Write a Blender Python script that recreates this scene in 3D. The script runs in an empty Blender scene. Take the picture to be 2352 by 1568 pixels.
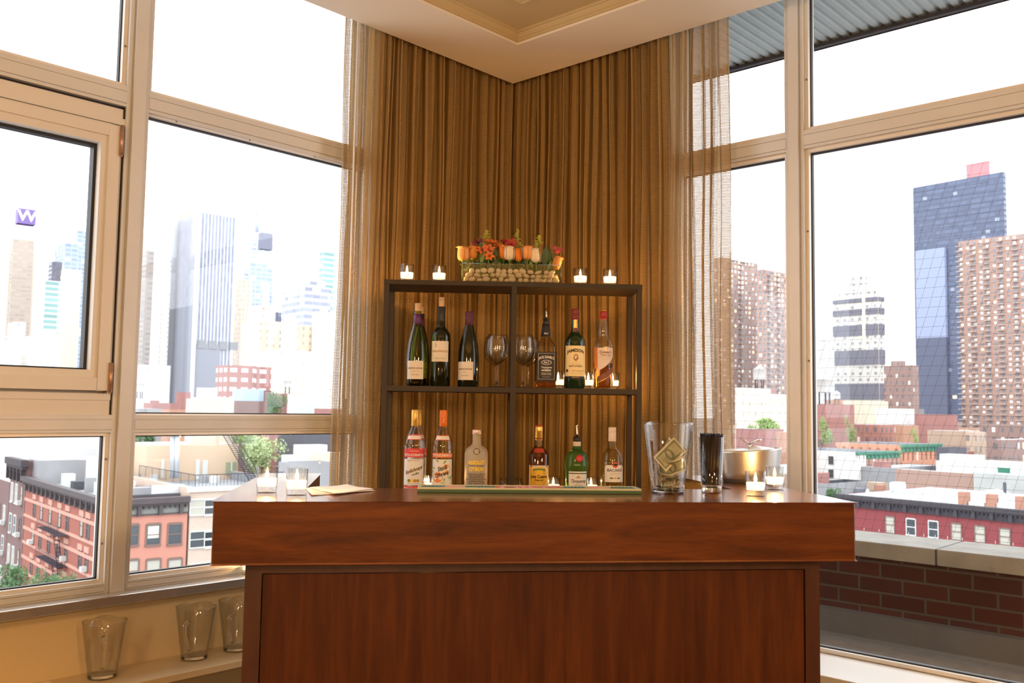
import bpy, bmesh, math, random
from mathutils import Vector, Matrix
random.seed(11)
scene = bpy.context.scene
COL = scene.collection
# ------------------------------------------------------------ camera, world, lamps, exposure
ZC = 1.35                       # eye height above the floor
F = 2108.9                      # focal length in pixels of a 2352 px wide frame
_yaw, _pit, _rol = math.radians(-2.285), math.radians(4.192), math.radians(0.876)
RC = (Matrix.Rotation(_yaw, 3, 'Z') @ Matrix.Rotation(_pit, 3, 'X') @
      Matrix(((1, 0, 0), (0, 0, -1), (0, 1, 0))) @ Matrix.Rotation(_rol, 3, 'Z'))
cam_d = bpy.data.cameras.new('camera')
cam = bpy.data.objects.new('camera', cam_d)
COL.objects.link(cam)
cam.matrix_world = Matrix.Translation((0, 0, ZC)) @ RC.to_4x4()
cam_d.sensor_width = 36.0
cam_d.lens = F / 2352 * 36.0
cam_d.clip_start = 0.05
cam_d.clip_end = 5000
cam_d.dof.use_dof = True
cam_d.dof.focus_distance = 3.5
cam_d.dof.aperture_fstop = 6.5
scene.camera = cam

SKY = 2.9
world = bpy.data.worlds.new('overcast_sky')
scene.world = world
world.use_nodes = True
_bg = world.node_tree.nodes['Background']
_bg.inputs['Color'].default_value = (0.93, 0.965, 1.0, 1)
_bg.inputs['Strength'].default_value = SKY

def lamp(name, loc, power, col, radius=0.12):
    l = bpy.data.lights.new(name, 'POINT')
    l.energy = power
    l.color = col
    l.shadow_soft_size = radius
    o = bpy.data.objects.new(name, l)
    o.location = loc
    COL.objects.link(o)
    return o
WARM = (1.0, 0.635, 0.33)
lamp('wall_lamp', (-1.5, -0.5, 1.95), 95, WARM, 0.14)  # side pair: added point lights without fixtures, for the unseen warm room lighting
lamp('wall_lamp', (1.6, -0.6, 1.95), 95, WARM, 0.14)
lamp('floor_lamp', (0.1, -2.4, 1.9), 120, WARM, 0.16)  # added warm light behind the camera, no fixture
lamp('table_lamp', (0.2, -0.9, 1.2), 22, WARM, 0.12)  # low warm fill added near the camera, no fixture

scene.view_settings.view_transform = 'Standard'
scene.view_settings.look = 'None'
scene.view_settings.exposure = 0.28
scene.view_settings.gamma = 1.0
scene.view_settings.use_curve_mapping = False
cy = scene.cycles
cy.use_denoising = True
cy.use_adaptive_sampling = True
cy.adaptive_threshold = 0.03
cy.max_bounces = 8
cy.diffuse_bounces = 3
cy.glossy_bounces = 4
cy.transmission_bounces = 6
cy.transparent_max_bounces = 20
cy.sample_clamp_indirect = 4.0
cy.sample_clamp_direct = 0.0
cy.caustics_reflective = False
cy.caustics_refractive = False

# ------------------------------------------------------------ geometry helpers
def ray(px, py):
    d = RC @ Vector(((px - 1176) / F, (784 - py) / F, -1.0))
    return d / d.y
def at(px, py, Y):
    d = ray(px, py) * Y
    return Vector((d.x, d.y, d.z + ZC))
def onz(px, py, z):
    d = ray(px, py)
    d = d * ((z - ZC) / d.z)
    return Vector((d.x, d.y, d.z + ZC))
K = math.sqrt(0.5)
GX, GY = 0.159, 4.6             # inner corner of the two window walls
def WL(s, o, z): return Vector((GX - s * K + o * K, GY - s * K - o * K, z + ZC))
def WR(s, o, z): return Vector((GX + s * K - o * K, GY - s * K - o * K, z + ZC))
def ID(x, y, z): return Vector((x, y, z))

class MB:
    def __init__(s):
        s.v = []; s.f = []; s.m = []; s.sm = []; s.uv = []
    def add(s, vs, fs, m=0, smooth=False, uvs=None):
        n = len(s.v)
        s.v += [tuple(p) for p in vs]
        for i, f in enumerate(fs):
            s.f.append([n + k for k in f]); s.m.append(m); s.sm.append(smooth)
            s.uv.append(uvs[i] if uvs else None)
        return s
    def box(s, x0, x1, y0, y1, z0, z1, T=ID, m=0):
        vs = [T(x, y, z) for x in (x0, x1) for y in (y0, y1) for z in (z0, z1)]
        return s.add(vs, [(0, 1, 3, 2), (4, 6, 7, 5), (0, 4, 5, 1), (2, 3, 7, 6), (0, 2, 6, 4), (1, 5, 7, 3)], m)
    def lathe(s, prof, seg=40, T=ID, m=0, smooth=True, sq=None, a0=0.0):
        vs = []
        for r, z in prof:
            for i in range(seg):
                a = a0 + 2 * math.pi * i / seg
                c, d = math.cos(a), math.sin(a)
                k = 1.0
                if sq: k = (abs(c) ** sq + abs(d) ** sq) ** (-1.0 / sq)
                vs.append(T(r * c * k, r * d * k, z))
        fs = []
        n = len(prof)
        for j in range(n - 1):
            for i in range(seg):
                i2 = (i + 1) % seg
                fs.append((j * seg + i, j * seg + i2, (j + 1) * seg + i2, (j + 1) * seg + i))
        s.add(vs, fs, m, smooth)
        b = len(s.v) - len(vs)
        if prof[0][0] > 1e-6: s.f.append([b + i for i in range(seg)][::-1]); s.m.append(m); s.sm.append(False); s.uv.append(None)
        if prof[-1][0] > 1e-6: s.f.append([b + (n - 1) * seg + i for i in range(seg)]); s.m.append(m); s.sm.append(False); s.uv.append(None)
        return s
    def ell(s, c, r, m=0, nu=12, nv=8, T=ID, M=None):
        vs = []; fs = []
        c = Vector(c)
        for j in range(nv + 1):
            t = math.pi * j / nv
            for i in range(nu):
                a = 2 * math.pi * i / nu
                p = Vector((r[0] * math.sin(t) * math.cos(a), r[1] * math.sin(t) * math.sin(a), r[2] * math.cos(t)))
                if M: p = M @ p
                p = p + c
                vs.append(T(p.x, p.y, p.z))
        for j in range(nv):
            for i in range(nu):
                i2 = (i + 1) % nu
                fs.append((j * nu + i, (j + 1) * nu + i, (j + 1) * nu + i2, j * nu + i2))
        return s.add(vs, fs, m, True)
    def tube(s, pts, r, seg=8, m=0, closed=False, smooth=True):
        pts = [Vector(p) for p in pts]
        n = len(pts); vs = []; fs = []
        rr = r if isinstance(r, (list, tuple)) else [r] * n
        prev = None
        for i, p in enumerate(pts):
            if closed: d = pts[(i + 1) % n] - pts[i - 1]
            else: d = pts[min(i + 1, n - 1)] - pts[max(i - 1, 0)]
            d.normalize()
            up = prev if prev is not None else (Vector((0, 0, 1)) if abs(d.z) < .9 else Vector((1, 0, 0)))
            a = d.cross(up)
            if a.length < 1e-4: a = d.cross(Vector((0, 1, 0)))
            a.normalize(); b = a.cross(d).normalized(); prev = b
            for k in range(seg):
                t = 2 * math.pi * k / seg
                vs.append(p + (a * math.cos(t) + b * math.sin(t)) * rr[i])
        m_ = n if closed else n - 1
        for i in range(m_):
            j = (i + 1) % n
            for k in range(seg):
                k2 = (k + 1) % seg
                fs.append((i * seg + k, i * seg + k2, j * seg + k2, j * seg + k))
        if not closed:
            fs.append(list(range(seg))[::-1]); fs.append([(n - 1) * seg + k for k in range(seg)])
        return s.add(vs, fs, m, smooth)
    def prism(s, poly, z0, z1, T=ID, m=0):
        n = len(poly)
        vs = [T(x, y, z0) for x, y in poly] + [T(x, y, z1) for x, y in poly]
        fs = [list(range(n))[::-1], list(range(n, 2 * n))] + [(i, (i + 1) % n, n + (i + 1) % n, n + i) for i in range(n)]
        return s.add(vs, fs, m)
    def wrap(s, r, x0, x1, z0, z1, m=0, seg=14, cz=None, shape=None):
        # a sheet lying round a bottle of radius r, facing -Y; shape(u)->(z0,z1)
        vs = []; fs = []
        for i in range(seg + 1):
            x = x0 + (x1 - x0) * i / seg
            a, b = (z0, z1) if shape is None else shape(i / seg)
            for z in (a, b):
                rr = r(z) if callable(r) else r
                t = x / (r((z0 + z1) / 2) if callable(r) else r)
                vs.append((rr * math.sin(t), -rr * math.cos(t), z))
        for i in range(seg): fs.append((2 * i, 2 * i + 2, 2 * i + 3, 2 * i + 1))
        return s.add(vs, fs, m, True)
    def build(s, name, mats, parent=None, bevel=0, nrm=True, loc=None):
        me = bpy.data.meshes.new(name)
        me.from_pydata(s.v, [], s.f)
        if not isinstance(mats, (list, tuple)): mats = [mats]
        for m in mats: me.materials.append(m)
        me.polygons.foreach_set('material_index', s.m)
        me.polygons.foreach_set('use_smooth', s.sm)
        if any(u is not None for u in s.uv):
            ul = me.uv_layers.new(name='UVMap').data
            k = 0
            for i, p in enumerate(me.polygons):
                for j in range(p.loop_total):
                    ul[p.loop_start + j].uv = s.uv[i][j] if s.uv[i] else (0, 0)
        if nrm or bevel:
            bm = bmesh.new(); bm.from_mesh(me)
            if bevel:
                bmesh.ops.remove_doubles(bm, verts=bm.verts, dist=1e-5)
                es = [e for e in bm.edges if len(e.link_faces) == 2 and e.calc_face_angle(0) > 0.6]
                bmesh.ops.bevel(bm, geom=es, offset=bevel, segments=2, affect='EDGES', profile=0.5)
            bmesh.ops.recalc_face_normals(bm, faces=bm.faces)
            bm.to_mesh(me); bm.free()
        o = bpy.data.objects.new(name, me)
        COL.objects.link(o)
        if parent is not None: o.parent = parent
        if loc is not None: o.location = loc
        return o

def tag(o, label=None, cat=None, group=None, kind=None):
    if label: o['label'] = label
    if cat: o['category'] = cat
    if group: o['group'] = group
    if kind: o['kind'] = kind
    return o
def thing(name, label, cat, loc=(0, 0, 0), rz=0.0, group=None):
    o = bpy.data.objects.new(name, None)
    o.empty_display_size = 0.05
    COL.objects.link(o)
    o.location = loc; o.rotation_euler = (0, 0, rz)
    return tag(o, label, cat, group)
def dup(root, loc, rz=0.0, label=None, group=None):
    kids = {}
    for o in COL.objects:
        if o.parent is not None: kids.setdefault(o.parent.name, []).append(o)
    def cp(o, par):
        c = o.copy(); COL.objects.link(c); c.parent = par
        for ch in kids.get(o.name, []): cp(ch, c)
        return c
    r = cp(root, None)
    r.location = loc; r.rotation_euler = (0, 0, rz)
    if label: r['label'] = label
    if group: r['group'] = group
    return r
def struct(o): o['kind'] = 'structure'; return o

# ------------------------------------------------------------ materials
def newmat(name):
    m = bpy.data.materials.new(name); m.use_nodes = True
    nt = m.node_tree
    return m, nt, nt.nodes, nt.links, nt.nodes['Principled BSDF']
def P(name, col, rough=0.5, metal=0.0, trans=0.0, ior=1.45, coat=0.0, spec=0.5, bump=0.0, bscale=40, var=0.0, vscale=6, emit=None, es=1.0, sss=0.0):
    m, nt, N, L, b = newmat(name)
    b.inputs['Base Color'].default_value = (*col, 1)
    b.inputs['Roughness'].default_value = rough
    b.inputs['Metallic'].default_value = metal
    b.inputs['Transmission Weight'].default_value = trans
    b.inputs['IOR'].default_value = ior
    b.inputs['Coat Weight'].default_value = coat
    b.inputs['Specular IOR Level'].default_value = spec
    if emit:
        b.inputs['Emission Color'].default_value = (*emit, 1); b.inputs['Emission Strength'].default_value = es
    if sss:
        b.inputs['Subsurface Weight'].default_value = sss
        b.inputs['Subsurface Radius'].default_value = (0.02, 0.01, 0.005)
    if var:
        t = N.new('ShaderNodeTexCoord'); n = N.new('ShaderNodeTexNoise'); n.inputs['Scale'].default_value = vscale
        n.inputs['Detail'].default_value = 4
        mr = N.new('ShaderNodeMapRange'); mr.inputs['To Min'].default_value = 1 - var; mr.inputs['To Max'].default_value = 1 + var
        mx = N.new('ShaderNodeVectorMath'); mx.operation = 'SCALE'
        mx.inputs[0].default_value = col
        L.new(t.outputs['Object'], n.inputs['Vector']); L.new(n.outputs['Fac'], mr.inputs['Value'])
        L.new(mr.outputs['Result'], mx.inputs['Scale']); L.new(mx.outputs[0], b.inputs['Base Color'])
    if bump:
        t = N.new('ShaderNodeTexCoord'); n = N.new('ShaderNodeTexNoise'); n.inputs['Scale'].default_value = bscale
        bp = N.new('ShaderNodeBump'); bp.inputs['Strength'].default_value = bump; bp.inputs['Distance'].default_value = 0.01
        L.new(t.outputs['Object'], n.inputs['Vector']); L.new(n.outputs['Fac'], bp.inputs['Height']); L.new(bp.outputs['Normal'], b.inputs['Normal'])
    return m
def mth(nt, op, a, b=None, clamp=False):
    n = nt.nodes.new('ShaderNodeMath'); n.operation = op; n.use_clamp = clamp
    for i, x in enumerate((a, b)):
        if x is None: continue
        if isinstance(x, (int, float)): n.inputs[i].default_value = x
        else: nt.links.new(x, n.inputs[i])
    return n.outputs[0]
def mixc(nt, f, a, b):
    n = nt.nodes.new('ShaderNodeMix'); n.data_type = 'RGBA'
    for i, x in ((0, f), (6, a), (7, b)):
        if isinstance(x, (int, float)): n.inputs[i].default_value = x
        elif isinstance(x, tuple): n.inputs[i].default_value = (*x, 1)
        else: nt.links.new(x, n.inputs[i])
    return n.outputs[2]
def thin(name, tint=(0.97, 0.97, 0.96), rough=0.02, ior=1.45, boost=1.0):
    m, nt, N, L, b = newmat(name)
    N.remove(b)
    tr = N.new('ShaderNodeBsdfTransparent'); tr.inputs[0].default_value = (*tint, 1)
    gl = N.new('ShaderNodeBsdfGlossy'); gl.inputs['Roughness'].default_value = rough
    lw = N.new('ShaderNodeLayerWeight'); lw.inputs['Blend'].default_value = 0.5
    r0 = ((ior - 1) / (ior + 1)) ** 2 * boost
    f = mth(nt, 'ADD', mth(nt, 'MULTIPLY', mth(nt, 'POWER', lw.outputs['Facing'], 4.0 if ior > 1.46 else 5.0), 0.85), r0, True)
    if ior > 1.46:      # a longer way through the wall of the glass near its outline
        L.new(mixc(nt, mth(nt, 'MULTIPLY', mth(nt, 'POWER', lw.outputs['Facing'], 3.0), 0.42), tint, tuple(c * 0.35 for c in tint)), tr.inputs[0])
    mx = N.new('ShaderNodeMixShader')
    L.new(f, mx.inputs[0]); L.new(tr.outputs[0], mx.inputs[1]); L.new(gl.outputs[0], mx.inputs[2])
    L.new(mx.outputs[0], N['Material Output'].inputs[0])
    return m
def wood(name, c1, c2, c3, stretch, rough=0.35, coat=0.3, scale=1.0):
    m, nt, N, L, b = newmat(name)
    t = N.new('ShaderNodeTexCoord'); mp = N.new('ShaderNodeMapping')
    mp.inputs['Scale'].default_value = stretch
    L.new(t.outputs['Object'], mp.inputs['Vector'])
    n1 = N.new('ShaderNodeTexNoise'); n1.inputs['Scale'].default_value = 3.0 * scale; n1.inputs['Detail'].default_value = 8
    n1.inputs['Distortion'].default_value = 0.6
    L.new(mp.outputs[0], n1.inputs['Vector'])
    n2 = N.new('ShaderNodeTexNoise'); n2.inputs['Scale'].default_value = 22 * scale; n2.inputs['Detail'].default_value = 6
    L.new(mp.outputs[0], n2.inputs['Vector'])
    s = mth(nt, 'ADD', mth(nt, 'MULTIPLY', n1.outputs['Fac'], 0.75), mth(nt, 'MULTIPLY', n2.outputs['Fac'], 0.25))
    cr = N.new('ShaderNodeValToRGB')
    cr.color_ramp.elements[0].position = 0.33; cr.color_ramp.elements[0].color = (*c1, 1)
    cr.color_ramp.elements[1].position = 0.68; cr.color_ramp.elements[1].color = (*c3, 1)
    e = cr.color_ramp.elements.new(0.5); e.color = (*c2, 1)
    L.new(s, cr.inputs[0]); L.new(cr.outputs[0], b.inputs['Base Color'])
    b.inputs['Roughness'].default_value = rough; b.inputs['Coat Weight'].default_value = coat
    b.inputs['Coat Roughness'].default_value = 0.12; b.inputs['Specular IOR Level'].default_value = 0.5 if coat > 0.05 else 0.22
    return m
def facade(name, wall, glass, bay, fl, ww, wh, lit=0.02, blind=0.0, blindcol=(0.75, 0.75, 0.72), rough=0.25, wv=0.12, band=None, litc=(1.0, 0.72, 0.35)):
    """Repeated windows of a far facade: UV is in metres along the wall and up it."""
    m, nt, N, L, b = newmat(name)
    uv = N.new('ShaderNodeUVMap'); sp = N.new('ShaderNodeSeparateXYZ'); L.new(uv.outputs[0], sp.inputs[0])
    u = mth(nt, 'DIVIDE', sp.outputs[0], bay); v = mth(nt, 'DIVIDE', sp.outputs[1], fl)
    fu = mth(nt, 'ABSOLUTE', mth(nt, 'SUBTRACT', mth(nt, 'FRACT', u), 0.5))
    fv = mth(nt, 'ABSOLUTE', mth(nt, 'SUBTRACT', mth(nt, 'FRACT', v), 0.5))
    mask = mth(nt, 'MULTIPLY', mth(nt, 'LESS_THAN', fu, ww / 2), mth(nt, 'LESS_THAN', fv, wh / 2))
    cb = N.new('ShaderNodeCombineXYZ'); L.new(mth(nt, 'FLOOR', u), cb.inputs[0]); L.new(mth(nt, 'FLOOR', v), cb.inputs[1])
    wn = N.new('ShaderNodeTexWhiteNoise'); wn.noise_dimensions = '3D'; L.new(cb.outputs[0], wn.inputs['Vector'])
    r = wn.outputs['Value']
    sc = N.new('ShaderNodeSeparateColor'); L.new(wn.outputs['Color'], sc.inputs[0])
    gcol = mixc(nt, mth(nt, 'MULTIPLY', sc.outputs[1], 0.5), glass, tuple(min(1, c * 1.8 + .02) for c in glass))
    gcol = mixc(nt, mth(nt, 'LESS_THAN', sc.outputs[2], blind), gcol, blindcol)
    ns = N.new('ShaderNodeTexNoise'); ns.inputs['Scale'].default_value = 0.09; L.new(uv.outputs[0], ns.inputs['Vector']); ns.inputs['Detail'].default_value = 5
    wcol = mixc(nt, mth(nt, 'MULTIPLY', ns.outputs['Fac'], wv * 4, True), tuple(min(1, c * (1 + wv)) for c in wall), tuple(c * (1 - wv) for c in wall))
    if band:   # (period in floors, share of it, colour)
        bv = mth(nt, 'FRACT', mth(nt, 'DIVIDE', v, band[0]))
        bm_ = mth(nt, 'LESS_THAN', bv, band[1])
        wcol = mixc(nt, bm_, wcol, band[2])
    L.new(mixc(nt, mask, wcol, gcol), b.inputs['Base Color'])
    ro = N.new('ShaderNodeMapRange'); L.new(mask, ro.inputs['Value']); ro.inputs['To Min'].default_value = 0.85; ro.inputs['To Max'].default_value = rough
    L.new(ro.outputs[0], b.inputs['Roughness'])
    if lit:
        lm = mth(nt, 'MULTIPLY', mask, mth(nt, 'LESS_THAN', r, lit))
        b.inputs['Emission Color'].default_value = (*litc, 1)
        L.new(mth(nt, 'MULTIPLY', lm, 1.6), b.inputs['Emission Strength'])
    return m

# ------------------------------------------------------------ lettering
def lettering(name, body, size, mat, parent, fn, sx=1.0, shear=0.0, bold=0.0, rot=0.0, arch=0.0, dx=0.0, dz=0.0):
    """Flat text turned into a mesh; fn maps (x, z) on the label to a point."""
    c = bpy.data.curves.new(name, 'FONT')
    c.body = body; c.size = size; c.align_x = 'CENTER'; c.align_y = 'CENTER'; c.offset = bold; c.shear = shear
    c.resolution_u = 2
    t = bpy.data.objects.new('tmp', c)
    me = bpy.data.meshes.new_from_object(t)
    bpy.data.objects.remove(t); bpy.data.curves.remove(c)
    me.name = name
    cr, sr = math.cos(rot), math.sin(rot)
    xs = [abs(v.co.x) * sx for v in me.vertices] or [1]
    hw = max(xs) or 1
    for v in me.vertices:
        x, z = v.co.x * sx, v.co.y
        z += arch * (1 - (x / hw) ** 2)
        x, z = x * cr - z * sr + dx, x * sr + z * cr + dz
        v.co = fn(x, z)
    me.materials.clear(); me.materials.append(mat)
    o = bpy.data.objects.new(name, me); COL.objects.link(o); o.parent = parent
    return o
def cyl(r, e=0.0006):
    return lambda x, z: Vector(((r + e) * math.sin(x / r), -(r + e) * math.cos(x / r), z))
def flatf(y): return lambda x, z: Vector((x, y, z))
# ------------------------------------------------------------ room materials
M_ceil = P('ceiling_paint', (0.78, 0.70, 0.58), 0.7, bump=0.05, bscale=300)
M_tray = P('ochre_tray_paint', (0.50, 0.38, 0.19), 0.7, bump=0.05, bscale=300)
M_pier_shade = P('dark_taupe_pier_paint', (0.10, 0.065, 0.035), 0.8)  # shade behind the curtain put into the pier colour, so weave gaps look dark
M_wall = P('cream_wall_paint', (0.64, 0.50, 0.28), 0.6, bump=0.08, bscale=120, var=0.05, vscale=5)
M_ledge = P('cream_ledge_paint', (0.70, 0.57, 0.36), 0.45)
M_frame = P('champagne_aluminium', (0.64, 0.64, 0.64), 0.42, metal=0.1, var=0.06, vscale=9)
M_bead = P('pale_aluminium_bead', (0.80, 0.75, 0.68), 0.35, metal=0.25)
M_gask = P('black_rubber_gasket', (0.015, 0.015, 0.02), 0.5)
M_sash = P('cream_sash_paint', (0.68, 0.65, 0.60), 0.45, var=0.04, vscale=12)
M_hinge = P('bronze_hinge', (0.45, 0.28, 0.20), 0.35, metal=0.6)
M_sill = P('brushed_steel_sill', (0.66, 0.63, 0.60), 0.25, metal=0.75, var=0.15, vscale=14)
M_sillw = P('white_sill_paint', (0.88, 0.84, 0.78), 0.3)
M_screw = P('screw_head', (0.25, 0.23, 0.22), 0.4, metal=0.8)
M_glass = thin('window_glass', (0.985, 0.99, 0.99), 0.0, 1.45)
M_floor = wood('floor_boards', (0.06, 0.03, 0.015), (0.10, 0.05, 0.025), (0.14, 0.075, 0.035), (1, 8, 8), 0.4)

def RM(a, b, z): return WL(a, b, z)
# floor, ceiling, walls
struct(MB().box(0, 8, 0, 8, -1.45, -1.35, RM).build('floor', M_floor))
struct(MB().box(-0.15, 8, -0.15, 8, 1.80, 1.95, RM).build('ceiling', M_ceil))
ring = MB().box(0.177, 8, 0.177, 0.513, 1.573, 1.80, RM)
ring.box(0.177, 0.513, 0.513, 8, 1.573, 1.80, RM)
struct(ring.build('trim_1', M_ceil))
struct(MB().box(0.513, 8, 0.513, 8, 1.616, 1.80, RM).build('ceiling_tray', M_tray))
bpy.data.objects['ceiling_tray'].name = 'trim_2'
def mould(name, c, prof, mat):
    m = MB(); vs = []; n = len(prof)
    for d, z in prof: vs += [RM(8, c + d, z), RM(c + d, c + d, z), RM(c + d, 8, z)]
    fs = []
    for i in range(n - 1):
        for k in (0, 1): fs.append((3 * i + k, 3 * i + k + 1, 3 * i + 4 + k, 3 * i + 3 + k))
    m.add(vs, fs)
    return struct(m.build(name, mat))
mould('trim_3', 0.513, [(-0.001, 1.573), (0.0, 1.583), (0.008, 1.584), (0.010, 1.590), (0.018, 1.594), (0.026, 1.602), (0.029, 1.609), (0.036, 1.610), (0.038, 1.614), (0.046, 1.617)], M_tray)
mould('trim_4', 0.735, [(0.0, 1.617), (0.002, 1.608), (0.012, 1.606), (0.020, 1.610), (0.030, 1.611), (0.032, 1.617)], M_tray)
# solid walls: corner piers, below the glass, beyond the glass, behind the viewer
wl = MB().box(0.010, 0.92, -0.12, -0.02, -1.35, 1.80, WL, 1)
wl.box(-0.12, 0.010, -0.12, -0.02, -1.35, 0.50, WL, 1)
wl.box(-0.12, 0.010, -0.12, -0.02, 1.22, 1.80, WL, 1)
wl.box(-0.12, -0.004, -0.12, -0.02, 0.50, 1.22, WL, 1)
wl.box(-0.12, 8, -0.12, 0.05, -1.35, -0.664, WL)
wl.box(4.5, 8, -0.12, 0.05, -0.664, 1.80, WL)
struct(wl.build('wall_left', [M_wall, M_pier_shade]))
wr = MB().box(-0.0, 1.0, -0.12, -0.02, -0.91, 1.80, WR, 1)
wr.box(0.05, 8, -0.12, 0.05, -1.35, -0.91, WR)
wr.box(4.5, 8, -0.12, 0.05, -0.91, 1.80, WR)
struct(wr.build('wall_right', [M_wall, M_pier_shade]))
wb = MB().box(8, 8.1, 0, 8.1, -1.35, 1.80, RM)
wb.box(0, 8, 8, 8.1, -1.35, 1.80, RM)
struct(wb.build('wall_back', M_wall))
# unseen upper storeys, added to block sky light and shade the terrace side
struct(MB().box(-0.12, 12, -0.12, 12, 1.96, 9.0, RM).build('wall_upper', P('upper_facade', (0.30, 0.28, 0.26), 0.9)))

# sills
sl = MB().box(0.13, 6, -0.02, 0.112, -0.664, -0.632, WL)
sl = sl.build('trim_5', M_sill, bevel=0.003); struct(sl)
sr = MB().box(0.4, 6, -0.02, 0.31, -0.912, -0.882, WR)
struct(sr.build('trim_6', M_sillw, bevel=0.003))
struct(MB().box(0.4, 6, 0.05, 0.30, -0.96, -0.912, WR).build('trim_7', M_wall))

# window 1, left wall
w1 = struct(thing('window_1', None, None))
def bar(root, name, T, s0, s1, z0, z1, o=0.042, horizontal=True, groove=True):
    m = MB().box(s0, s1, -0.03, o - 0.006, z0, z1, T)
    if horizontal:
        h = z1 - z0
        m.box(s0, s1, o - 0.006, o, z0 + h * 0.18, z1 - h * 0.28, T)
        m.box(s0, s1, o - 0.006, o - 0.002, z1 - h * 0.24, z1, T)
        m.box(s0, s1, o - 0.006, o - 0.002, z0, z0 + h * 0.13, T)
    else:
        w = s1 - s0
        m.box(s0 + 0.22 * w, s1 - 0.22 * w, o - 0.006, o + 0.012, z0, z1, T)
        m.box(s0, s0 + 0.17 * w, o - 0.006, o - 0.002, z0, z1, T)
        m.box(s1 - 0.17 * w, s1, o - 0.006, o - 0.002, z0, z1, T)
    return m.build(name, M_frame, root)
bar(w1, 'mullion', WL, 1.912, 1.992, -0.632, 1.80, horizontal=False)
bar(w1, 'mullion', WL, 3.55, 3.63, -0.632, 1.80, horizontal=False)
for a, b in ((0.9, 1.912), (1.992, 3.55), (3.63, 4.5)):
    bar(w1, 'transom', WL, a, b, 1.022, 1.094)
    bar(w1, 'transom', WL, a, b, -0.100, -0.042)
    bar(w1, 'bottom_rail', WL, a, b, -0.632, -0.600)
    bar(w1, 'head_rail', WL, a, b, 1.76, 1.80)
bar(w1, 'mullion', WL, 0.90, 0.94, -0.632, 1.80, horizontal=False)
def beads(root, T, s0, s1, z0, z1, w=0.014, pane=True, gask=True):
    m = MB()
    for a, b, c, d in ((s0, s0 + w, z0, z1), (s1 - w, s1, z0, z1), (s0 + w, s1 - w, z0, z0 + w), (s0 + w, s1 - w, z1 - w, z1)):
        m.box(a, b, -0.03, 0.022, c, d, T)
    m.build('glazing_bead', M_bead, root)
    if gask:
        g = MB(); q = 0.004; w2 = w + q
        for a, b, c, d in ((s0 + w, s0 + w2, z0, z1), (s1 - w2, s1 - w, z0, z1), (s0, s1, z0 + w, z0 + w2), (s0, s1, z1 - w2, z1 - w)):
            g.box(a, b, -0.012, 0.004, c, d, T)
        g.build('gasket', M_gask, root)
    if pane: MB().box(s0 + w, s1 - w, -0.008, -0.002, z0 + w, z1 - w, T).build('pane', M_glass, root)
for a, b in ((0.94, 1.912), (1.992, 3.55), (3.63, 4.5)):
    beads(w1, WL, a, b, 1.094, 1.76)
    if a != 1.992: beads(w1, WL, a, b, -0.042, 1.022, w=0.006)
    beads(w1, WL, a, b, -0.600, -0.100, w=0.012)
for z in (-0.47, -0.19, 1.24, 1.55):
    MB().ell((0, 0, 0), (0.004, 0.004, 0.004)).build('screw', M_screw, w1, loc=WL(1.999, 0.023, z))
for s, z in ((1.2, 1.024), (1.5, 1.024), (1.8, 1.024)):
    MB().ell((0, 0, 0), (0.004, 0.004, 0.004)).build('screw', M_screw, w1, loc=WL(s, 0.02, z - 0.004))
# casement in the left bay
fx = MB()
for a, b, c, d in ((1.992, 3.55, 0.955, 1.012), (1.992, 3.55, -0.042, 0.030), (1.994, 2.008, 0.03, 0.955), (3.50, 3.55, 0.03, 0.955)):
    fx.box(a, b, -0.03, 0.030, c, d, WL)
fx.box(1.992, 3.55, -0.03, -0.005, 0.03, 0.05, WL); fx.box(1.992, 3.55, -0.03, -0.005, 0.935, 0.955, WL)
fx.box(1.992, 3.55, 0.030, 0.034, 0.955, 0.978, WL)
fx.box(1.998, 3.55, 0.030, 0.034, 0.008, 0.030, WL)
fx.build('casement_frame', M_sash, w1)
MB().box(1.992, 3.55, -0.02, 0.020, 1.012, 1.022, WL).box(1.992, 3.55, -0.02, 0.020, -0.042, -0.036, WL).box(1.9925, 1.998, 0.0, 0.032, -0.04, 1.02, WL).build('gasket', M_gask, w1)
sash = MB()
for a, b, c, d in ((2.012, 2.052, 0.04, 0.945), (3.44, 3.50, 0.04, 0.945), (2.052, 3.44, 0.905, 0.945), (2.052, 3.44, 0.04, 0.082)):
    sash.box(a, b, -0.02, 0.052, c, d, WL)
sh = sash.build('sash', M_sash, w1, bevel=0.002)
sb = MB()
for a, b, c, d in ((2.052, 2.074, 0.082, 0.905), (3.42, 3.44, 0.082, 0.905), (2.074, 3.42, 0.878, 0.905), (2.074, 3.42, 0.082, 0.108)):
    sb.box(a, b, -0.02, 0.044, c, d, WL)
sb.build('glazing_bead', M_sash, sh)
sg = MB()
for a, b, c, d in ((2.074, 2.084, 0.108, 0.878), (3.41, 3.42, 0.108, 0.878), (2.084, 3.41, 0.868, 0.878), (2.084, 3.41, 0.108, 0.114)):
    sg.box(a, b, -0.02, 0.012, c, d, WL)
sg.build('gasket', M_gask, sh)
MB().box(2.08, 3.415, -0.006, 0.0, 0.11, 0.872, WL).build('pane', M_glass, sh)
for z0, z1 in ((0.845, 0.948), (0.036, 0.134)):
    hg = MB().tube([WL(2.010, 0.056, z0), WL(2.010, 0.056, z1)], 0.0075, 12).tube([WL(2.010, 0.056, z0 - 0.006), WL(2.010, 0.056, z0)], 0.005, 10)
    hg.tube([WL(2.010, 0.056, z0 + 0.070), WL(2.010, 0.056, z0 + 0.072)], 0.0083, 12)
    hg.build('hinge', M_hinge, sh)

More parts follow.
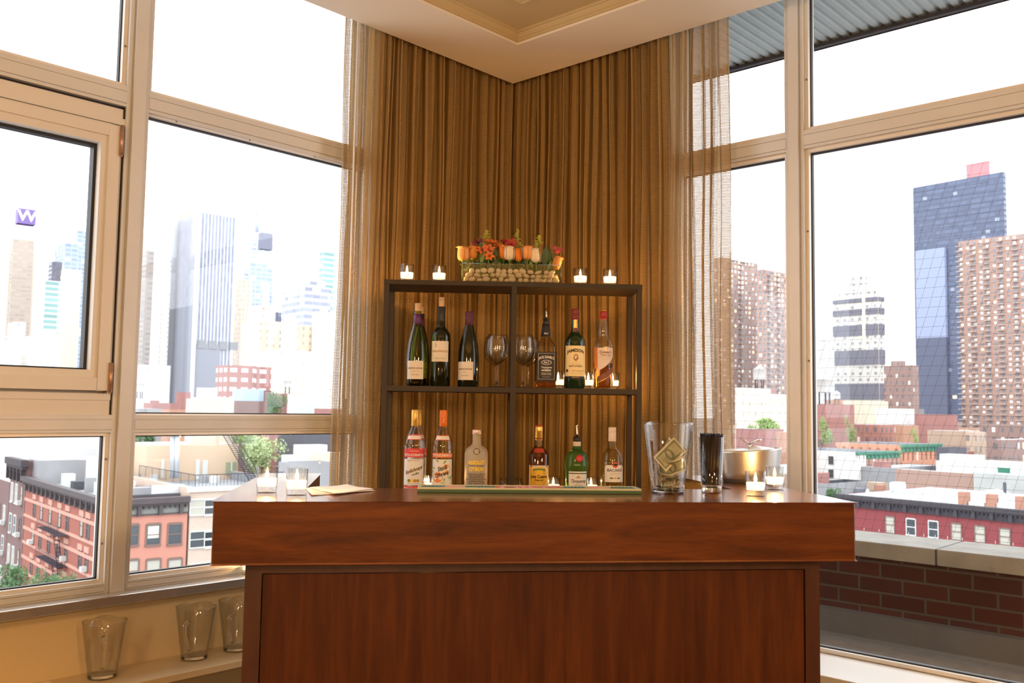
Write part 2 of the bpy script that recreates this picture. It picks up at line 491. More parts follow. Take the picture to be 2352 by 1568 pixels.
# window 2, right wall
w2 = struct(thing('window_2', None, None))
bar(w2, 'mullion', WR, 1.520, 1.592, -0.882, 1.80, horizontal=False)
bar(w2, 'mullion', WR, 3.30, 3.37, -0.882, 1.80, horizontal=False)
bar(w2, 'mullion', WR, 0.98, 1.02, -0.882, 1.80, horizontal=False)
for a, b in ((1.02, 1.520), (1.592, 3.30), (3.37, 4.5)):
    bar(w2, 'transom', WR, a, b, 1.022, 1.094)
    bar(w2, 'head_rail', WR, a, b, 1.76, 1.80)
    beads(w2, WR, a, b, 1.094, 1.76)
    beads(w2, WR, a, b, -0.880, 1.022, w=0.014)
for z in (-0.75, -0.3, 0.2, 0.7, 1.3): MB().ell((0, 0, 0), (0.004, 0.004, 0.004)).build('screw', M_screw, w2, loc=WR(1.599, 0.023, z))
for s in (1.72, 2.05, 1.25): MB().ell((0, 0, 0), (0.004, 0.004, 0.004)).build('screw', M_screw, w2, loc=WR(s, 0.018, 1.018))

# cream wall shelf under the left window
tag(MB().box(0.9, 4.5, 0.05, 0.265, -0.903, -0.880, WL).build('wall_shelf', M_ledge, bevel=0.002), 'long cream painted ledge shelf on the wall under the left window', 'shelf')

# ------------------------------------------------------------ curtains
def curtain_mat():
    m, nt, N, L, b = newmat('open_weave_curtain')
    N.remove(b)
    uv = N.new('ShaderNodeUVMap'); sp = N.new('ShaderNodeSeparateXYZ'); L.new(uv.outputs[0], sp.inputs[0])
    u, v = sp.outputs[0], sp.outputs[1]
    ns = N.new('ShaderNodeTexNoise'); ns.inputs['Scale'].default_value = 60; L.new(uv.outputs[0], ns.inputs['Vector'])
    jit = mth(nt, 'MULTIPLY', mth(nt, 'SUBTRACT', ns.outputs['Fac'], 0.5), 0.35)
    lad = mth(nt, 'LESS_THAN', mth(nt, 'FRACT', mth(nt, 'DIVIDE', u, 0.052)), 0.70)     # ladder stripe, else dense stripe
    hv = mth(nt, 'ADD', mth(nt, 'FRACT', mth(nt, 'DIVIDE', v, 0.0062)), jit)
    hole_h = mth(nt, 'LESS_THAN', hv, 0.48)
    wv = mth(nt, 'FRACT', mth(nt, 'DIVIDE', u, 0.0040))
    hole_w = mth(nt, 'GREATER_THAN', wv, 0.34)
    hole = mth(nt, 'MULTIPLY', hole_h, hole_w)
    dense = mth(nt, 'MULTIPLY', mth(nt, 'GREATER_THAN', mth(nt, 'FRACT', mth(nt, 'DIVIDE', u, 0.0022)), 0.80), mth(nt, 'LESS_THAN', hv, 0.6))
    hl = mth(nt, 'ADD', mth(nt, 'MULTIPLY', hole, lad), mth(nt, 'MULTIPLY', dense, mth(nt, 'SUBTRACT', 1.0, lad)), True)
    col = mixc(nt, lad, (0.20, 0.122, 0.040), (0.55, 0.375, 0.165))
    df = N.new('ShaderNodeBsdfDiffuse'); L.new(col, df.inputs[0])
    tl = N.new('ShaderNodeBsdfTranslucent'); tl.inputs[0].default_value = (0.62, 0.46, 0.27, 1)
    m1 = N.new('ShaderNodeMixShader'); m1.inputs[0].default_value = 0.40
    L.new(df.outputs[0], m1.inputs[1]); L.new(tl.outputs[0], m1.inputs[2])
    tr = N.new('ShaderNodeBsdfTransparent')
    m2 = N.new('ShaderNodeMixShader'); L.new(mth(nt, 'MULTIPLY', hl, 0.92), m2.inputs[0])
    L.new(m1.outputs[0], m2.inputs[1]); L.new(tr.outputs[0], m2.inputs[2])
    L.new(m2.outputs[0], N['Material Output'].inputs[0])
    return m
M_curt = curtain_mat()
def curtain(T, s0, s1, nf, seed, label, gather):
    rnd = random.Random(seed)
    w = [rnd.uniform(0.6, 1.5) for _ in range(nf)]; tot = sum(w)
    edges = [0]
    for x in w: edges.append(edges[-1] + x / tot)
    amp = [rnd.uniform(0.45, 1.0) for _ in range(nf)]
    ph = [rnd.uniform(0, 6.28) for _ in range(nf)]
    per = 14; nz = 36
    z0, z1 = -1.33, 1.80
    rows = []
    for j in range(nz + 1):
        z = z0 + (z1 - z0) * j / nz
        row = []
        for i in range(nf):
            for k in range(per):
                q = k / per
                t = edges[i] + (edges[i + 1] - edges[i]) * q
                wgl = 0.006 * math.sin(z * 2.1 + ph[i]) * math.sin(math.pi * q) + 0.004 * math.sin(z * 5.0 + ph[i] * 2)
                s = s0 + (s1 + gather * (1.0 - (z - z0) / (z1 - z0)) - s0) * t + wgl
                a = amp[i] * (0.034 + 0.006 * math.sin(z * 1.3 + ph[i]))
                fade = min(1.0, t / 0.03 + 0.25)
                o = 0.128 + a * math.sin(2 * math.pi * q) * fade
                s += 0.010 * amp[i] * math.sin(4 * math.pi * q)     # pleats lean over themselves
                row.append((s, o))
        row.append((s0 + (s1 + gather * (1.0 - (z - z0) / (z1 - z0)) - s0), 0.128))
        rows.append((z, row))
    mid = rows[nz // 2][1]; arc = [0.0]
    for i in range(1, len(mid)): arc.append(arc[-1] + math.dist(mid[i], mid[i - 1]))
    n = len(mid); vs = []; fs = []; uvs = []
    for z, row in rows:
        for s, o in row: vs.append(T(s, o, z))
    for j in range(nz):
        for i in range(n - 1):
            fs.append((j * n + i, j * n + i + 1, (j + 1) * n + i + 1, (j + 1) * n + i))
            uvs.append([(arc[i], rows[j][0]), (arc[i + 1], rows[j][0]), (arc[i + 1], rows[j + 1][0]), (arc[i], rows[j + 1][0])])
    o = MB().add(vs, fs, 0, True, uvs).build('curtain', M_curt, nrm=False)
    return tag(o, label, 'curtain')
curtain(WL, 0.138, 1.132, 22, 5, 'tan open weave curtain hanging on the left side of the room corner', 0.03)
curtain(WR, 0.118, 1.318, 27, 9, 'tan open weave curtain hanging on the right side of the room corner', 0.03)
tag(MB().tube([WL(1.105, 0.165, 1.78), WL(1.110, 0.165, 0.8), WL(1.114, 0.165, 0.03)], 0.0038, 10).build('curtain_wand', P('clear_acrylic_wand', (0.75, 0.72, 0.66), 0.2)), 'thin pale pull rod hanging along the outer edge of the left curtain', 'curtain rod')

# ------------------------------------------------------------ outside the right window: parapet, canopy, net
def brickmat(name, c1, c2, mortar, T_s, w, h, ms=0.008, rot=None):
    m, nt, N, L, b = newmat(name)
    uv = N.new('ShaderNodeUVMap'); br = N.new('ShaderNodeTexBrick')
    br.inputs['Color1'].default_value = (*c1, 1); br.inputs['Color2'].default_value = (*c2, 1); br.inputs['Mortar'].default_value = (*mortar, 1)
    br.inputs['Scale'].default_value = 1.0; br.inputs['Brick Width'].default_value = w; br.inputs['Row Height'].default_value = h
    br.inputs['Mortar Size'].default_value = ms; br.inputs['Mortar Smooth'].default_value = 0.2; br.inputs['Bias'].default_value = 0.0
    L.new(uv.outputs[0], br.inputs['Vector'])
    n = N.new('ShaderNodeTexNoise'); n.inputs['Scale'].default_value = 9; n.inputs['Detail'].default_value = 6; L.new(uv.outputs[0], n.inputs['Vector'])
    c = mixc(nt, mth(nt, 'MULTIPLY', n.outputs['Fac'], 0.5), br.outputs['Color'], tuple(x * 0.5 for x in c1))
    L.new(c, b.inputs['Base Color']); b.inputs['Roughness'].default_value = 0.9
    bp = N.new('ShaderNodeBump'); bp.inputs['Distance'].default_value = 0.004; bp.inputs['Strength'].default_value = 0.6
    L.new(mth(nt, 'SUBTRACT', 1.0, br.outputs['Fac']), bp.inputs['Height']); L.new(bp.outputs[0], b.inputs['Normal'])
    return m
M_pbrick = brickmat('parapet_brick', (0.085, 0.020, 0.009), (0.055, 0.014, 0.008), (0.10, 0.088, 0.075), None, 0.192, 0.066, 0.0055)
M_conc = P('weathered_concrete_coping', (0.34, 0.32, 0.285), 0.85, var=0.35, vscale=8, bump=0.3, bscale=40)
M_flash = P('grey_metal_flashing', (0.13, 0.127, 0.125), 0.55, metal=0.2, var=0.2, vscale=10)
M_gut = P('grey_roof_felt', (0.13, 0.12, 0.12), 0.85, var=0.25, vscale=12, bump=0.2)
pr = thing('parapet_wall', 'low red brick parapet with concrete coping outside the right window', 'wall')
L0, L1 = -1.5, 5.0
face = [WR(L0, -0.82, -1.4), WR(L1, -0.82, -1.4), WR(L1, -0.82, -0.640), WR(L0, -0.82, -0.640)]
pb = MB().add(face, [(0, 1, 2, 3)], 0, False, [[(L0, -1.4), (L1, -1.4), (L1, -0.64), (L0, -0.64)]])
back = [WR(s, o, z) for s in (L0, L1) for o in (-1.13, -0.821) for z in (-6, -0.641)]
pb.add(back, [(0, 1, 3, 2), (4, 6, 7, 5), (0, 4, 5, 1), (1, 5, 7, 3)], 0, False, [[(0, 0)] * 4] * 4)
pb.build('brick_face', M_pbrick, pr, nrm=False)
cp_ = MB()
for a, b in ((L0, 0.30), (0.306, 1.777), (1.785, 3.26), (3.266, L1)): cp_.box(a, b, -1.165, -0.80, -0.641, -0.571, WR)
cp_.build('coping', M_conc, pr, bevel=0.004)
MB().box(1.7765, 1.7855, -1.16, -0.803, -0.638, -0.573, WR).build('coping_joint', P('joint_mastic', (0.10, 0.09, 0.085), 0.8, var=0.3, vscale=60), pr)
sp_ = MB(); rs = random.Random(4)
s = 0.5
while s < 3.6:
    sp_.tube([WR(s, -1.14, -0.575), WR(s, -1.145, -0.553)], 0.0016, 5); s += rs.uniform(0.045, 0.075)
sp_.build('net_hooks', P('hook_steel', (0.7, 0.65, 0.6), 0.3, metal=0.8), pr)
fl = thing('roof_gutter', 'grey metal flashing and felt gutter between the glass and the brick parapet', 'gutter')
g = MB()
def loft(m, prof, s0, s1, T, mi=0):
    vs = [T(s, o, z) for s in (s0, s1) for o, z in prof]; n = len(prof)
    m.add(vs, [(i, i + 1, n + i + 1, n + i) for i in range(n - 1)], mi)
loft(g, [(-0.815, -0.885), (-0.80, -0.895), (-0.77, -1.005), (-0.765, -1.012)], L0, L1, WR)
g.build('flashing', M_flash, fl)
g = MB(); loft(g, [(-0.770, -1.006), (-0.70, -1.010), (-0.695, -1.022), (-0.60, -1.06)], L0, L1, WR)
g.build('ridge', P('rusty_painted_ledge', (0.19, 0.165, 0.145), 0.7, var=0.3, vscale=16, bump=0.4, bscale=30), fl)
g = MB(); loft(g, [(-0.60, -1.061), (-0.57, -1.10), (-0.30, -1.13), (-0.10, -1.12)], L0, L1, WR)
g.build('felt', M_gut, fl)
# canopy of corrugated metal overhead
M_corr = P('galvanised_corrugated_metal', (0.33, 0.36, 0.36), 0.5, metal=0.1)
M_edge = P('dark_edge_angle', (0.03, 0.03, 0.045), 0.5, metal=0.3)
cn = thing('canopy', 'grey corrugated metal canopy overhead outside the right window', 'canopy')
cm = MB(); vs = []; fs = []; pt = []
s = -1.4
while s < 4.2:
    pt += [(s, 0.0), (s + 0.026, 0.0), (s + 0.032, 0.012), (s + 0.048, 0.012)]; s += 0.054
for s_, dz in pt: vs += [WR(s_, -0.12, 1.945 + dz), WR(s_, -1.19, 1.945 + dz)]
n = len(pt)
for i in range(n - 1): fs.append((2 * i, 2 * i + 1, 2 * i + 3, 2 * i + 2))
cm.add(vs, fs); cm.build('corrugated_sheet', M_corr, cn)
MB().box(-1.4, 4.2, -1.20, -0.12, 1.965, 1.98, WR).build('top_sheet', M_corr, cn)
MB().box(-1.4, 4.2, -1.205, -1.185, 1.918, 1.975, WR).box(-1.4, 4.2, -1.205, -1.16, 1.918, 1.924, WR).build('edge_angle', M_edge, cn)
# bird net
def netmesh():
    m = MB(); c = 0.0466; sl = 0.31; r = 0.00055
    rnd = random.Random(3)
    O = -1.17; zt, zb = 1.925, -0.572
    def sag(s, z): return 0.006 * math.sin(3.1 * s + 2 * z) + 0.004 * math.sin(7 * z + s)
    def pnt(i, k):
        z = k * c
        s = i * c + sl * z + 0.0018 * math.sin(i * 1.7 + k * 0.9) + sag(i * c, z) * 0.5
        return s, z
    k0, k1 = int(zb / c) - 0, int(zt / c)
    for i in range(0, 76):
        pts = []
        for k in range(k0, k1 + 1):
            s, z = pnt(i, k)
            if 0.3 < s < 3.4: pts.append(WR(s, O + sag(s, z), z))
        if len(pts) > 1: m.tube(pts, r, 3)
    for k in range(k0, k1 + 1):
        pts = []
        for i in range(-20, 80):
            s, z = pnt(i, k)
            if 0.3 < s < 3.4:
                pts.append(WR(s, O + sag(s, z), z - 0.0))
        if len(pts) > 1: m.tube(pts, r, 3)
    kn = MB()
    for i in range(-20, 76):
        for k in range(k0, k1 + 1):
            s, z = pnt(i, k)
            if 0.3 < s < 3.4:
                p = WR(s, O + sag(s, z), z); q = 0.0016
                kn.add([p + Vector(d) * q for d in ((1, 0, 0), (-1, 0, 0), (0, 1, 0), (0, -1, 0), (0, 0, 1), (0, 0, -1))],
                       [(0, 2, 4), (2, 1, 4), (1, 3, 4), (3, 0, 4), (2, 0, 5), (1, 2, 5), (3, 1, 5), (0, 3, 5)])
    return m, kn
nm, kn = netmesh()
M_net = P('black_nylon_twine', (0.02, 0.02, 0.03), 0.8)
nt_ = thing('bird_net', 'fine black bird net stretched from canopy to parapet outside the right window', 'net')
nm.build('mesh_twine', M_net, nt_, nrm=False)
kn.build('knots', M_net, nt_, nrm=False)['kind'] = 'stuff'

# ------------------------------------------------------------ bar counter
ZB = ZC - 0.232
MW_top = wood('cherry_wood_top', (0.10, 0.026, 0.009), (0.15, 0.042, 0.015), (0.20, 0.062, 0.024), (1.2, 9, 9), 0.22, 0.5)
MW_front = wood('cherry_wood_front', (0.060, 0.0140, 0.0010), (0.105, 0.0260, 0.0022), (0.155, 0.042, 0.004), (0.55, 11, 11), 0.45, 0.04)
MW_panel = wood('cherry_wood_panel', (0.042, 0.0090, 0.0008), (0.072, 0.0170, 0.0015), (0.105, 0.027, 0.0028), (10, 10, 0.7), 0.5, 0.03)
MW_rail = wood('cherry_wood_rail', (0.040, 0.010, 0.003), (0.058, 0.015, 0.005), (0.075, 0.021, 0.007), (6, 6, 1), 0.4, 0.1)
bc = thing('bar_counter', 'cherry wood bar counter with thick overhanging top in the room corner', 'bar counter')
FL, FR = Vector((-0.622, 2.252)), Vector((1.008, 2.405))
ux = (FR - FL).normalized(); uy = Vector((-ux.y, ux.x)); BWID = (FR - FL).length
def BT(x, y, z): return Vector((FL.x + ux.x * x + uy.x * y, FL.y + ux.y * x + uy.y * y, ZB + z))
D0, D1, WG = 0.375, 0.95, 0.185
poly = [(0, 0), (BWID, 0), (BWID, D1), (BWID - WG, D1), (BWID - WG, D0), (WG, D0), (WG, D1), (0, D1)]
tp = MB()
n = 8
top = [BT(x, y, 0) for x, y in poly]; bot = [BT(x, y, -0.152) for x, y in poly]
tp.add(top + bot, [tuple(range(8)), tuple(range(15, 7, -1))] , 0)
tp.add(top + bot, [(i, (i + 1) % 8, 8 + (i + 1) % 8, 8 + i) for i in range(8)], 1)
tp.build('bar_top', [MW_top, MW_front], bc, bevel=0.004)
bx0, bx1 = 0.073, BWID - 0.075
by = 0.055
bd = MB()
bd.box(bx0, bx0 + 0.040, by, by + 0.03, -ZB, -0.152, BT); bd.box(bx1 - 0.040, bx1, by, by + 0.03, -ZB, -0.152, BT)
bd.box(bx0 + 0.04, bx1 - 0.04, by, by + 0.03, -0.181, -0.152, BT); bd.box(bx0 + 0.04, bx1 - 0.04, by, by + 0.03, -ZB, -ZB + 0.1, BT)
bd.build('face_frame', MW_rail, bc)
MB().box(bx0 + 0.043, bx1 - 0.043, by + 0.004, by + 0.024, -ZB + 0.103, -0.184, BT).build('front_panel', MW_panel, bc)
sd = MB(); sd.box(bx0, bx0 + 0.03, by + 0.03, D1 - 0.05, -ZB, -0.152, BT); sd.build('side_panel', MW_rail, bc)
MB().box(bx1 - 0.03, bx1, by + 0.03, D1 - 0.05, -ZB, -0.152, BT).build('side_panel', MW_rail, bc)

# ------------------------------------------------------------ metal shelving unit
M_shelf = P('dark_bronze_metal', (0.028, 0.016, 0.006), 0.5, metal=0.2)
SX0, SX1, SY0, SY1 = -0.352, 0.640, 3.50, 3.735
ZT, ZM, ZL = ZC + 0.486, ZC + 0.0815, ZC - 0.335
su = thing('shelving_unit', 'dark metal open shelving unit behind the bar against the curtains', 'shelving unit', (0.144, 3.62, 0))
def SB(x, y, z): return Vector((x - 0.144, y - 3.62, z))
pw = 0.020; xm = 0.146
for x in (SX0, xm - pw / 2 - 0.0, SX1 - pw):
    for y in (SY0, SY1 - pw):
        MB().box(x, x + pw, y, y + pw, 0.0, ZT - 0.018, SB).build('post', M_shelf, su)
def rails(z, th):
    m = MB()
    e = 0.0012
    m.box(SX0 + e, SX1 - e, SY0 + e, SY0 + 0.014, z - th, z, SB); m.box(SX0 + e, SX1 - e, SY1 - 0.014, SY1 - e, z - th, z, SB)
    m.box(SX0 + e, SX0 + 0.014, SY0 + 0.014, SY1 - 0.014, z - th, z, SB); m.box(SX1 - 0.014, SX1 - e, SY0 + 0.014, SY1 - 0.014, z - th, z, SB)
    m.box(SX0 + 0.014, SX1 - 0.014, SY0 + 0.014, SY1 - 0.014, z - th * 0.55, z, SB)
    return m.build('shelf', M_shelf, su)
tb = MB().box(SX0 - 0.001, SX1 + 0.001, SY0 - 0.001, SY1 + 0.001, ZT - 0.018, ZT, SB)
tb.build('top_board', M_shelf, su, bevel=0.001)
rails(ZM, 0.020); rails(ZL, 0.020); rails(0.60, 0.020); rails(0.16, 0.020)
# ------------------------------------------------------------ glassware and candle materials
G_clear = thin('clear_glass', (0.975, 0.975, 0.965), 0.01, 1.5, 1.5)
G_thick = P('solid_clear_glass', (0.97, 0.97, 0.96), 0.0, trans=1.0, ior=1.46)
G_green = thin('olive_bottle_glass', (0.55, 0.60, 0.15), 0.02, 1.5, 1.6)
G_dark = P('near_black_bottle_glass', (0.010, 0.012, 0.004), 0.06, coat=0.6)
G_dgreen = P('dark_green_bottle_glass', (0.012, 0.030, 0.010), 0.05, coat=0.6)
G_gin = P('bright_green_glass', (0.20, 0.50, 0.10), 0.02, trans=0.85, ior=1.4)
G_amber = P('amber_spirit', (0.75, 0.27, 0.05), 0.0, trans=0.9, ior=1.36)
G_ambertint = thin('warm_tinted_glass', (0.93, 0.84, 0.64), 0.01, 1.5, 1.8)
G_rum = thin('pale_straw_spirit', (0.90, 0.84, 0.58), 0.0, 1.33)
G_frost = P('frosted_bottle_glass', (0.62, 0.53, 0.40), 0.42, trans=0.25, ior=1.3)
M_wax = P('candle_wax', (0.95, 0.80, 0.55), 0.5, emit=(1.0, 0.70, 0.38), es=1.9)   # flame light shining through the wax, put in as emission
M_wick = P('candle_wick', (0.02, 0.015, 0.01), 0.9)
def flame_mat():
    m, nt, N, L, b = newmat('candle_flame'); N.remove(b)
    e = N.new('ShaderNodeEmission'); e.inputs[0].default_value = (1.0, 0.66, 0.28, 1); e.inputs[1].default_value = 9.0
    t = N.new('ShaderNodeBsdfTransparent'); a = N.new('ShaderNodeAddShader')
    L.new(e.outputs[0], a.inputs[0]); L.new(t.outputs[0], a.inputs[1]); L.new(a.outputs[0], N['Material Output'].inputs[0])
    return m
M_flame = flame_mat()
M_paper = P('cream_label_paper', (0.80, 0.70, 0.56), 0.6)
M_white = P('white_label_paper', (0.86, 0.83, 0.78), 0.55)
M_ylab = P('yellow_label_paper', (0.95, 0.55, 0.04), 0.5)
M_jlab = P('straw_label_paper', (0.92, 0.74, 0.36), 0.5)
M_blk = P('black_ink', (0.012, 0.010, 0.010), 0.5)
M_ink = P('brown_ink', (0.14, 0.09, 0.05), 0.6)
M_gold = P('gold_foil', (0.85, 0.55, 0.15), 0.35, metal=0.6)
M_goldink = P('gold_ink', (0.48, 0.30, 0.08), 0.5)
M_red = P('red_label', (0.75, 0.045, 0.05), 0.45)
M_org = P('orange_label', (0.90, 0.19, 0.03), 0.45)
M_maroon = P('maroon_foil', (0.22, 0.025, 0.015), 0.4)
M_purple = P('purple_capsule', (0.10, 0.015, 0.05), 0.45)
M_violet = P('violet_capsule', (0.115, 0.03, 0.12), 0.45)
M_cork = P('cork', (0.72, 0.48, 0.27), 0.8, var=0.15, vscale=200)
M_capb = P('black_capsule', (0.02, 0.018, 0.012), 0.4)
M_steel = P('polished_steel', (0.75, 0.68, 0.58), 0.15, metal=1.0)
M_yink = P('yellow_print', (0.95, 0.68, 0.08), 0.5)
M_wink = P('white_print', (0.85, 0.80, 0.72), 0.5)
M_grn = P('green_print', (0.16, 0.30, 0.06), 0.5)

# ------------------------------------------------------------ votive candles
def votive(name, loc, label, group, power=1.5):
    t = thing(name, label, 'candle', loc, 0, group)
    R, H = 0.0285, 0.070
    prof = [(0.0, 0.0), (0.0245, 0.0), (0.026, 0.003), (0.0265, 0.012), (R, H), (R - 0.0022, H), (0.0238, 0.018), (0.0, 0.0165)]
    MB().lathe(prof, 32).build('glass_cup', G_clear, t)
    MB().lathe([(0.0, 0.0170), (0.0238, 0.0175), (0.0253, 0.038), (0.018, 0.0350), (0.0, 0.034)], 28).build('wax', M_wax, t)
    MB().tube([(0, 0, 0.033), (0.0004, 0, 0.040)], 0.0008, 5).build('wick', M_wick, t)
    MB().lathe([(0.0, 0.037), (0.0032, 0.040), (0.0046, 0.046), (0.0036, 0.054), (0.0015, 0.062), (0.0, 0.068)], 12).build('flame', M_flame, t)
    l = bpy.data.lights.new('candle_glow', 'POINT'); l.energy = power; l.color = (1.0, 0.50, 0.16); l.shadow_soft_size = 0.004
    lo = bpy.data.objects.new('candle_glow', l); COL.objects.link(lo); lo.parent = t; lo.location = (0, 0, 0.050)
    return t
def zx5(z): return 860 + z / 3.675
va = at(zx5(275), 640, 3.585)
v0 = votive('votive_candle', (va.x, 3.575, ZT), 'lit votive candle in clear glass, leftmost on top of the dark shelving unit', 'votives on top of the shelving unit')
for zx, Y, lab in ((545, 3.575, 'lit votive candle on the shelving unit top just left of the flower trough'),
                   (1738, 3.575, 'lit votive candle on the shelving unit top just right of the flower trough'),
                   (1987, 3.575, 'lit votive candle at the far right end of the shelving unit top')):
    dup(v0, (at(zx5(zx), 645, Y).x, Y, ZT), 0.3, lab)
GM = 'votives on the middle shelf'
for zx, Y, lab in ((1550, 3.675, 'lit votive candle on middle shelf just right of the square black label bottle'),
                   (1805, 3.675, 'lit votive candle on middle shelf between the cream label whiskey and the amber scotch bottle'),
                   (2010, 3.69, 'lit votive candle glowing behind the amber scotch bottle on the middle shelf')):
    dup(v0, (at(zx5(zx), 880, Y).x, Y, ZM), 0.3, lab, GM)
GL = 'votives on the lower shelf'
for zx, Y, lab in ((455, 3.66, 'lit votive candle on lower shelf between the red and the orange label vodka bottles'),
                   (1510, 3.66, 'lit votive candle on lower shelf between the tequila bottle and the green gin bottle'),
                   (1828, 3.66, 'lit votive candle on lower shelf between the green gin bottle and the rum bottle')):
    dup(v0, (at(zx5(zx), 1100, Y).x, Y, ZL), 0.3, lab, GL)
GB = 'votives on the bar top'
def votbar(px, py, lab):
    p = onz(px, py, ZB); p.y += 0.022
    dup(v0, (p.x, p.y, ZB), 0.7, lab, GB)
votbar(608, 1133, 'lit votive candle nearer the left end of the bar top')
votbar(677, 1139, 'lit votive candle on the left of the bar top beside the white napkins')
votbar(1741, 1141, 'front lit votive candle of the pair on the right of the bar top')
votbar(1785, 1126, 'rear lit votive candle of the pair on the bar top, before the ice bucket')
dup(v0, WL(1.455, 0.055, -0.632), 0.2, 'lit votive candle on the steel sill behind the left side of the bar', 'votive on the window sill')

# ------------------------------------------------------------ bottles
ZZ = (1.0 / 3.675) * (3.56 / F)     # metres per pixel of my 3.675x look at the shelf
def bottle(name, label, px, Y, zs, prof, mat, seg=44, sq=None, rz=0.0, liquid=None, group=None, a0=0.0):
    t = thing(name, label, 'bottle', (at(px, 900 if zs > 1.2 else 1100, Y).x, Y, zs), rz, group)
    MB().lathe(prof, seg, sq=sq, a0=a0).build('glass_body', mat, t)
    if liquid: MB().lathe(liquid[0], seg, sq=sq, a0=a0).build('liquid', liquid[1], t)
    return t
def part(t, name, mat, prof, seg=28): return MB().lathe(prof, seg).build(name, mat, t)
def lab(t, name, mat, r, x0, x1, z0, z1, e=0.0004, shape=None):
    rr = (lambda z: r(z) + e) if callable(r) else r + e
    return MB().wrap(rr, x0, x1, z0, z1, shape=shape).build(name, mat, t, nrm=False)
def disc(t, name, mat, r, x, z, rad, e=0.0008, sz=1.0, seg=20):
    f = cyl(r, e); m = MB(); vs = [f(x, z)] + [f(x + rad * math.cos(2 * math.pi * i / seg), z + rad * sz * math.sin(2 * math.pi * i / seg)) for i in range(seg)]
    m.add(vs, [(0, 1 + i, 1 + (i + 1) % seg) for i in range(seg)])
    return m.build(name, mat, t, nrm=False)
def T_(t, body, size, mat, r, x, z, sx=1.0, bold=0.0, shear=0.0, arch=0.0, rot=0.0, e=0.0009):
    return lettering('lettering', body, size, mat, t, cyl(r, e), sx, shear, bold, rot, arch, x, z)
BURG = [(0, 0), (0.038, 0), (0.041, 0.005), (0.041, 0.100), (0.0400, 0.128), (0.0365, 0.160), (0.0300, 0.192), (0.0215, 0.222), (0.0160, 0.245), (0.0140, 0.272), (0.0140, 0.279), (0.0155, 0.281), (0.0155, 0.290), (0.0115, 0.2905)]
def burgundy(label, px, Y, mat, capmat, full, corkh, lx0, lx1, rz=0.0, textx=0.0):
    t = bottle('wine_bottle', label, px, Y, ZM, BURG, mat, rz=rz, group='wine bottles on the middle shelf',
               liquid=None if not full else None)
    top = 0.2925 if full else 0.2785
    pr_ = [(0.0150, 0.228), (0.0168, 0.2281)] if False else []
    cap = [(0.0175, 0.232), (0.0178, 0.2321), (0.0152, 0.262), (0.0150, 0.2785)]
    if full: cap = [(0.0175, 0.232), (0.0178, 0.2321), (0.0152, 0.262), (0.0150, 0.277), (0.0163, 0.280), (0.0163, 0.2905), (0.0150, 0.2925), (0.0, 0.2925)]
    else: cap = cap + [(0.0142, 0.2786)]
    part(t, 'capsule', capmat, cap)
    if corkh: part(t, 'cork', M_cork, [(0.0100, 0.27), (0.0102, 0.290), (0.0118, 0.290 + corkh), (0.0, 0.290 + corkh)])
    l = lab(t, 'front_label', M_paper, 0.041, lx0, lx1, 0.026, 0.096)
    T_(l, 'MURPHY-GOODE', 0.0075, M_ink, 0.041, textx, 0.0675, sx=0.98, bold=0.0002)
    T_(l, 'California', 0.0035, M_goldink, 0.041, textx, 0.060)
    T_(l, 'SONOMA COUNTY', 0.0035, M_goldink, 0.041, textx, 0.0545)
    T_(l, 'Pinot Noir', 0.0065, M_ink, 0.041, textx, 0.043, shear=0.4)
    return t, l
z7 = lambda x: 900 + x / 7.128
t, l = burgundy('open olive glass wine bottle with violet capsule and cork, front left of middle shelf', z7(395), 3.555, G_green, M_violet, False, 0.031, -0.036, 0.0335, -0.06)
MB().lathe([(0, 0.003), (0.036, 0.003), (0.0385, 0.008), (0.0385, 0.030), (0, 0.030)], 36).build('wine', P('red_wine', (0.02, 0.004, 0.006), 0.1), t)
burgundy('open burgundy wine bottle half hidden behind the olive glass bottle on middle shelf', z7(445), 3.66, G_dark, M_purple, False, 0.028, -0.036, 0.033)
burgundy('unopened dark wine bottle with purple capsule, label turned left, on middle shelf', z7(1245), 3.56, G_dark, M_purple, True, 0, -0.052, 0.020, 0.0, textx=-0.014)
BORD = [(0, 0), (0.036, 0), (0.0385, 0.004), (0.0385, 0.186), (0.0375, 0.198), (0.033, 0.210), (0.024, 0.221), (0.0175, 0.229), (0.0148, 0.238), (0.0138, 0.262), (0.0138, 0.296), (0.0152, 0.298), (0.0152, 0.308), (0.011, 0.309)]
t = bottle('wine_bottle', 'tall dark wine bottle with cream label and raised cork, second from left on middle shelf', z7(785), 3.555, ZM, BORD, G_dark, group='wine bottles on the middle shelf')
part(t, 'cork', M_cork, [(0.0098, 0.290), (0.0102, 0.309), (0.0112, 0.346), (0.0, 0.346)])
part(t, 'capsule', M_capb, [(0.0152, 0.238), (0.0154, 0.2381), (0.0146, 0.262), (0.0145, 0.296), (0.0158, 0.2985), (0.0158, 0.3085), (0.0125, 0.3092)])
l = lab(t, 'front_label', M_paper, 0.0385, -0.0395, 0.035, 0.0946, 0.1736)
T_(l, 'BARNWOOD', 0.0105, M_goldink, 0.0385, -0.001, 0.134, sx=1.02, bold=0.0003)
T_(l, 'CABERNET SAUVIGNON', 0.0042, M_ink, 0.0385, -0.001, 0.1075)
T_(l, 'Santa Barbara County', 0.0034, M_goldink, 0.0385, -0.001, 0.1005)
MB().ell((0, 0, 0), (0.002, 0.0008, 0.011)).build('wine_drip', P('wine_stain', (0.45, 0.22, 0.16), 0.6), l, loc=cyl(0.0385, 0.0002)(-0.018, 0.158))

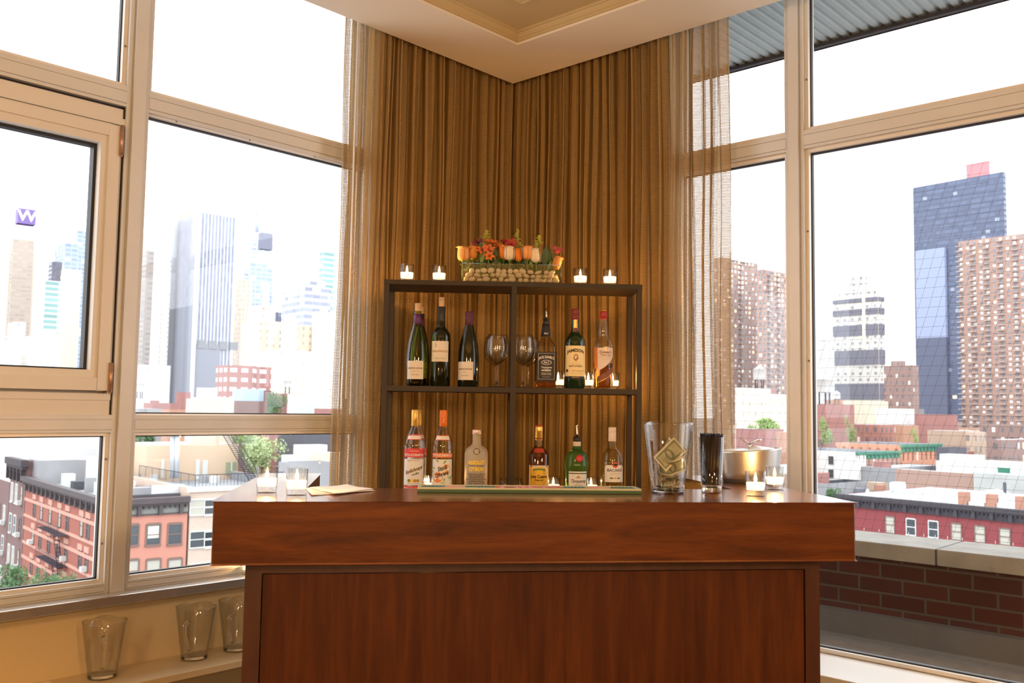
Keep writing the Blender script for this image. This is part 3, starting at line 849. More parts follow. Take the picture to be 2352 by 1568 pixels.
# square bottle, black label
z8 = lambda x: 1180 + x / 7.465
def sqp(prof): return prof
JDP = [(0, 0), (0.0375, 0), (0.0395, 0.004), (0.0395, 0.158), (0.036, 0.168), (0.026, 0.183), (0.0190, 0.193), (0.0180, 0.203), (0.0160, 0.225), (0.0135, 0.247), (0.0125, 0.255)]
t = thing('whiskey_bottle', 'square whiskey bottle with black label and metal pourer on the middle shelf', 'bottle', (at(z8(542), 880, 3.56).x, 3.56, ZM), 0.0, 'spirit bottles on the middle shelf')
def sqlathe(prof, seg=48, k0=5.0, zsh=0.158, ztop=0.20):
    m = MB(); vs = []; n = len(prof)
    for r, z in prof:
        p = k0 if z < zsh else (2.0 if z > ztop else k0 + (2.0 - k0) * (z - zsh) / (ztop - zsh))
        for i in range(seg):
            a = 2 * math.pi * i / seg; c, d = math.cos(a), math.sin(a)
            k = (abs(c) ** p + abs(d) ** p) ** (-1.0 / p)
            vs.append((r * c * k, r * d * k, z))
    fs = [(j * seg + i, j * seg + (i + 1) % seg, (j + 1) * seg + (i + 1) % seg, (j + 1) * seg + i) for j in range(n - 1) for i in range(seg)]
    return m.add(vs, fs, 0, True)
sqlathe(JDP).build('glass_body', G_ambertint, t)
sqlathe([(0, 0.004), (0.035, 0.004), (0.0372, 0.008), (0.0372, 0.030), (0, 0.030)]).build('liquid', G_amber, t)
part(t, 'neck_wrap', M_blk, [(0.0188, 0.200), (0.0192, 0.2005), (0.0180, 0.215), (0.0160, 0.236), (0.0146, 0.250), (0.0140, 0.2505)])
lettering('lettering', 'No.7', 0.010, M_wink, t, lambda x, z: Vector((0.0185 * math.sin(x / 0.0185), -0.0190 * math.cos(x / 0.0185), z)), 0.8, 0, 0.0003, dz=0.212)
part(t, 'pourer_stopper', M_capb, [(0.010, 0.25), (0.0118, 0.251), (0.0118, 0.258), (0.0098, 0.260), (0.0118, 0.262), (0.0118, 0.266), (0.0140, 0.267), (0.0140, 0.2695), (0.006, 0.2705), (0, 0.2705)])
MB().tube([(0, 0, 0.270), (0.0004, 0, 0.285), (0.0, 0, 0.297), (-0.0015, -0.002, 0.3105)], [0.0046, 0.0042, 0.0024, 0.0018], 10).build('pourer_spout', M_steel, t)
l = MB().box(-0.0365, 0.0365, -0.0402, -0.0394, 0.0275, 0.1395).build('front_label', M_blk, t)
for s_ in (-1, 1): MB().box(s_ * 0.0396 - 0.0004, s_ * 0.0396 + 0.0004, -0.036, 0.036, 0.0275, 0.1395).build('side_label', M_blk, t)
fy = flatf(-0.0408)
def rect_ring(m, x0, x1, z0, z1, w, y):
    for a, b, c, d in ((x0, x1, z0, z0 + w), (x0, x1, z1 - w, z1), (x0, x0 + w, z0, z1), (x1 - w, x1, z0, z1)):
        m.add([(a, y, c), (b, y, c), (b, y, d), (a, y, d)], [(0, 1, 2, 3)])
rr_ = MB(); rect_ring(rr_, -0.0315, 0.0315, 0.034, 0.1335, 0.0007, -0.0405); rr_.build('label_border', M_wink, l)
ring2 = MB(); N_ = 36
pts = [(0.0205 * math.cos(2 * math.pi * i / N_), 0.0098 * math.sin(2 * math.pi * i / N_) + 0.0985) for i in range(N_)]
ring2.add([(x, -0.0406, z) for x, z in pts] + [(x * 0.93, -0.0406, 0.0985 + (z - 0.0985) * 0.88) for x, z in pts], [(i, (i + 1) % N_, N_ + (i + 1) % N_, N_ + i) for i in range(N_)])
pts2 = [(0.0165 * math.cos(2 * math.pi * i / N_), 0.0070 * math.sin(2 * math.pi * i / N_) + 0.0985) for i in range(N_)]
ring2.add([(x, -0.0406, z) for x, z in pts2] + [(x * 0.95, -0.0406, 0.0985 + (z - 0.0985) * 0.9) for x, z in pts2], [(i, (i + 1) % N_, N_ + (i + 1) % N_, N_ + i) for i in range(N_)])
ring2.build('label_oval', M_wink, l)
lettering('lettering', "JACK DANIEL'S", 0.0135, M_wink, l, fy, 0.66, 0, 0.0004, arch=0.006, dz=0.113)
lettering('lettering', 'No.7', 0.0095, M_wink, l, fy, 1.0, 0, 0.0003, dz=0.0985)
lettering('lettering', 'Tennessee', 0.0098, M_wink, l, fy, 1.0, 0.25, 0.0002, dz=0.0795)
lettering('lettering', 'SOUR MASH', 0.0034, M_wink, l, fy, 1.0, dz=0.0745)
lettering('lettering', 'WHISKEY', 0.0085, M_wink, l, fy, 1.05, 0, 0.0004, dz=0.0675)
lettering('lettering', 'DISTILLED & BOTTLED BY\nJACK DANIEL DISTILLERY\nLYNCHBURG, TENNESSEE', 0.0036, M_wink, l, fy, 0.95, dz=0.0545)
lettering('lettering', '40% VOL. 80 PROOF', 0.0034, M_wink, l, fy, 1.0, dz=0.0425)

# green whiskey bottle, straw label
JP = [(0, 0), (0.039, 0), (0.0415, 0.004), (0.0415, 0.176), (0.0395, 0.189), (0.033, 0.200), (0.024, 0.210), (0.0175, 0.218), (0.0155, 0.226), (0.0145, 0.25), (0.0138, 0.275), (0.0138, 0.30)]
t = bottle('whiskey_bottle', 'dark green whiskey bottle with straw yellow label and maroon cap on the middle shelf', z8(1040), 3.555, ZM, JP, G_dgreen, group='spirit bottles on the middle shelf')
part(t, 'screw_cap', M_maroon, [(0.0145, 0.2685), (0.0150, 0.269), (0.0148, 0.287), (0.0141, 0.288), (0.0148, 0.289), (0.0146, 0.309), (0.0135, 0.3115), (0, 0.3115)])
nl = MB().wrap(lambda z: 0.0158 - (z - 0.22) * 0.028 + 0.0004, -0.0078, 0.0078, 0.222, 0.268).build('neck_label', M_gold, t, nrm=False)
disc(nl, 'neck_seal', M_maroon, 0.0160, 0, 0.2285, 0.0082, 0.001)
l = lab(t, 'front_label', M_jlab, 0.0415, -0.048, 0.048, 0.047, 0.165)
T_(l, 'JAMESON', 0.0168, M_blk, 0.0415, 0.0, 0.1385, sx=0.98, bold=0.0006, arch=0.008)
cr = MB(); fy4 = cyl(0.0415, 0.0009)
cr.add([fy4(-0.0085, 0.124), fy4(0.0085, 0.124), fy4(0.0085, 0.112), fy4(0, 0.106), fy4(-0.0085, 0.112)], [(0, 1, 2, 3, 4)])
for x_, h_ in ((-0.006, 0.008), (-0.002, 0.0115), (0.002, 0.0115), (0.006, 0.008)): cr.add([fy4(x_ - 0.0016, 0.125), fy4(x_ + 0.0016, 0.125), fy4(x_, 0.125 + h_)], [(0, 1, 2)])
cr.build('crest', M_maroon, l, nrm=False)
cx_ = MB(); f5 = cyl(0.0415, 0.0013)
cx_.add([f5(-0.007, 0.1225), f5(-0.0058, 0.1232), f5(0.007, 0.1095), f5(0.0058, 0.1088)], [(0, 1, 2, 3)])
cx_.add([f5(0.007, 0.1225), f5(0.0058, 0.1232), f5(-0.007, 0.1095), f5(-0.0058, 0.1088)], [(0, 1, 2, 3)])
cx_.build('crest_cross', M_jlab, l, nrm=False)
T_(l, 'Sine Metu', 0.0045, M_goldink, 0.0415, 0.0, 0.1022, shear=0.2)
T_(l, 'Triple Distilled', 0.0065, M_goldink, 0.0415, 0.0, 0.0935, shear=0.3)
T_(l, 'IRISH WHISKEY', 0.0080, M_ink, 0.0415, 0.0, 0.0855, bold=0.0002)
T_(l, 'John Jameson', 0.0095, M_goldink, 0.0415, 0.010, 0.0685, shear=0.4)
T_(l, 'PRODUCT OF IRELAND', 0.0040, M_goldink, 0.0415, 0.006, 0.0575)
disc(l, 'label_seal', M_maroon, 0.0415, -0.036, 0.0685, 0.0062)
b2 = lab(t, 'lower_band', M_blk, 0.0415, -0.048, 0.048, 0.0375, 0.0468)
T_(b2, 'IMPORTED', 0.0060, M_goldink, 0.0415, 0.0, 0.0422, bold=0.0002)

# scotch, clear glass with amber spirit
DP = [(0, 0), (0.037, 0), (0.0395, 0.004), (0.0400, 0.150), (0.0405, 0.158), (0.0395, 0.170), (0.034, 0.184), (0.0255, 0.195), (0.0195, 0.203), (0.0183, 0.212), (0.0200, 0.222), (0.0195, 0.235), (0.0165, 0.255), (0.0135, 0.272), (0.0130, 0.30)]
t = bottle('whisky_bottle', 'clear whisky bottle with red cap and amber spirit at the right of middle shelf', z8(1527), 3.56, ZM, DP, G_clear, group='spirit bottles on the middle shelf',
           liquid=([(0, 0.006), (0.034, 0.006), (0.0365, 0.010), (0.0368, 0.100), (0, 0.100)], G_amber))
part(t, 'screw_cap', P('red_foil_cap', (0.42, 0.03, 0.02), 0.35), [(0.0140, 0.2745), (0.0146, 0.275), (0.0142, 0.300), (0.0128, 0.3045), (0, 0.3045)])
part(t, 'cap_top', M_gold, [(0.0126, 0.3046), (0.0122, 0.3065), (0, 0.3068)])
def dsh(u): return (0.072 + 0.058 * max(0, (u - 0.05)) ** 1.5, 0.1595 + 0.005 * (1 - min(1, abs(u - 0.5) / 0.18) ** 2 if abs(u - .5) < .18 else 0))
l = lab(t, 'front_label', P('pinkish_white_label', (0.84, 0.70, 0.60), 0.55), 0.0400, -0.028, 0.042, 0.07, 0.16, shape=dsh)
T_(l, "Dewar's", 0.0165, M_maroon, 0.0400, 0.006, 0.1420, sx=0.92, bold=0.0002)
T_(l, '"White Label"', 0.0080, M_ink, 0.0400, 0.006, 0.1305, bold=0.0001)
T_(l, 'BLENDED SCOTCH WHISKY', 0.0042, M_goldink, 0.0400, 0.006, 0.1225)
T_(l, 'John Dewar & Sons', 0.0040, M_goldink, 0.0400, 0.006, 0.1150, shear=0.2)
disc(l, 'label_seal', M_gold, 0.0400, 0.006, 0.1545, 0.0050)
s2 = lab(t, 'amber_side_label', P('amber_label', (0.80, 0.22, 0.02), 0.5), 0.0400, -0.0445, -0.029, 0.078, 0.160)
lb = lab(t, 'lower_label', P('brown_band', (0.23, 0.07, 0.03), 0.45), 0.0400, -0.028, 0.050, 0.03, 0.10, shape=lambda u: (0.026 + 0.050 * u ** 1.5, 0.048 + 0.052 * u ** 1.3))
lab(t, 'gold_edge', M_gold, 0.0400, -0.028, 0.050, 0.03, 0.10, e=0.0007, shape=lambda u: (0.0252 + 0.050 * u ** 1.5, 0.0268 + 0.050 * u ** 1.5))

# stemware
def wineglass(name, loc, label, rz=0):
    t = thing(name, label, 'wine glass', loc, rz, 'wine glasses on the middle shelf')
    out = [(0.0042, 0.088), (0.012, 0.092), (0.030, 0.105), (0.041, 0.124), (0.0452, 0.145), (0.0440, 0.168), (0.0402, 0.190), (0.0372, 0.205)]
    inn = [(r - 0.0011, z + 0.0004) for r, z in out[::-1]][:-1] + [(0.0, 0.0915)]
    MB().lathe(out + inn, 40).build('bowl', G_clear, t)
    MB().lathe([(0.0, 0.004), (0.0340, 0.0022), (0.0350, 0.0008), (0.0345, 0.0), (0.0, 0.0)][::-1], 36).build('foot', G_thick, t)
    MB().lathe([(0.0, 0.003), (0.009, 0.0045), (0.0048, 0.012), (0.0038, 0.03), (0.0038, 0.075), (0.0062, 0.087), (0.0, 0.0895)], 20).build('stem', G_thick, t)
    return t
gw = wineglass('wine_glass', (at(z7(1720), 890, 3.545).x, 3.545, ZM), 'empty wine glass, front one of the pair left of the centre post')
dup(gw, (at(z7(1680), 890, 3.66).x, 3.665, ZM), 0, 'empty wine glass, rear one of the pair left of the centre post')
dup(gw, (at(z8(152), 890, 3.545).x, 3.545, ZM), 0, 'empty wine glass, left one of the pair right of the centre post')
dup(gw, (at(z8(240), 890, 3.66).x, 3.665, ZM), 0, 'empty wine glass, rear one of the pair, beside the black label bottle')

# ------------------------------------------------------------ lower shelf
z5 = lambda x: 900 + x / 7.468
SP = [(0, 0), (0.0385, 0), (0.0405, 0.004), (0.0405, 0.186), (0.0385, 0.202), (0.0330, 0.218), (0.0255, 0.235), (0.0180, 0.252), (0.0140, 0.263), (0.0132, 0.27), (0.0132, 0.30)]
def sr(z):
    for i in range(len(SP) - 1):
        (r0, a), (r1, b) = SP[i], SP[i + 1]
        if a <= z <= b and b > a: return r0 + (r1 - r0) * (z - a) / (b - a)
    return 0.013
def stoli(label, px, Y, colour, capm, orange):
    t = bottle('vodka_bottle', label, px, Y, ZL, SP, G_clear, group='spirit bottles on the lower shelf')
    MB().lathe([(0, 0.004), (0.0365, 0.004), (0.0385, 0.008), (0.0385, 0.170), (0, 0.170)], 36).build('liquid', thin('clear_spirit', (0.95, 0.95, 0.93), 0.0, 1.33), t)
    part(t, 'screw_cap', capm, [(0.0150, 0.264), (0.0156, 0.2645), (0.0152, 0.300), (0.0146, 0.324), (0.0135, 0.3262), (0, 0.3262)])
    lettering('lettering', 'S', 0.020, M_maroon if not orange else M_wink, t, lambda x, z: Vector((0.0156 * math.sin(x / 0.0156), -0.0159 * math.cos(x / 0.0156), z)), 0.7, 0.5, 0.0, dz=0.284)
    nl = MB().wrap(lambda z: sr(z) + 0.0005, -0.029, 0.029, 0.212, 0.230).build('neck_label', colour, t, nrm=False)
    MB().wrap(lambda z: sr(z) + 0.0009, -0.0275, 0.0275, 0.2145, 0.2275).build('neck_label_inset', M_white, nl, nrm=False)
    b1 = lab(t, 'upper_band', colour, 0.0405, -0.047, 0.047, 0.146, 0.1635 if orange else 0.176)
    T_(b1, 'STOLICHNAYA', 0.0128, M_wink, 0.0405, 0, 0.1548, sx=0.94, bold=0.0005)
    if not orange: T_(b1, 'RUSSIAN VODKA', 0.0052, M_wink, 0.0405, 0, 0.1695, bold=0.0001)
    l = lab(t, 'front_label', M_white, 0.0405, -0.045, 0.045, 0.0415, 0.1400)
    b3 = lab(t, 'lower_band', colour, 0.0405, -0.047, 0.047, 0.0185, 0.0370)
    if not orange:
        T_(b3, 'PREMIUM VODKA', 0.0115, M_wink, 0.0405, 0, 0.0275, sx=0.86, bold=0.0004)
        T_(l, 'IMPORTED FROM RUSSIA', 0.0042, M_ink, 0.0405, 0, 0.1335)
        T_(l, 'Stolichnaya', 0.0190, M_goldink, 0.0405, 0.0, 0.0985, sx=0.85, shear=0.4, rot=0.35, bold=0.0004)
        T_(l, 'Stolichnaya', 0.0190, M_blk, 0.0405, -0.0006, 0.0975, sx=0.85, shear=0.4, rot=0.35, e=0.0013)
        T_(l, 'vodka', 0.0120, M_blk, 0.0405, 0.006, 0.0840, shear=0.4, rot=0.3, bold=0.0002)
        for i, mm in enumerate((M_grn, M_gold, M_goldink, M_goldink)): disc(l, 'medal', mm, 0.0405, -0.0165 + 0.0112 * i, 0.0585, 0.0062, 0.0008 + 0.0002 * i)
        T_(l, 'RUSSIAN VODKA 80 PROOF', 0.0038, M_ink, 0.0405, 0, 0.0470)
    else:
        T_(b3, 'ORANGE FLAVORED', 0.0062, M_wink, 0.0405, 0, 0.0320, bold=0.0001)
        T_(b3, 'PREMIUM VODKA', 0.0062, M_wink, 0.0405, 0, 0.0235, bold=0.0001)
        ml = P('orange_fruit_print', (0.85, 0.28, 0.05), 0.5); m2 = P('orange_fruit_print_pale', (0.92, 0.48, 0.15), 0.5)
        disc(l, 'printed_orange', m2, 0.0405, 0.017, 0.1020, 0.0175, 0.0007, 1.1); disc(l, 'printed_orange', ml, 0.0405, -0.0165, 0.0720, 0.0200, 0.0009, 1.0)
        lf = MB(); fz = cyl(0.0405, 0.0011)
        for x, z, a, ln in ((0.004, 0.122, 0.9, 0.020), (-0.012, 0.128, 2.4, 0.018), (-0.026, 0.104, 2.8, 0.018), (0.020, 0.074, -0.4, 0.022), (0.028, 0.070, 0.4, 0.016), (-0.006, 0.0505, 0.1, 0.022), (0.006, 0.056, 1.2, 0.016), (-0.034, 0.088, 2.2, 0.012)):
            c_, s_ = math.cos(a), math.sin(a); w = ln * 0.22
            lf.add([fz(x, z), fz(x + c_ * ln * .5 - s_ * w, z + s_ * ln * .5 + c_ * w), fz(x + c_ * ln, z + s_ * ln), fz(x + c_ * ln * .5 + s_ * w, z + s_ * ln * .5 - c_ * w)], [(0, 1, 2, 3)])
        lf.build('printed_leaves', P('leaf_print', (0.25, 0.48, 0.08), 0.5), l, nrm=False)['kind'] = 'stuff'
        T_(l, 'Stoli', 0.0220, M_blk, 0.0405, 0.0, 0.1060, sx=0.95, shear=0.3, rot=0.32, bold=0.0005, e=0.0016)
        T_(l, 'Ohranj', 0.0200, M_blk, 0.0405, -0.002, 0.0830, sx=0.95, shear=0.3, rot=0.32, bold=0.0005, e=0.0016)
    return t
stoli('vodka bottle with gold cap and red banded white label, front left of the lower shelf', z5(378), 3.55, M_red, P('gold_cap', (0.80, 0.50, 0.12), 0.35, metal=0.4), False)
stoli('second gold capped vodka bottle half hidden behind the front left one on the lower shelf', z5(425), 3.66, M_red, bpy.data.materials['gold_cap'], False)
stoli('orange vodka bottle with orange cap and printed oranges on its label on the lower shelf', z5(862), 3.55, M_org, P('orange_cap', (0.85, 0.20, 0.02), 0.4), True)
AP = [(0, 0), (0.042, 0), (0.0445, 0.004), (0.0450, 0.150), (0.0445, 0.164), (0.0400, 0.178), (0.0310, 0.187), (0.0220, 0.192), (0.0170, 0.199), (0.0160, 0.208), (0.0158, 0.236), (0.0, 0.236)]
t = bottle('vodka_bottle', 'frosted round shouldered vodka bottle with yellow lettering, third bottle on the lower shelf', z5(1442), 3.55, ZL, AP, G_frost, group='spirit bottles on the lower shelf')
part(t, 'screw_cap', P('pale_pink_cap', (0.80, 0.66, 0.55), 0.35, metal=0.3), [(0.0168, 0.236), (0.0174, 0.2365), (0.0174, 0.2515), (0.0162, 0.2532), (0, 0.2532)])
def ar(z): return 0.045 if z < 0.15 else 0.045 - (z - 0.15) * 0.14
md = MB().lathe([(0, 0.0), (0.0125, 0.0), (0.0135, 0.0012), (0.0120, 0.0026), (0.009, 0.0016), (0, 0.0016)], 24)
mo = md.build('medallion', P('glass_medallion', (0.25, 0.22, 0.16), 0.25, metal=0.5), t); mo.location = (0.001, -0.0395, 0.171); mo.rotation_euler = (math.radians(70), 0, 0)
T_(t, 'ABSOLUT', 0.0190, M_yink, 0.045, 0.001, 0.1290, sx=0.82, bold=0.0012)
T_(t, 'Country of Sweden', 0.0088, M_blk, 0.045, 0.001, 0.1180, sx=0.95, shear=0.35)
T_(t, 'CITRON', 0.0190, M_yink, 0.045, 0.001, 0.1040, sx=0.84, bold=0.0012)
T_(t, 'Absolut Citron is made from\nnatural citrus flavors and\nvodka distilled from grain\ngrown in the rich fields of Sweden.\nThe distilling and flavoring\nof vodka is an age-old Swedish\ntradition dating back more\nthan 400 years. Sold under\nthe name Absolut\nsince 1879.', 0.0068, M_blk, 0.045, 0.001, 0.0560, sx=0.88, shear=0.35, bold=0.00012)
T_(t, '40% ALC./VOL. 1 LITER', 0.0045, M_blk, 0.045, 0.001, 0.0120, bold=0.0001)
# small tumblers
def shot(px, label):
    t = thing('shot_glass', label, 'shot glass', (at(px, 1100, 3.67).x, 3.67, ZL), 0, 'shot glasses on the lower shelf')
    MB().lathe([(0, 0), (0.017, 0), (0.0215, 0.062), (0.0200, 0.062), (0.0160, 0.012), (0, 0.010)], 28).build('glass_cup', G_clear, t)
shot(1160, 'small empty shot glass behind the centre post, on its left'); shot(1187, 'small empty shot glass behind the centre post, on its right')

# tequila
z6 = lambda x: 1190 + x / 7.466
CP = [(0, 0), (0.038, 0), (0.0400, 0.004), (0.0400, 0.158), (0.0370, 0.168), (0.0290, 0.180), (0.0185, 0.192), (0.0145, 0.203), (0.0138, 0.215), (0.0138, 0.272)]
t = thing('tequila_bottle', 'amber tequila bottle with yellow label and gold foil neck on the lower shelf', 'bottle', (at(z6(347), 1100, 3.555).x, 3.555, ZL), 0.0, 'spirit bottles on the lower shelf')
sqlathe(CP, k0=2.7).build('glass_body', G_clear, t)
sqlathe([(0, 0.004), (0.035, 0.004), (0.0378, 0.008), (0.0378, 0.157), (0.0345, 0.166), (0.0270, 0.178), (0.017, 0.190), (0, 0.190)], k0=2.7).build('liquid', thin('gold_tequila', (0.72, 0.40, 0.14), 0.0, 1.33), t)
part(t, 'neck_foil', M_gold, [(0.0145, 0.216), (0.0149, 0.2165), (0.0148, 0.250), (0.0160, 0.252), (0.0148, 0.256), (0.0158, 0.262), (0.0146, 0.266), (0.0146, 0.2695)])
part(t, 'foil_band', M_maroon, [(0.0151, 0.2205), (0.0153, 0.2208), (0.0152, 0.2245), (0.0150, 0.2247)])
part(t, 'cap_top', P('red_cap_top', (0.55, 0.04, 0.02), 0.4), [(0.0147, 0.2695), (0.0149, 0.2735), (0, 0.2745)])
f40 = 0.0408
sl_ = MB().wrap(lambda z: 0.040 - max(0, z - 0.158) * 0.62 + 0.0012, -0.021, 0.021, 0.170, 0.186).build('shoulder_label', P('red_shoulder_label', (0.50, 0.05, 0.02), 0.5), t, nrm=False)
l0 = lab(t, 'label_border', M_paper, f40, -0.047, 0.047, 0.0005, 0.1215)
l = lab(t, 'front_label', M_ylab, f40 + 0.0004, -0.0450, 0.0450, 0.041, 0.1150)
lab(l0, 'label_stripe', P('rust_stripe', (0.45, 0.10, 0.03), 0.5), f40 + 0.0004, -0.047, 0.047, 0.0245, 0.0315)
r4 = f40 + 0.0008
T_(l, 'Jose Cuervo', 0.0160, M_blk, r4, 0.0, 0.0790, sx=0.86, bold=0.0005)
T_(l, 'Especial', 0.0110, M_blk, r4, 0.0, 0.0665, sx=0.9, bold=0.0002)
T_(l, 'TEQUILA GOLD', 0.0065, M_goldink, r4, 0.0, 0.0570)
T_(l, 'MADE IN MEXICO', 0.0042, M_ink, r4, 0.0, 0.0480)
lw = MB(); f6 = cyl(r4, 0.0006)
for i in range(9):
    x = -0.021 + 0.00525 * i; z = 0.1045 + 0.003 * (1 - ((i - 4) / 4) ** 2)
    lw.add([f6(x + 0.0036 * math.cos(a), z + 0.0042 * math.sin(a)) for a in [2 * math.pi * k / 10 for k in range(10)]], [tuple(range(10))])
lw.build('green_garland', M_grn, l, nrm=False)['kind'] = 'stuff'
disc(l0, 'wax_seal', M_maroon, f40, -0.018, 0.0130, 0.0125, 0.0012)

# gin
GP = [(0, 0), (0.0410, 0), (0.0430, 0.004), (0.0430, 0.098), (0.0440, 0.106), (0.0468, 0.112), (0.0472, 0.128), (0.0450, 0.134), (0.0445, 0.142), (0.0430, 0.154), (0.0390, 0.166), (0.0300, 0.175), (0.0215, 0.182), (0.0175, 0.188), (0.0155, 0.196), (0.0145, 0.212), (0, 0.212)]
t = bottle('gin_bottle', 'bright green gin bottle with red seal and metal pourer on the lower shelf', z6(1003), 3.555, ZL, GP, G_gin, group='spirit bottles on the lower shelf')
part(t, 'neck_label', M_paper, [(0.0153, 0.189), (0.0158, 0.1895), (0.0152, 0.209), (0.0158, 0.210), (0.0158, 0.2125), (0.0, 0.213)])
part(t, 'pourer_stopper', M_capb, [(0.0142, 0.2131), (0.0145, 0.2135), (0.0140, 0.2305), (0.0120, 0.2318), (0, 0.2318)])
MB().tube([(0.001, 0, 0.231), (0.0, 0, 0.243), (-0.001, 0, 0.258), (-0.002, 0, 0.272), (0.001, -0.002, 0.279)], [0.0042, 0.004, 0.0036, 0.0040, 0.0030], 10).build('pourer_spout', M_steel, t)
ws = MB().lathe([(0, 0), (0.0130, 0), (0.0140, 0.0016), (0.0110, 0.0030), (0, 0.0022)], 24).build('wax_seal', P('red_wax', (0.50, 0.02, 0.02), 0.4), t); ws.location = (0.0055, -0.0425, 0.1500); ws.rotation_euler = (math.radians(82), 0, 0)
sv = P('silver_band', (0.70, 0.65, 0.60), 0.35, metal=0.5)
l = lab(t, 'front_label', M_white, 0.0430, -0.0385, 0.0415, 0.0310, 0.0910)
lab(t, 'silver_band', sv, 0.0430, -0.0385, 0.0415, 0.0945, 0.1005); lab(t, 'silver_band', sv, 0.0430, -0.0385, 0.0415, 0.0210, 0.0265)
T_(l, 'Tanqueray', 0.0180, M_blk, 0.0430, 0.002, 0.0640, sx=0.80, shear=0.5, bold=0.0002)
T_(l, 'IMPORTED', 0.0062, M_ink, 0.0430, 0.002, 0.0495)
T_(l, 'DISTILLED ENGLISH GIN', 0.0035, M_goldink, 0.0430, 0.002, 0.0385)
for x, z, r in ((0, 0.080, 0.0042), (-0.005, 0.0775, 0.0028), (0.005, 0.0775, 0.0028)): disc(l, 'crest', M_goldink, 0.0430, x + 0.002, z, r)
T_(t, 'LONDON DRY GIN', 0.0075, M_wink, 0.0430, 0.004, 0.0120, bold=0.0003)

# rum
BP = [(0, 0), (0.0410, 0), (0.0430, 0.004), (0.0430, 0.138), (0.0420, 0.150), (0.0380, 0.166), (0.0300, 0.180), (0.0215, 0.188), (0.0160, 0.194), (0.0150, 0.202), (0.0140, 0.222), (0.0140, 0.25)]
t = bottle('rum_bottle', 'clear rum bottle with pale cap and white label at right end of the lower shelf', z6(1610), 3.555, ZL, BP, G_clear, group='spirit bottles on the lower shelf')
MB().lathe([(0, 0.004), (0.0385, 0.004), (0.0408, 0.008), (0.0408, 0.138), (0.0398, 0.149), (0.0358, 0.165), (0.028, 0.178), (0.018, 0.187), (0, 0.187)], 40).build('liquid', G_rum, t)
part(t, 'screw_cap', P('pale_screw_cap', (0.82, 0.72, 0.64), 0.4), [(0.0146, 0.2155), (0.0150, 0.216), (0.0150, 0.249), (0.0144, 0.2495), (0.0150, 0.2505), (0.0150, 0.2685), (0.0140, 0.2700), (0, 0.2700)])
l = lab(t, 'front_label', M_white, 0.0430, -0.0365, 0.0465, 0.062, 0.126, shape=lambda u: (0.0620, 0.1265 - 0.008 * (1 - min(1, u / 0.12, (1 - u) / 0.12)) ** 2))
T_(l, 'BACARDI', 0.0155, M_blk, 0.0430, 0.006, 0.1065, sx=0.98, bold=0.0002)
T_(l, 'SUPERIOR', 0.0055, M_goldink, 0.0430, 0.006, 0.0955, sx=1.5)
T_(l, 'ORIGINAL PREMIUM RUM', 0.0034, M_goldink, 0.0430, 0.006, 0.0890)
for x, mm, r in ((-0.010, M_grn, 0.0048), (-0.0045, M_grn, 0.0040), (0.006, M_org, 0.0042), (0.0165, M_grn, 0.0040), (0.022, M_grn, 0.0048)): disc(l, 'medal', mm, 0.0430, x, 0.0770, r, sz=0.75)
c_ = disc(l, 'emblem_disc', P('emblem_red', (0.62, 0.10, 0.04), 0.5), 0.0430, 0.006, 0.1275, 0.0115, 0.0010)
bt = MB(); f7 = cyl(0.0430, 0.0016)
bt.add([f7(0.006 + x, 0.1275 + z) for x, z in ((0, 0.005), (0.002, 0.003), (0.0075, 0.005), (0.0085, -0.001), (0.005, -0.002), (0.002, -0.005), (0, -0.002), (-0.002, -0.005), (-0.005, -0.002), (-0.0085, -0.001), (-0.0075, 0.005), (-0.002, 0.003))], [tuple(range(12))])
bt.build('winged_emblem', M_blk, c_, nrm=False)
l2 = lab(t, 'lower_label', M_white, 0.0430, -0.034, 0.0455, 0.0065, 0.0285)
T_(l2, 'PUERTO RICAN RUM', 0.0050, M_goldink, 0.0430, 0.006, 0.0190)
lab(l2, 'label_line', M_blk, 0.0430, -0.034, 0.0455, 0.0090, 0.0102, e=0.0008)
# ------------------------------------------------------------ flower trough on the shelving unit
zf = lambda x: 1040 + x / 8.711
FY = 3.60
def fpt(x, y, Y=3.575): return at(zf(x), 500 + y / 8.711, Y)
TX0, TX1 = fpt(166, 1250).x, fpt(2168, 1250).x
TY0, TY1 = 3.545, 3.645
TCX = (TX0 + TX1) / 2
vase = thing('flower_trough', 'long low clear glass trough of pebbles and flowers on the shelving unit top', 'vase', (TCX, (TY0 + TY1) / 2, ZT))
hw, hd, th = (TX1 - TX0) / 2, 0.05, 0.0035
vm = MB()
vm.box(-hw, hw, -hd, hd, 0, 0.005)
vm.box(-hw, hw, -hd, -hd + th, 0.005, 0.076); vm.box(-hw, hw, hd - th, hd, 0.005, 0.076)
vm.box(-hw, -hw + th, -hd + th, hd - th, 0.005, 0.076); vm.box(hw - th, hw, -hd + th, hd - th, 0.005, 0.076)
ed = MB()
for sx_ in (-1, 1):
    for sy_ in (-1, 1): ed.tube([(sx_ * (hw - .002), sy_ * (hd - .002), 0.001), (sx_ * (hw - .002), sy_ * (hd - .002), 0.0765)], 0.0019, 8)
    ed.tube([(-hw + .002, sx_ * (hd - .002), 0.0762), (hw - .002, sx_ * (hd - .002), 0.0762)], 0.0018, 8); ed.tube([(sx_ * (hw - .002), -hd + .002, 0.0762), (sx_ * (hw - .002), hd - .002, 0.0762)], 0.0018, 8)
ed.build('glass_edges', thin('glass_edge', (0.90, 0.95, 0.88), 0.02, 1.5, 5.0), vase)
vm.build('glass_walls', thin('trough_glass', (0.975, 0.98, 0.96), 0.01, 1.5, 2.2), vase)
MB().box(-hw + th + .0005, hw - th - .0005, -hd + th + .0005, hd - th - .0005, 0.0055, 0.040).build('water', thin('still_water', (0.99, 0.985, 0.96), 0.0, 1.33), vase)
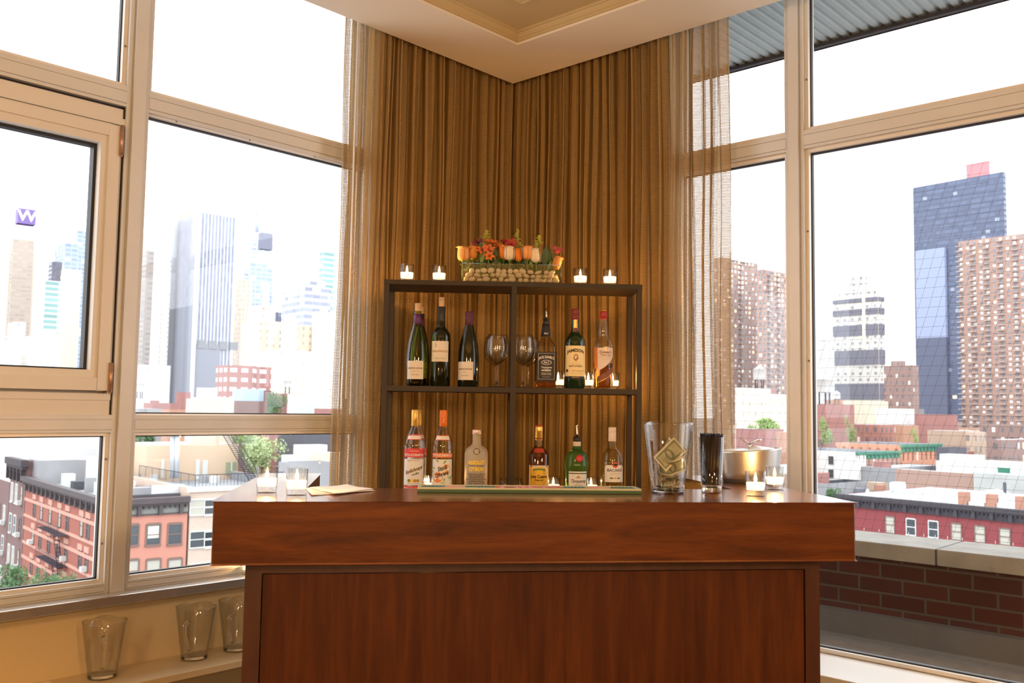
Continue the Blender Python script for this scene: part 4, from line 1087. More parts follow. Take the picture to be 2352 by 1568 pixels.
M_peb = P('cream_pebble', (0.82, 0.69, 0.50), 0.45, var=0.12, vscale=60)
rp = random.Random(21)
pebs = []
peb0 = tag(MB().ell((0, 0, 0), (0.0125, 0.011, 0.0105), nu=16, nv=10).build('pebble', M_peb), 'smooth cream river pebble among those filling the glass trough', 'pebble', 'pebbles in the glass trough')
row_y = (TY0 + 0.0165, TY0 + 0.046, TY0 + 0.076)
cnt = 0
for ri, yy in enumerate(row_y):
    for lv in range(2 + (ri == 0)):
        x = TX0 + 0.020 + (lv % 2) * 0.011
        while x < TX1 - 0.016:
            sx_, sz_ = rp.uniform(0.75, 1.25), rp.uniform(0.70, 1.10)
            skip = lv == 2 and rp.random() < 0.25
            if not skip:
                o = peb0 if cnt == 0 else peb0.copy()
                if cnt: COL.objects.link(o)
                o.location = (x, yy + rp.uniform(-0.001, 0.001), ZT + 0.0062 + 0.0105 * sz_ + lv * 0.0165 + (lv > 0) * rp.uniform(0, 0.002))
                o.scale = (sx_, 0.95, sz_); o.rotation_euler = (0, rp.uniform(-0.5, 0.5) if lv else rp.uniform(-.12, .12), 0)
                cnt += 1
            x += 0.0125 * sx_ * 2 + rp.uniform(0.0, 0.002)
M_stem = P('flower_stem', (0.16, 0.26, 0.04), 0.5)
M_leaf = P('dark_leaf', (0.035, 0.085, 0.020), 0.4, var=0.3, vscale=60)
M_sepal = P('rose_sepal', (0.16, 0.28, 0.05), 0.5)
def petal_sheet(m, a0, span, prof, curl=0.0, nu=10):
    """a petal: part of a surface of revolution, narrower at its foot and tip."""
    vs = []; fs = []; n = len(prof)
    for j, (r, z) in enumerate(prof):
        q = j / (n - 1)
        wsp = span * (0.55 + 0.45 * math.sin(math.pi * min(1, q * 1.15 + 0.08)))
        for i in range(nu + 1):
            u = i / nu - 0.5
            a = a0 + u * wsp
            k = 1 + curl * q * q * (abs(u) * 2) ** 2
            zz = z - (abs(u) * 2) ** 2.4 * 0.003 * q * q
            vs.append((r * k * math.cos(a), r * k * math.sin(a), zz))
    for j in range(n - 1):
        for i in range(nu): fs.append((j * (nu + 1) + i, j * (nu + 1) + i + 1, (j + 1) * (nu + 1) + i + 1, (j + 1) * (nu + 1) + i))
    m.add(vs, fs, 0, True)
def leafmesh(m, p, d, up, L, w, n=8, bend=0.3):
    p = Vector(p); d = Vector(d).normalized(); sd_ = d.cross(Vector(up)).normalized(); nn = sd_.cross(d)
    vs = []; fs = []
    for j in range(n + 1):
        q = j / n; ww = w * math.sin(math.pi * (q ** 0.8) * 0.97 + 0.05)
        c = p + d * (L * q) + nn * (-bend * L * q * q)
        vs += [c - sd_ * ww + nn * ww * 0.25, c, c + sd_ * ww + nn * ww * 0.25]
    for j in range(n):
        for i in (0, 1): fs.append((3 * j + i, 3 * j + i + 1, 3 * j + 4 + i, 3 * j + 3 + i))
    m.add(vs, fs, 0, True)
roses = {}
def rose(x, ytop, ybot, w, tilt, mat, label, Y=3.575, seed=0):
    # x, ytop, ybot, w measured on my 8.711x look at the flowers
    b = fpt(x, ybot, Y); tpz = fpt(x, ytop, Y).z
    H = (tpz - b.z) * 1.04; R = w / 8.711 / F * Y / 2 * 1.2
    t = thing('rose', label, 'rose', (b.x, b.y, ZT + 0.012), 0, 'roses in the glass trough')
    zb = b.z - (ZT + 0.012)
    M = Matrix.Translation((0, 0, zb)) @ Matrix.Rotation(tilt, 4, 'Y')
    m = MB(); rs_ = random.Random(seed)
    for k in range(11):
        q = k / 10; ro = R * (0.42 + 0.58 * q)
        hh = H * (0.98 - 0.03 * q - 0.04 * rs_.random())
        fl_ = 1.0 + (0.10 if k > 7 else 0.02)
        prof = [(R * 0.35 * (0.5 + q * .5), 0.0), (ro * 0.84, H * 0.07), (ro * 1.0, H * 0.24), (ro * 1.01, H * 0.50), (ro * 0.95, hh * 0.76), (ro * 0.93, hh * 0.90), (ro * 0.98 * fl_, hh * 0.975)] + ([(ro * 1.10 * fl_, hh * 0.985), (ro * 1.17 * fl_, hh * 0.955)] if k > 6 else [(ro * 0.99, hh * 0.995), (ro * 1.0, hh)])
        petal_sheet(m, k * 2.4 + seed, 2.3 if k > 4 else 2.9, prof, 0.10)
    o = m.build('bloom', mat, t, nrm=False); o.matrix_local = M
    sm = MB()
    for k in range(5):
        a = k * 1.257 + seed
        dirn = Vector((math.cos(a), math.sin(a), 0.35 if k % 2 else 1.4))
        leafmesh(sm, (R * 0.2 * math.cos(a), R * 0.2 * math.sin(a), 0.0), dirn, (math.cos(a), math.sin(a), -1), R * 1.15, 0.0030, 6, -0.4 if k % 2 else 0.5)
    sm.ell((0, 0, -0.001), (R * 0.34, R * 0.34, 0.005), nu=10, nv=6)
    so = sm.build('sepals', M_sepal, t, nrm=False); so.matrix_local = M
    MB().tube([(0, 0, zb), (tilt * -0.02, 0, zb * 0.5), (tilt * -0.03 + 0.004 * math.sin(seed), 0.004, 0.0)], 0.0022, 7).build('stem', M_stem, t)
    return t
C_peach = P('peach_rose_petals', (0.90, 0.40, 0.12), 0.6, var=0.12, vscale=70, sss=0.1)
C_dull = P('apricot_rose_petals', (0.75, 0.33, 0.08), 0.6, var=0.15, vscale=70, sss=0.1)
C_org = P('orange_rose_petals', (0.85, 0.27, 0.03), 0.6, var=0.12, vscale=70, sss=0.1)
C_cream = P('cream_rose_petals', (0.85, 0.68, 0.42), 0.6, var=0.07, vscale=70, sss=0.1)
rose(205, 575, 860, 205, 0.0, C_peach, 'full peach orange rose at the far left end of the trough', 3.565, 1)
rose(395, 560, 822, 178, 0.05, C_dull, 'apricot rose second from the left end, beside the full peach rose', 3.590, 2)
rose(1005, 548, 832, 138, -0.03, C_org, 'narrow deep orange rose just left of the front cream rose', 3.580, 3)
rose(1135, 570, 848, 186, 0.0, C_cream, 'front cream rose at the middle of the trough', 3.560, 4)
rose(1330, 600, 872, 140, -0.22, C_org, 'leaning deep orange rose just right of the middle cream rose', 3.578, 5)
rose(1400, 585, 850, 130, 0.06, C_cream, 'pale cream rose half hidden behind the orange blooms right of centre', 3.615, 6)
rose(1500, 560, 836, 172, 0.0, C_peach, 'veined peach rose between the two cream roses right of centre', 3.565, 7)
rose(1670, 612, 898, 180, -0.14, C_cream, 'rightmost cream rose leaning left beside the dark leaves', 3.562, 8)
rose(2035, 755, 1035, 165, 0.32, C_dull, 'low apricot rose tilted right at the right end of the trough', 3.572, 9)
def alst(x, y, size, mat, label, yaw, pitch, Y, seed):
    c = fpt(x, y, Y)
    t = thing('alstroemeria', label, 'flower', (c.x, c.y, ZT + 0.012), 0, 'alstroemerias in the glass trough')
    zb = c.z - (ZT + 0.012)
    L = size / 8.711 / F * Y * 0.68
    M = Matrix.Translation((0, 0, zb)) @ Matrix.Rotation(yaw, 4, 'Z') @ Matrix.Rotation(pitch, 4, 'X')
    m = MB()
    for k in range(6):
        a = k * math.pi / 3 + seed
        w = L * (0.34 if k % 2 else 0.26)
        leafmesh(m, (0.15 * L * math.cos(a), 0.15 * L * math.sin(a), -L * 0.55), (math.cos(a) * 0.62, math.sin(a) * 0.62, 0.95), (-math.sin(a), math.cos(a), 0), 0.001, 0.0, 2) if False else None
        vs = []; fs = []; n = 7
        for j in range(n + 1):
            q = j / n; rr = L * (0.06 + 0.22 * q + 0.72 * q * q); zz = L * (-0.5 + 1.15 * q - 0.45 * q * q)
            ww = w * math.sin(math.pi * (0.06 + 0.88 * q ** 0.9))
            ca, sa = math.cos(a), math.sin(a)
            for u in (-1, 0, 1):
                vs.append((rr * ca - sa * ww * u, rr * sa + ca * ww * u, zz + (abs(u) * ww * 0.3)))
        for j in range(n):
            for i in (0, 1): fs.append((3 * j + i, 3 * j + i + 1, 3 * j + 4 + i, 3 * j + 3 + i))
        m.add(vs, fs, 0, True)
    o = m.build('petals', mat, t, nrm=False); o.matrix_local = M
    sm = MB()
    for k in range(5):
        a = k * 1.257; sm.tube([(0, 0, -L * 0.4), (0.12 * L * math.cos(a), 0.12 * L * math.sin(a), L * 0.2), (0.2 * L * math.cos(a), 0.2 * L * math.sin(a), L * 0.5)], [0.0005, 0.0005, 0.0011], 5)
    so = sm.build('stamens', P('stamen', (0.35, 0.12, 0.03), 0.6) if 'stamen' not in bpy.data.materials else bpy.data.materials['stamen'], t, nrm=False); so.matrix_local = M
    base = M @ Vector((0, 0, -L * 0.5))
    MB().tube([base, (base.x * 0.5, base.y * 0.5 + 0.004, zb * 0.5), (0, 0.006, 0)], 0.0017, 6).build('stem', M_stem, t)
C_al = P('orange_alstroemeria', (0.82, 0.22, 0.04), 0.6, var=0.2, vscale=90)
C_co = P('coral_alstroemeria', (0.85, 0.20, 0.07), 0.6, var=0.2, vscale=90)
C_pu = P('purple_alstroemeria', (0.16, 0.015, 0.07), 0.55, var=0.3, vscale=90)
C_dr = P('dark_red_alstroemeria', (0.26, 0.012, 0.015), 0.5, var=0.3, vscale=90)
C_rd = P('red_alstroemeria', (0.45, 0.035, 0.03), 0.5, var=0.3, vscale=90)
C_pk = P('pink_alstroemeria', (0.60, 0.10, 0.12), 0.5, var=0.3, vscale=90)
alst(750, 490, 250, C_al, 'orange alstroemeria standing above the left roses', 0.3, 0.45, 3.60, 0.2)
alst(590, 640, 210, C_co, 'coral alstroemeria just right of the apricot rose', -0.3, 0.9, 3.565, 0.5)
alst(720, 620, 210, C_co, 'coral alstroemeria with the widest open petals, left of centre', 0.3, 0.75, 3.562, 0.1)
alst(730, 760, 170, C_al, 'small orange alstroemeria hanging over the trough rim left of centre', 0.1, 1.45, 3.555, 0.9)
alst(400, 530, 150, C_pk, 'small magenta alstroemeria bud behind the two leftmost roses', 0.5, 0.4, 3.61, 0.4)
alst(520, 480, 200, C_pu, 'dark purple alstroemeria behind the left roses', -0.2, 0.5, 3.60, 0.3)
alst(1035, 480, 190, C_dr, 'dark red alstroemeria standing behind the centre roses', 0.0, 0.5, 3.61, 0.7)
alst(1170, 520, 220, C_rd, 'red alstroemeria open toward the room above the middle cream rose', 0.0, 0.95, 3.585, 0.2)
alst(880, 540, 200, C_al, 'orange brown alstroemeria between the left blooms and the centre roses', 0.6, 0.6, 3.60, 0.6)
alst(2090, 650, 240, C_pk, 'pink alstroemeria at the right end of the trough', 0.4, 0.55, 3.59, 0.5)
M_gr = P('goldenrod_buds', (0.48, 0.46, 0.06), 0.7, var=0.25, vscale=90)
def goldenrod(x, ytop, ybot, w, lean, label, dens, seed):
    Y = 3.615; b = fpt(x, ybot, Y); tz = fpt(x, ytop, Y).z
    t = thing('goldenrod', label, 'flower', (b.x, b.y, ZT + 0.012), 0, 'goldenrod sprigs in the glass trough')
    zb = b.z - (ZT + 0.012); H = tz - b.z; W = w / 8.711 / F * Y / 2
    rg = random.Random(seed); m = MB(); st = MB()
    st.tube([(0, 0.003, 0), (0, 0, zb), (lean * 0.5, 0, zb + H * 0.5), (lean, 0, zb + H)], [0.0018, 0.0015, 0.001, 0.0006], 6)
    for k in range(11):
        q = k / 10; z = zb + H * (0.02 + 0.95 * q); L = W * (1.0 - 0.8 * q) * rg.uniform(0.7, 1.1)
        for d in range(3):
            a = rg.uniform(0, 6.28); ex = L * math.cos(a); ey = L * 0.6 * math.sin(a)
            p0 = Vector((lean * q, 0, z)); p1 = p0 + Vector((ex, ey, L * 0.25))
            st.tube([p0, p1], 0.0004, 4)
            for i in range(dens):
                f_ = 0.3 + 0.7 * i / max(1, dens - 1); p = p0.lerp(p1, f_) + Vector((rg.uniform(-1, 1), rg.uniform(-1, 1), rg.uniform(0, 1.5))) * 0.0016
                m.ell(p, (0.0021,) * 3, nu=6, nv=4)
    st.build('stem', M_stem, t)
    m.build('bud_plume', M_gr, t, nrm=False)
goldenrod(660, 265, 480, 260, 0.002, 'thin sparse goldenrod sprig at the left of the arrangement', 3, 1)
goldenrod(1270, 240, 590, 230, 0.004, 'tallest goldenrod sprig, standing at the middle of the arrangement', 6, 2)
goldenrod(1700, 358, 640, 260, 0.006, 'goldenrod sprig at the right behind the cream rose', 6, 3)
def leaf(x, y0, y1, w, lean, label, Y, mat=None):
    b = fpt(x, y1, Y); tz = fpt(x, y0, Y).z
    t = thing('leaf_sprig', label, 'leaf', (b.x, b.y, b.z), 0, 'broad leaves in the glass trough')
    m = MB(); leafmesh(m, (0, 0, 0), (lean, 0.05, 1), (0, 1, 0.05), (tz - b.z), w / 8.711 / F * Y / 2, 10, 0.06)
    m.build('leaf_blade', mat or M_leaf, t, nrm=False)
    MB().tube([(0, 0, 0.003), (0, 0.002, min(0, ZT + 0.012 - b.z) - 0.0)], 0.0013, 5).build('leaf_stalk', M_stem, t)
leaf(1830, 545, 960, 150, 0.10, 'broad dark green leaf standing upright near the right end', 3.565)
leaf(1925, 620, 920, 130, 0.05, 'dark leaf behind the broad upright leaf at the right', 3.60)
leaf(860, 600, 790, 120, -0.15, 'short dark leaf under the orange alstroemerias', 3.575)
leaf(770, 870, 1110, 110, -0.30, 'dark leaf pressed inside the trough glass left of centre', 3.555)
leaf(900, 850, 1010, 110, 0.2, 'dark leaf inside the trough below the narrow orange rose', 3.565)
leaf(560, 720, 900, 80, 0.3, 'bright green leaf below the coral alstroemerias', 3.558, M_sepal)
leaf(1590, 850, 990, 70, -0.35, 'small green leaf hanging below the rightmost cream rose', 3.556, M_sepal)
leaf(1890, 820, 1080, 50, 0.35, 'slim green leaf slanting inside the right end of the trough', 3.558, M_sepal)
leaf(565, 480, 590, 90, -0.1, 'small dark leaf between the purple and orange alstroemerias', 3.57)

fol = thing('foliage_tangle', 'dark tangle of leaves and twigs packed between the blooms in the trough', 'foliage', (TCX, 3.60, ZT + 0.03))
fm = MB(); rl = random.Random(31)
for k in range(230):
    x = rl.uniform(-hw + 0.015, hw - 0.015); y = rl.uniform(-0.030, 0.032); z = rl.uniform(0.004, 0.062 if y > -0.005 else 0.045)
    leafmesh(fm, (x, y, z), (rl.uniform(-1, 1), rl.uniform(-.6, .3), rl.uniform(0.2, 1.3)), (0.2, 1, 0.1), rl.uniform(0.018, 0.042), rl.uniform(0.004, 0.010), 6, rl.uniform(-0.2, 0.5))
fm.build('leaves', M_leaf, fol, nrm=False)['kind'] = 'stuff'
tg = MB()
for k in range(60):
    x = rl.uniform(-hw + 0.02, hw - 0.02); y = rl.uniform(-0.036, 0.03); p = Vector((x, y, rl.uniform(0, 0.02)))
    tg.tube([p, p + Vector((rl.uniform(-.02, .02), 0.002, 0.02)), p + Vector((rl.uniform(-.03, .03), 0, rl.uniform(0.03, 0.05)))], 0.0009, 4)
tg.build('twigs', M_stem, fol)['kind'] = 'stuff'

# ------------------------------------------------------------ on the bar top
# pitchers
def pitcher(name, label, loc, rz, H=0.185, r0=0.046, r1=0.072, group=None, handle=True, spout=True, ribs=True):
    t = thing(name, label, 'pitcher', loc, rz, group)
    seg = 56; prof = []
    nz = 26
    def R_(q): return r0 + (r1 - r0) * q ** 1.05
    vs = []; fs = []
    def ringv(q, off, zadd=0.0):
        out = []
        for i in range(seg):
            a = 2 * math.pi * i / seg
            d = math.atan2(math.sin(a - math.pi / 2), math.cos(a - math.pi / 2))   # spout on +Y
            sp = math.exp(-(d / 0.34) ** 2) * max(0, (q - 0.72) / 0.28) ** 2
            r = R_(q) - off + (0.016 * sp if spout else 0)
            if ribs and q < 0.36 and q > 0.06: r += 0.0009 * math.sin(q * 150)
            dip = 0.0
            if spout: dip = -0.005 * math.exp(-((abs(d) - 0.62) / 0.25) ** 2) * max(0, (q - 0.8) / 0.2)
            dip += 0.004 * (1 - math.cos(a - math.pi / 2)) * 0 
            out.append((r * math.cos(a), r * math.sin(a), H * q + zadd + dip))
        return out
    rings = [ringv(j / nz, 0) for j in range(nz + 1)] + [ringv(1 - j / nz * 0.94, 0.0032) for j in range(nz + 1)]
    for r in rings: vs += r
    for j in range(len(rings) - 1):
        for i in range(seg): fs.append((j * seg + i, j * seg + (i + 1) % seg, (j + 1) * seg + (i + 1) % seg, (j + 1) * seg + i))
    n = len(rings)
    fs.append(list(range(seg))[::-1]); fs.append([(n - 1) * seg + i for i in range(seg)])
    MB().add(vs, fs, 0, True).build('glass_body', G_clear, t)
    MB().lathe([(0, 0.0015), (r0 - 0.002, 0.0015), (r0 - 0.0005, H * 0.05), (0, H * 0.05)], 40).build('thick_base', G_thick, t)
    if handle:
        pts = []
        y0 = -(R_(0.82)); y1 = -(R_(0.24))
        for q in range(13):
            u = q / 12
            z = H * (0.80 - 0.56 * u); bul = 0.034 * math.sin(math.pi * (0.06 + 0.94 * u) ** 0.62) 
            pts.append((0, (y0 + (y1 - y0) * u) - bul, z))
        pts = [(0, y0 + 0.001, H * 0.78)] + pts[1:-1] + [(0, y1 + 0.001, H * 0.22)]
        MB().tube(pts, [0.007] * 4 + [0.0062] * 5 + [0.0055] * 4, 10).build('handle', G_thick, t)
    return t
pp = onz(1541, 1135, ZB)
pl = (pp.x + 0.002, pp.y + 0.048, ZB)
pit = pitcher('tip_pitcher', 'clear glass pitcher of dollar bills on the right of the bar top', pl, 0.35, H=at(1541, 969, pl[1]).z - ZB, r0=0.046, r1=0.071, handle=False)
# dollar bills
M_bill = None
def bill_mat():
    m, nt, N, L, b = newmat('banknote_paper')
    uv = N.new('ShaderNodeUVMap'); sp = N.new('ShaderNodeSeparateXYZ'); L.new(uv.outputs[0], sp.inputs[0])
    du = mth(nt, 'ABSOLUTE', mth(nt, 'SUBTRACT', sp.outputs[0], 0.5)); dv = mth(nt, 'ABSOLUTE', mth(nt, 'SUBTRACT', sp.outputs[1], 0.5))
    inner = mth(nt, 'MULTIPLY', mth(nt, 'LESS_THAN', du, 0.455), mth(nt, 'LESS_THAN', dv, 0.40))
    inn2 = mth(nt, 'MULTIPLY', mth(nt, 'LESS_THAN', du, 0.40), mth(nt, 'LESS_THAN', dv, 0.30))
    oval = mth(nt, 'LESS_THAN', mth(nt, 'ADD', mth(nt, 'POWER', mth(nt, 'DIVIDE', du, 0.13), 2.0), mth(nt, 'POWER', mth(nt, 'DIVIDE', dv, 0.36), 2.0)), 1.0)
    ov2 = mth(nt, 'LESS_THAN', mth(nt, 'ADD', mth(nt, 'POWER', mth(nt, 'DIVIDE', du, 0.065), 2.0), mth(nt, 'POWER', mth(nt, 'DIVIDE', dv, 0.22), 2.0)), 1.0)
    ns = N.new('ShaderNodeTexNoise'); ns.inputs['Scale'].default_value = 45; L.new(uv.outputs[0], ns.inputs['Vector'])
    c = mixc(nt, inner, (0.62, 0.60, 0.46), (0.17, 0.20, 0.12))
    c = mixc(nt, inn2, c, (0.42, 0.43, 0.30))
    c = mixc(nt, oval, c, (0.15, 0.18, 0.10)); c = mixc(nt, ov2, c, (0.48, 0.48, 0.36))
    c = mixc(nt, mth(nt, 'MULTIPLY', mth(nt, 'GREATER_THAN', ns.outputs['Fac'], 0.55), inner), c, (0.22, 0.25, 0.15))
    L.new(c, b.inputs['Base Color']); b.inputs['Roughness'].default_value = 0.7
    return m
M_bill = bill_mat()
def bill(label, centre, M, curl, seed, wav=0.003):
    W, H = 0.084, 0.056; nu, nv = 22, 10
    rb = random.Random(seed); p1, p2 = rb.uniform(0, 6), rb.uniform(0, 6)
    vs = []; fs = []; uvs = []
    for j in range(nv + 1):
        for i in range(nu + 1):
            u, v = i / nu, j / nv; x = (u - 0.5) * W; z = (v - 0.5) * H
            if curl: a = x * curl; X, Yy = math.sin(a) / curl, (1 - math.cos(a)) / curl
            else: X, Yy = x, 0
            Yy += wav * math.sin(u * 9 + p1) * math.cos(v * 5 + p2)
            vs.append(M @ Vector((X, -Yy, z)) + Vector(centre))
    for j in range(nv):
        for i in range(nu):
            fs.append((j * (nu + 1) + i, j * (nu + 1) + i + 1, (j + 1) * (nu + 1) + i + 1, (j + 1) * (nu + 1) + i))
            uvs.append([(i / nu, j / nv), ((i + 1) / nu, j / nv), ((i + 1) / nu, (j + 1) / nv), (i / nu, (j + 1) / nv)])
    o = MB().add(vs, fs, 0, True, uvs).build('dollar_bill', M_bill, nrm=False)
    tag(o, label, 'banknote', 'dollar bills in the pitcher')
    return o
def cb(px, py, Y=None):
    return at(px, py, Y or pl[1])
Rm = lambda a, b_, c_: Matrix.Rotation(a, 3, 'Y') @ Matrix.Rotation(b_, 3, 'X') @ Matrix.Rotation(c_, 3, 'Z')
bill('dollar bill standing tilted in the pitcher with its face toward the room', cb(1538, 1043, pl[1] - 0.012), Rm(-0.75, 0.15, 0.1), 3.0, 1, 0.001).scale = (1, 1, 1)
bill('dollar bill curling up behind the tilted face bill at the right', cb(1544, 1038, pl[1] + 0.016), Rm(0.5, -0.2, 0.4), 12.0, 2)
bill('curved dollar bill cradling the tilted bill at mid height of the pitcher', cb(1545, 1074, pl[1] - 0.004), Rm(-0.35, 0.7, -0.2), -14.0, 3)
for k, (dz, a, b_, lab_) in enumerate(((0.040, 0.2, 1.2, 'crumpled dollar bill highest of those lying low in the pitcher'),
        (0.031, 1.3, 1.35, 'crumpled dollar bill lying second in the low pile in the pitcher'),
        (0.022, -0.5, 1.4, 'crumpled dollar bill lying near the bottom of the pitcher'),
        (0.0145, 0.8, 1.5, 'flattened dollar bill at the very bottom of the pitcher'))):
    o = bill(lab_, (0, 0, 0), Matrix.Rotation(a, 3, 'Z') @ Matrix.Rotation(b_, 3, 'X'), 16.0 - 3 * k, 10 + k, 0.0035)
    o.scale = (0.74, 0.74, 0.74); o.location = (pl[0], pl[1], ZB + dz)

# glass of black straws
sp0 = onz(1640, 1131, ZB)
sl0 = (sp0.x, sp0.y + 0.028, ZB)
HS = at(1640, 1003, sl0[1]).z - ZB
t = thing('straw_glass', 'tall clear highball glass packed with black straws on the bar top', 'glass', sl0)
MB().lathe([(0, 0), (0.0285, 0), (0.0295, 0.004), (0.0300, 0.016), (0.0365, HS), (0.0345, HS), (0.0285, 0.021), (0, 0.019)], 40).build('glass_cup', G_clear, t)
MB().lathe([(0, 0.0012), (0.0275, 0.0012), (0.0284, 0.016), (0, 0.016)], 36).build('thick_base', G_thick, t)
M_straw = P('black_straw_plastic', (0.012, 0.010, 0.009), 0.35, spec=0.3)
rq = random.Random(8)
n_s = 0
for ring_, cntr in ((0.0255, 26), (0.0205, 21), (0.0155, 16), (0.0105, 11), (0.005, 6)):
    for k in range(cntr):
        a = 2 * math.pi * k / cntr + rq.uniform(-.05, .05); tw = rq.uniform(0.15, 0.6)
        r1_ = ring_ * 1.22
        p0 = Vector((ring_ * math.cos(a), ring_ * math.sin(a), 0.0215)); p1 = Vector((r1_ * math.cos(a + tw), r1_ * math.sin(a + tw), HS + rq.uniform(0.006, 0.011)))
        o = MB().tube([p0, p1], 0.0021, 7).build('straw', M_straw, loc=sl0)
        tag(o, 'thin black cocktail straw packed upright in the tall highball glass', 'straw', 'black straws in the highball glass')

# ice bucket
M_alu = P('brushed_aluminium', (0.62, 0.60, 0.58), 0.32, metal=0.9)
M_lid = P('white_bucket_lid', (0.88, 0.88, 0.87), 0.25)
bY = 3.045; bX = at(1722, 1060, bY).x
t = thing('ice_bucket', 'oval brushed aluminium ice bucket with white lid on the right wing of the bar', 'ice bucket', (bX, bY, ZB), 0.0)
def oval(rx, ry, zf_, n=48): return [(rx * math.cos(2 * math.pi * i / n), ry * math.sin(2 * math.pi * i / n), zf_(2 * math.pi * i / n)) for i in range(n)]
ringsb = []
zr = lambda a: 0.108 + 0.008 * math.cos(a)
for q in (0.0, 0.03, 0.25, 0.5, 0.75, 0.97, 1.0):
    rx, ry = 0.094 + 0.011 * q, 0.074 + 0.010 * q
    if q == 0: rx -= .003; ry -= .003
    ringsb.append(oval(rx, ry, lambda a, q=q: 0.012 + (zr(a) - 0.012) * q))
ringsb.append(oval(0.1035, 0.0825, lambda a: zr(a) + 0.0018)); ringsb.append(oval(0.1015, 0.0805, lambda a: zr(a)))
ringsb.append(oval(0.100, 0.079, lambda a: zr(a) - 0.012))
vs = [p for r in ringsb for p in r]; n = 48
fs = [(j * n + i, j * n + (i + 1) % n, (j + 1) * n + (i + 1) % n, (j + 1) * n + i) for j in range(len(ringsb) - 1) for i in range(n)] + [list(range(n))[::-1]]
MB().add(vs, fs, 0, True).build('bucket_wall', M_alu, t)
MB().add([p for r in (oval(0.088, 0.068, lambda a: 0.0), oval(0.088, 0.068, lambda a: 0.013)) for p in r], [(i, (i + 1) % n, n + (i + 1) % n, n + i) for i in range(n)] + [list(range(n))[::-1]], 0, True).build('foot_ring', P('dark_foot_ring', (0.05, 0.045, 0.04), 0.5), t)
lr = [oval(0.0995 * k, 0.0785 * k, lambda a, k=k: zr(a) - 0.006 + 0.012 * (1 - k ** 2) + 0.012 * max(0, -math.cos(a)) * k * (1 - (k > 0.98))) for k in (1.0, 0.9, 0.75, 0.5, 0.25, 0.02)]
MB().add([p for r in lr for p in r], [(j * n + i, j * n + (i + 1) % n, (j + 1) * n + (i + 1) % n, (j + 1) * n + i) for j in range(len(lr) - 1) for i in range(n)] + [[5 * n + i for i in range(n)]], 0, True).build('lid', M_lid, t)
k_ = MB()
for sgn, dx, dz in ((-1, -0.030, 0.034), (1, 0.040, 0.030)):
    pts = [Vector((0, 0, 0.112)), Vector((0.0, 0, 0.128)), Vector((dx * 0.35, 0, 0.133)), Vector((dx * 0.75, 0, 0.118 + dz * 0.75)), Vector((dx, 0, 0.112 + dz))]
    vs = []; ww = [0.0045, 0.005, 0.011, 0.014, 0.004]
    for p, w in zip(pts, ww): vs += [p + Vector((0, -w, 0.0022)), p + Vector((0, w, 0.0022)), p + Vector((0, w, -0.0022)), p + Vector((0, -w, -0.0022))] if True else []
    k_.add(vs, [(4 * j + a, 4 * j + (a + 1) % 4, 4 * j + 4 + (a + 1) % 4, 4 * j + 4 + a) for j in range(4) for a in range(4)] + [(3, 2, 1, 0), (16, 17, 18, 19)], 0, True)
k_.tube([(0, 0, 0.108), (0, 0, 0.13)], 0.0055, 10)
k_.build('lid_handle', M_alu, t)

# bar mat
f0, f1 = onz(958, 1131, ZB), onz(1474, 1135, ZB)
du_ = Vector((f1.x - f0.x, f1.y - f0.y, 0)); LM = du_.length; ang = math.atan2(du_.y, du_.x)
t = thing('bar_mat', 'long green rubber bar mat with pink and teal pattern on the bar top', 'bar mat', (f0.x, f0.y, ZB), ang)
DM = 0.090
M_mg = P('green_rubber', (0.045, 0.10, 0.045), 0.5); M_mc = P('cream_rubber_edge', (0.50, 0.50, 0.36), 0.5)
M_mt = P('teal_rubber', (0.02, 0.16, 0.16), 0.5); M_mp = P('pink_rubber', (0.80, 0.25, 0.28), 0.5); M_mr = P('red_rubber', (0.60, 0.06, 0.05), 0.5)
MB().box(0, LM, 0, DM, 0, 0.0095).build('mat_base', M_mg, t, bevel=0.0015)
rim = MB()
for a in ((0.001, LM - 0.001, 0.001, 0.009), (0.001, LM - 0.001, DM - 0.009, DM - 0.001), (0.001, 0.010, 0.009, DM - 0.009), (LM - 0.010, LM - 0.001, 0.009, DM - 0.009)): rim.box(a[0], a[1], a[2], a[3], 0.0095, 0.0150)
rim.build('mat_rim', M_mc, t)
MB().box(0.010, LM - 0.010, 0.009, DM - 0.009, 0.0095, 0.0108).build('mat_well', M_mg, t)
rb_ = MB()
for (xa, xb) in ((0.012, 0.068), (0.130, 0.212), (0.408, 0.470), (0.545, LM - 0.013)):
    x = xa
    while x < xb:
        rb_.add([(x, 0.012, 0.0108), (x + 0.0065, 0.012, 0.0108), (x + 0.0125, DM - 0.012, 0.0108), (x + 0.006, DM - 0.012, 0.0108)] + [(x, 0.012, 0.0135), (x + 0.0065, 0.012, 0.0135), (x + 0.0125, DM - 0.012, 0.0135), (x + 0.006, DM - 0.012, 0.0135)],
                [(3, 2, 1, 0), (4, 5, 6, 7), (0, 1, 5, 4), (1, 2, 6, 5), (2, 3, 7, 6), (3, 0, 4, 7)]); x += 0.0105
rb_.build('teal_ribs', M_mt, t)['kind'] = 'stuff'
for cx0 in (0.100, 0.508):
    MB().prism([(cx0 - 0.036, DM / 2), (cx0, 0.016), (cx0 + 0.036, DM / 2), (cx0, DM - 0.016)], 0.0108, 0.0132).build('pink_diamond', M_mp, t)
pkl = MB(); x = 0.222
MB().box(0.216, 0.404, 0.012, DM - 0.012, 0.0108, 0.0128).build('red_panel', M_mr, t)
lm = lettering('lettering', 'MILA', 0.066, M_mp, t, lambda x, z: Vector((0.310 + x, 0.0445 + z, 0.0138)), 1.15, 0, 0.002)

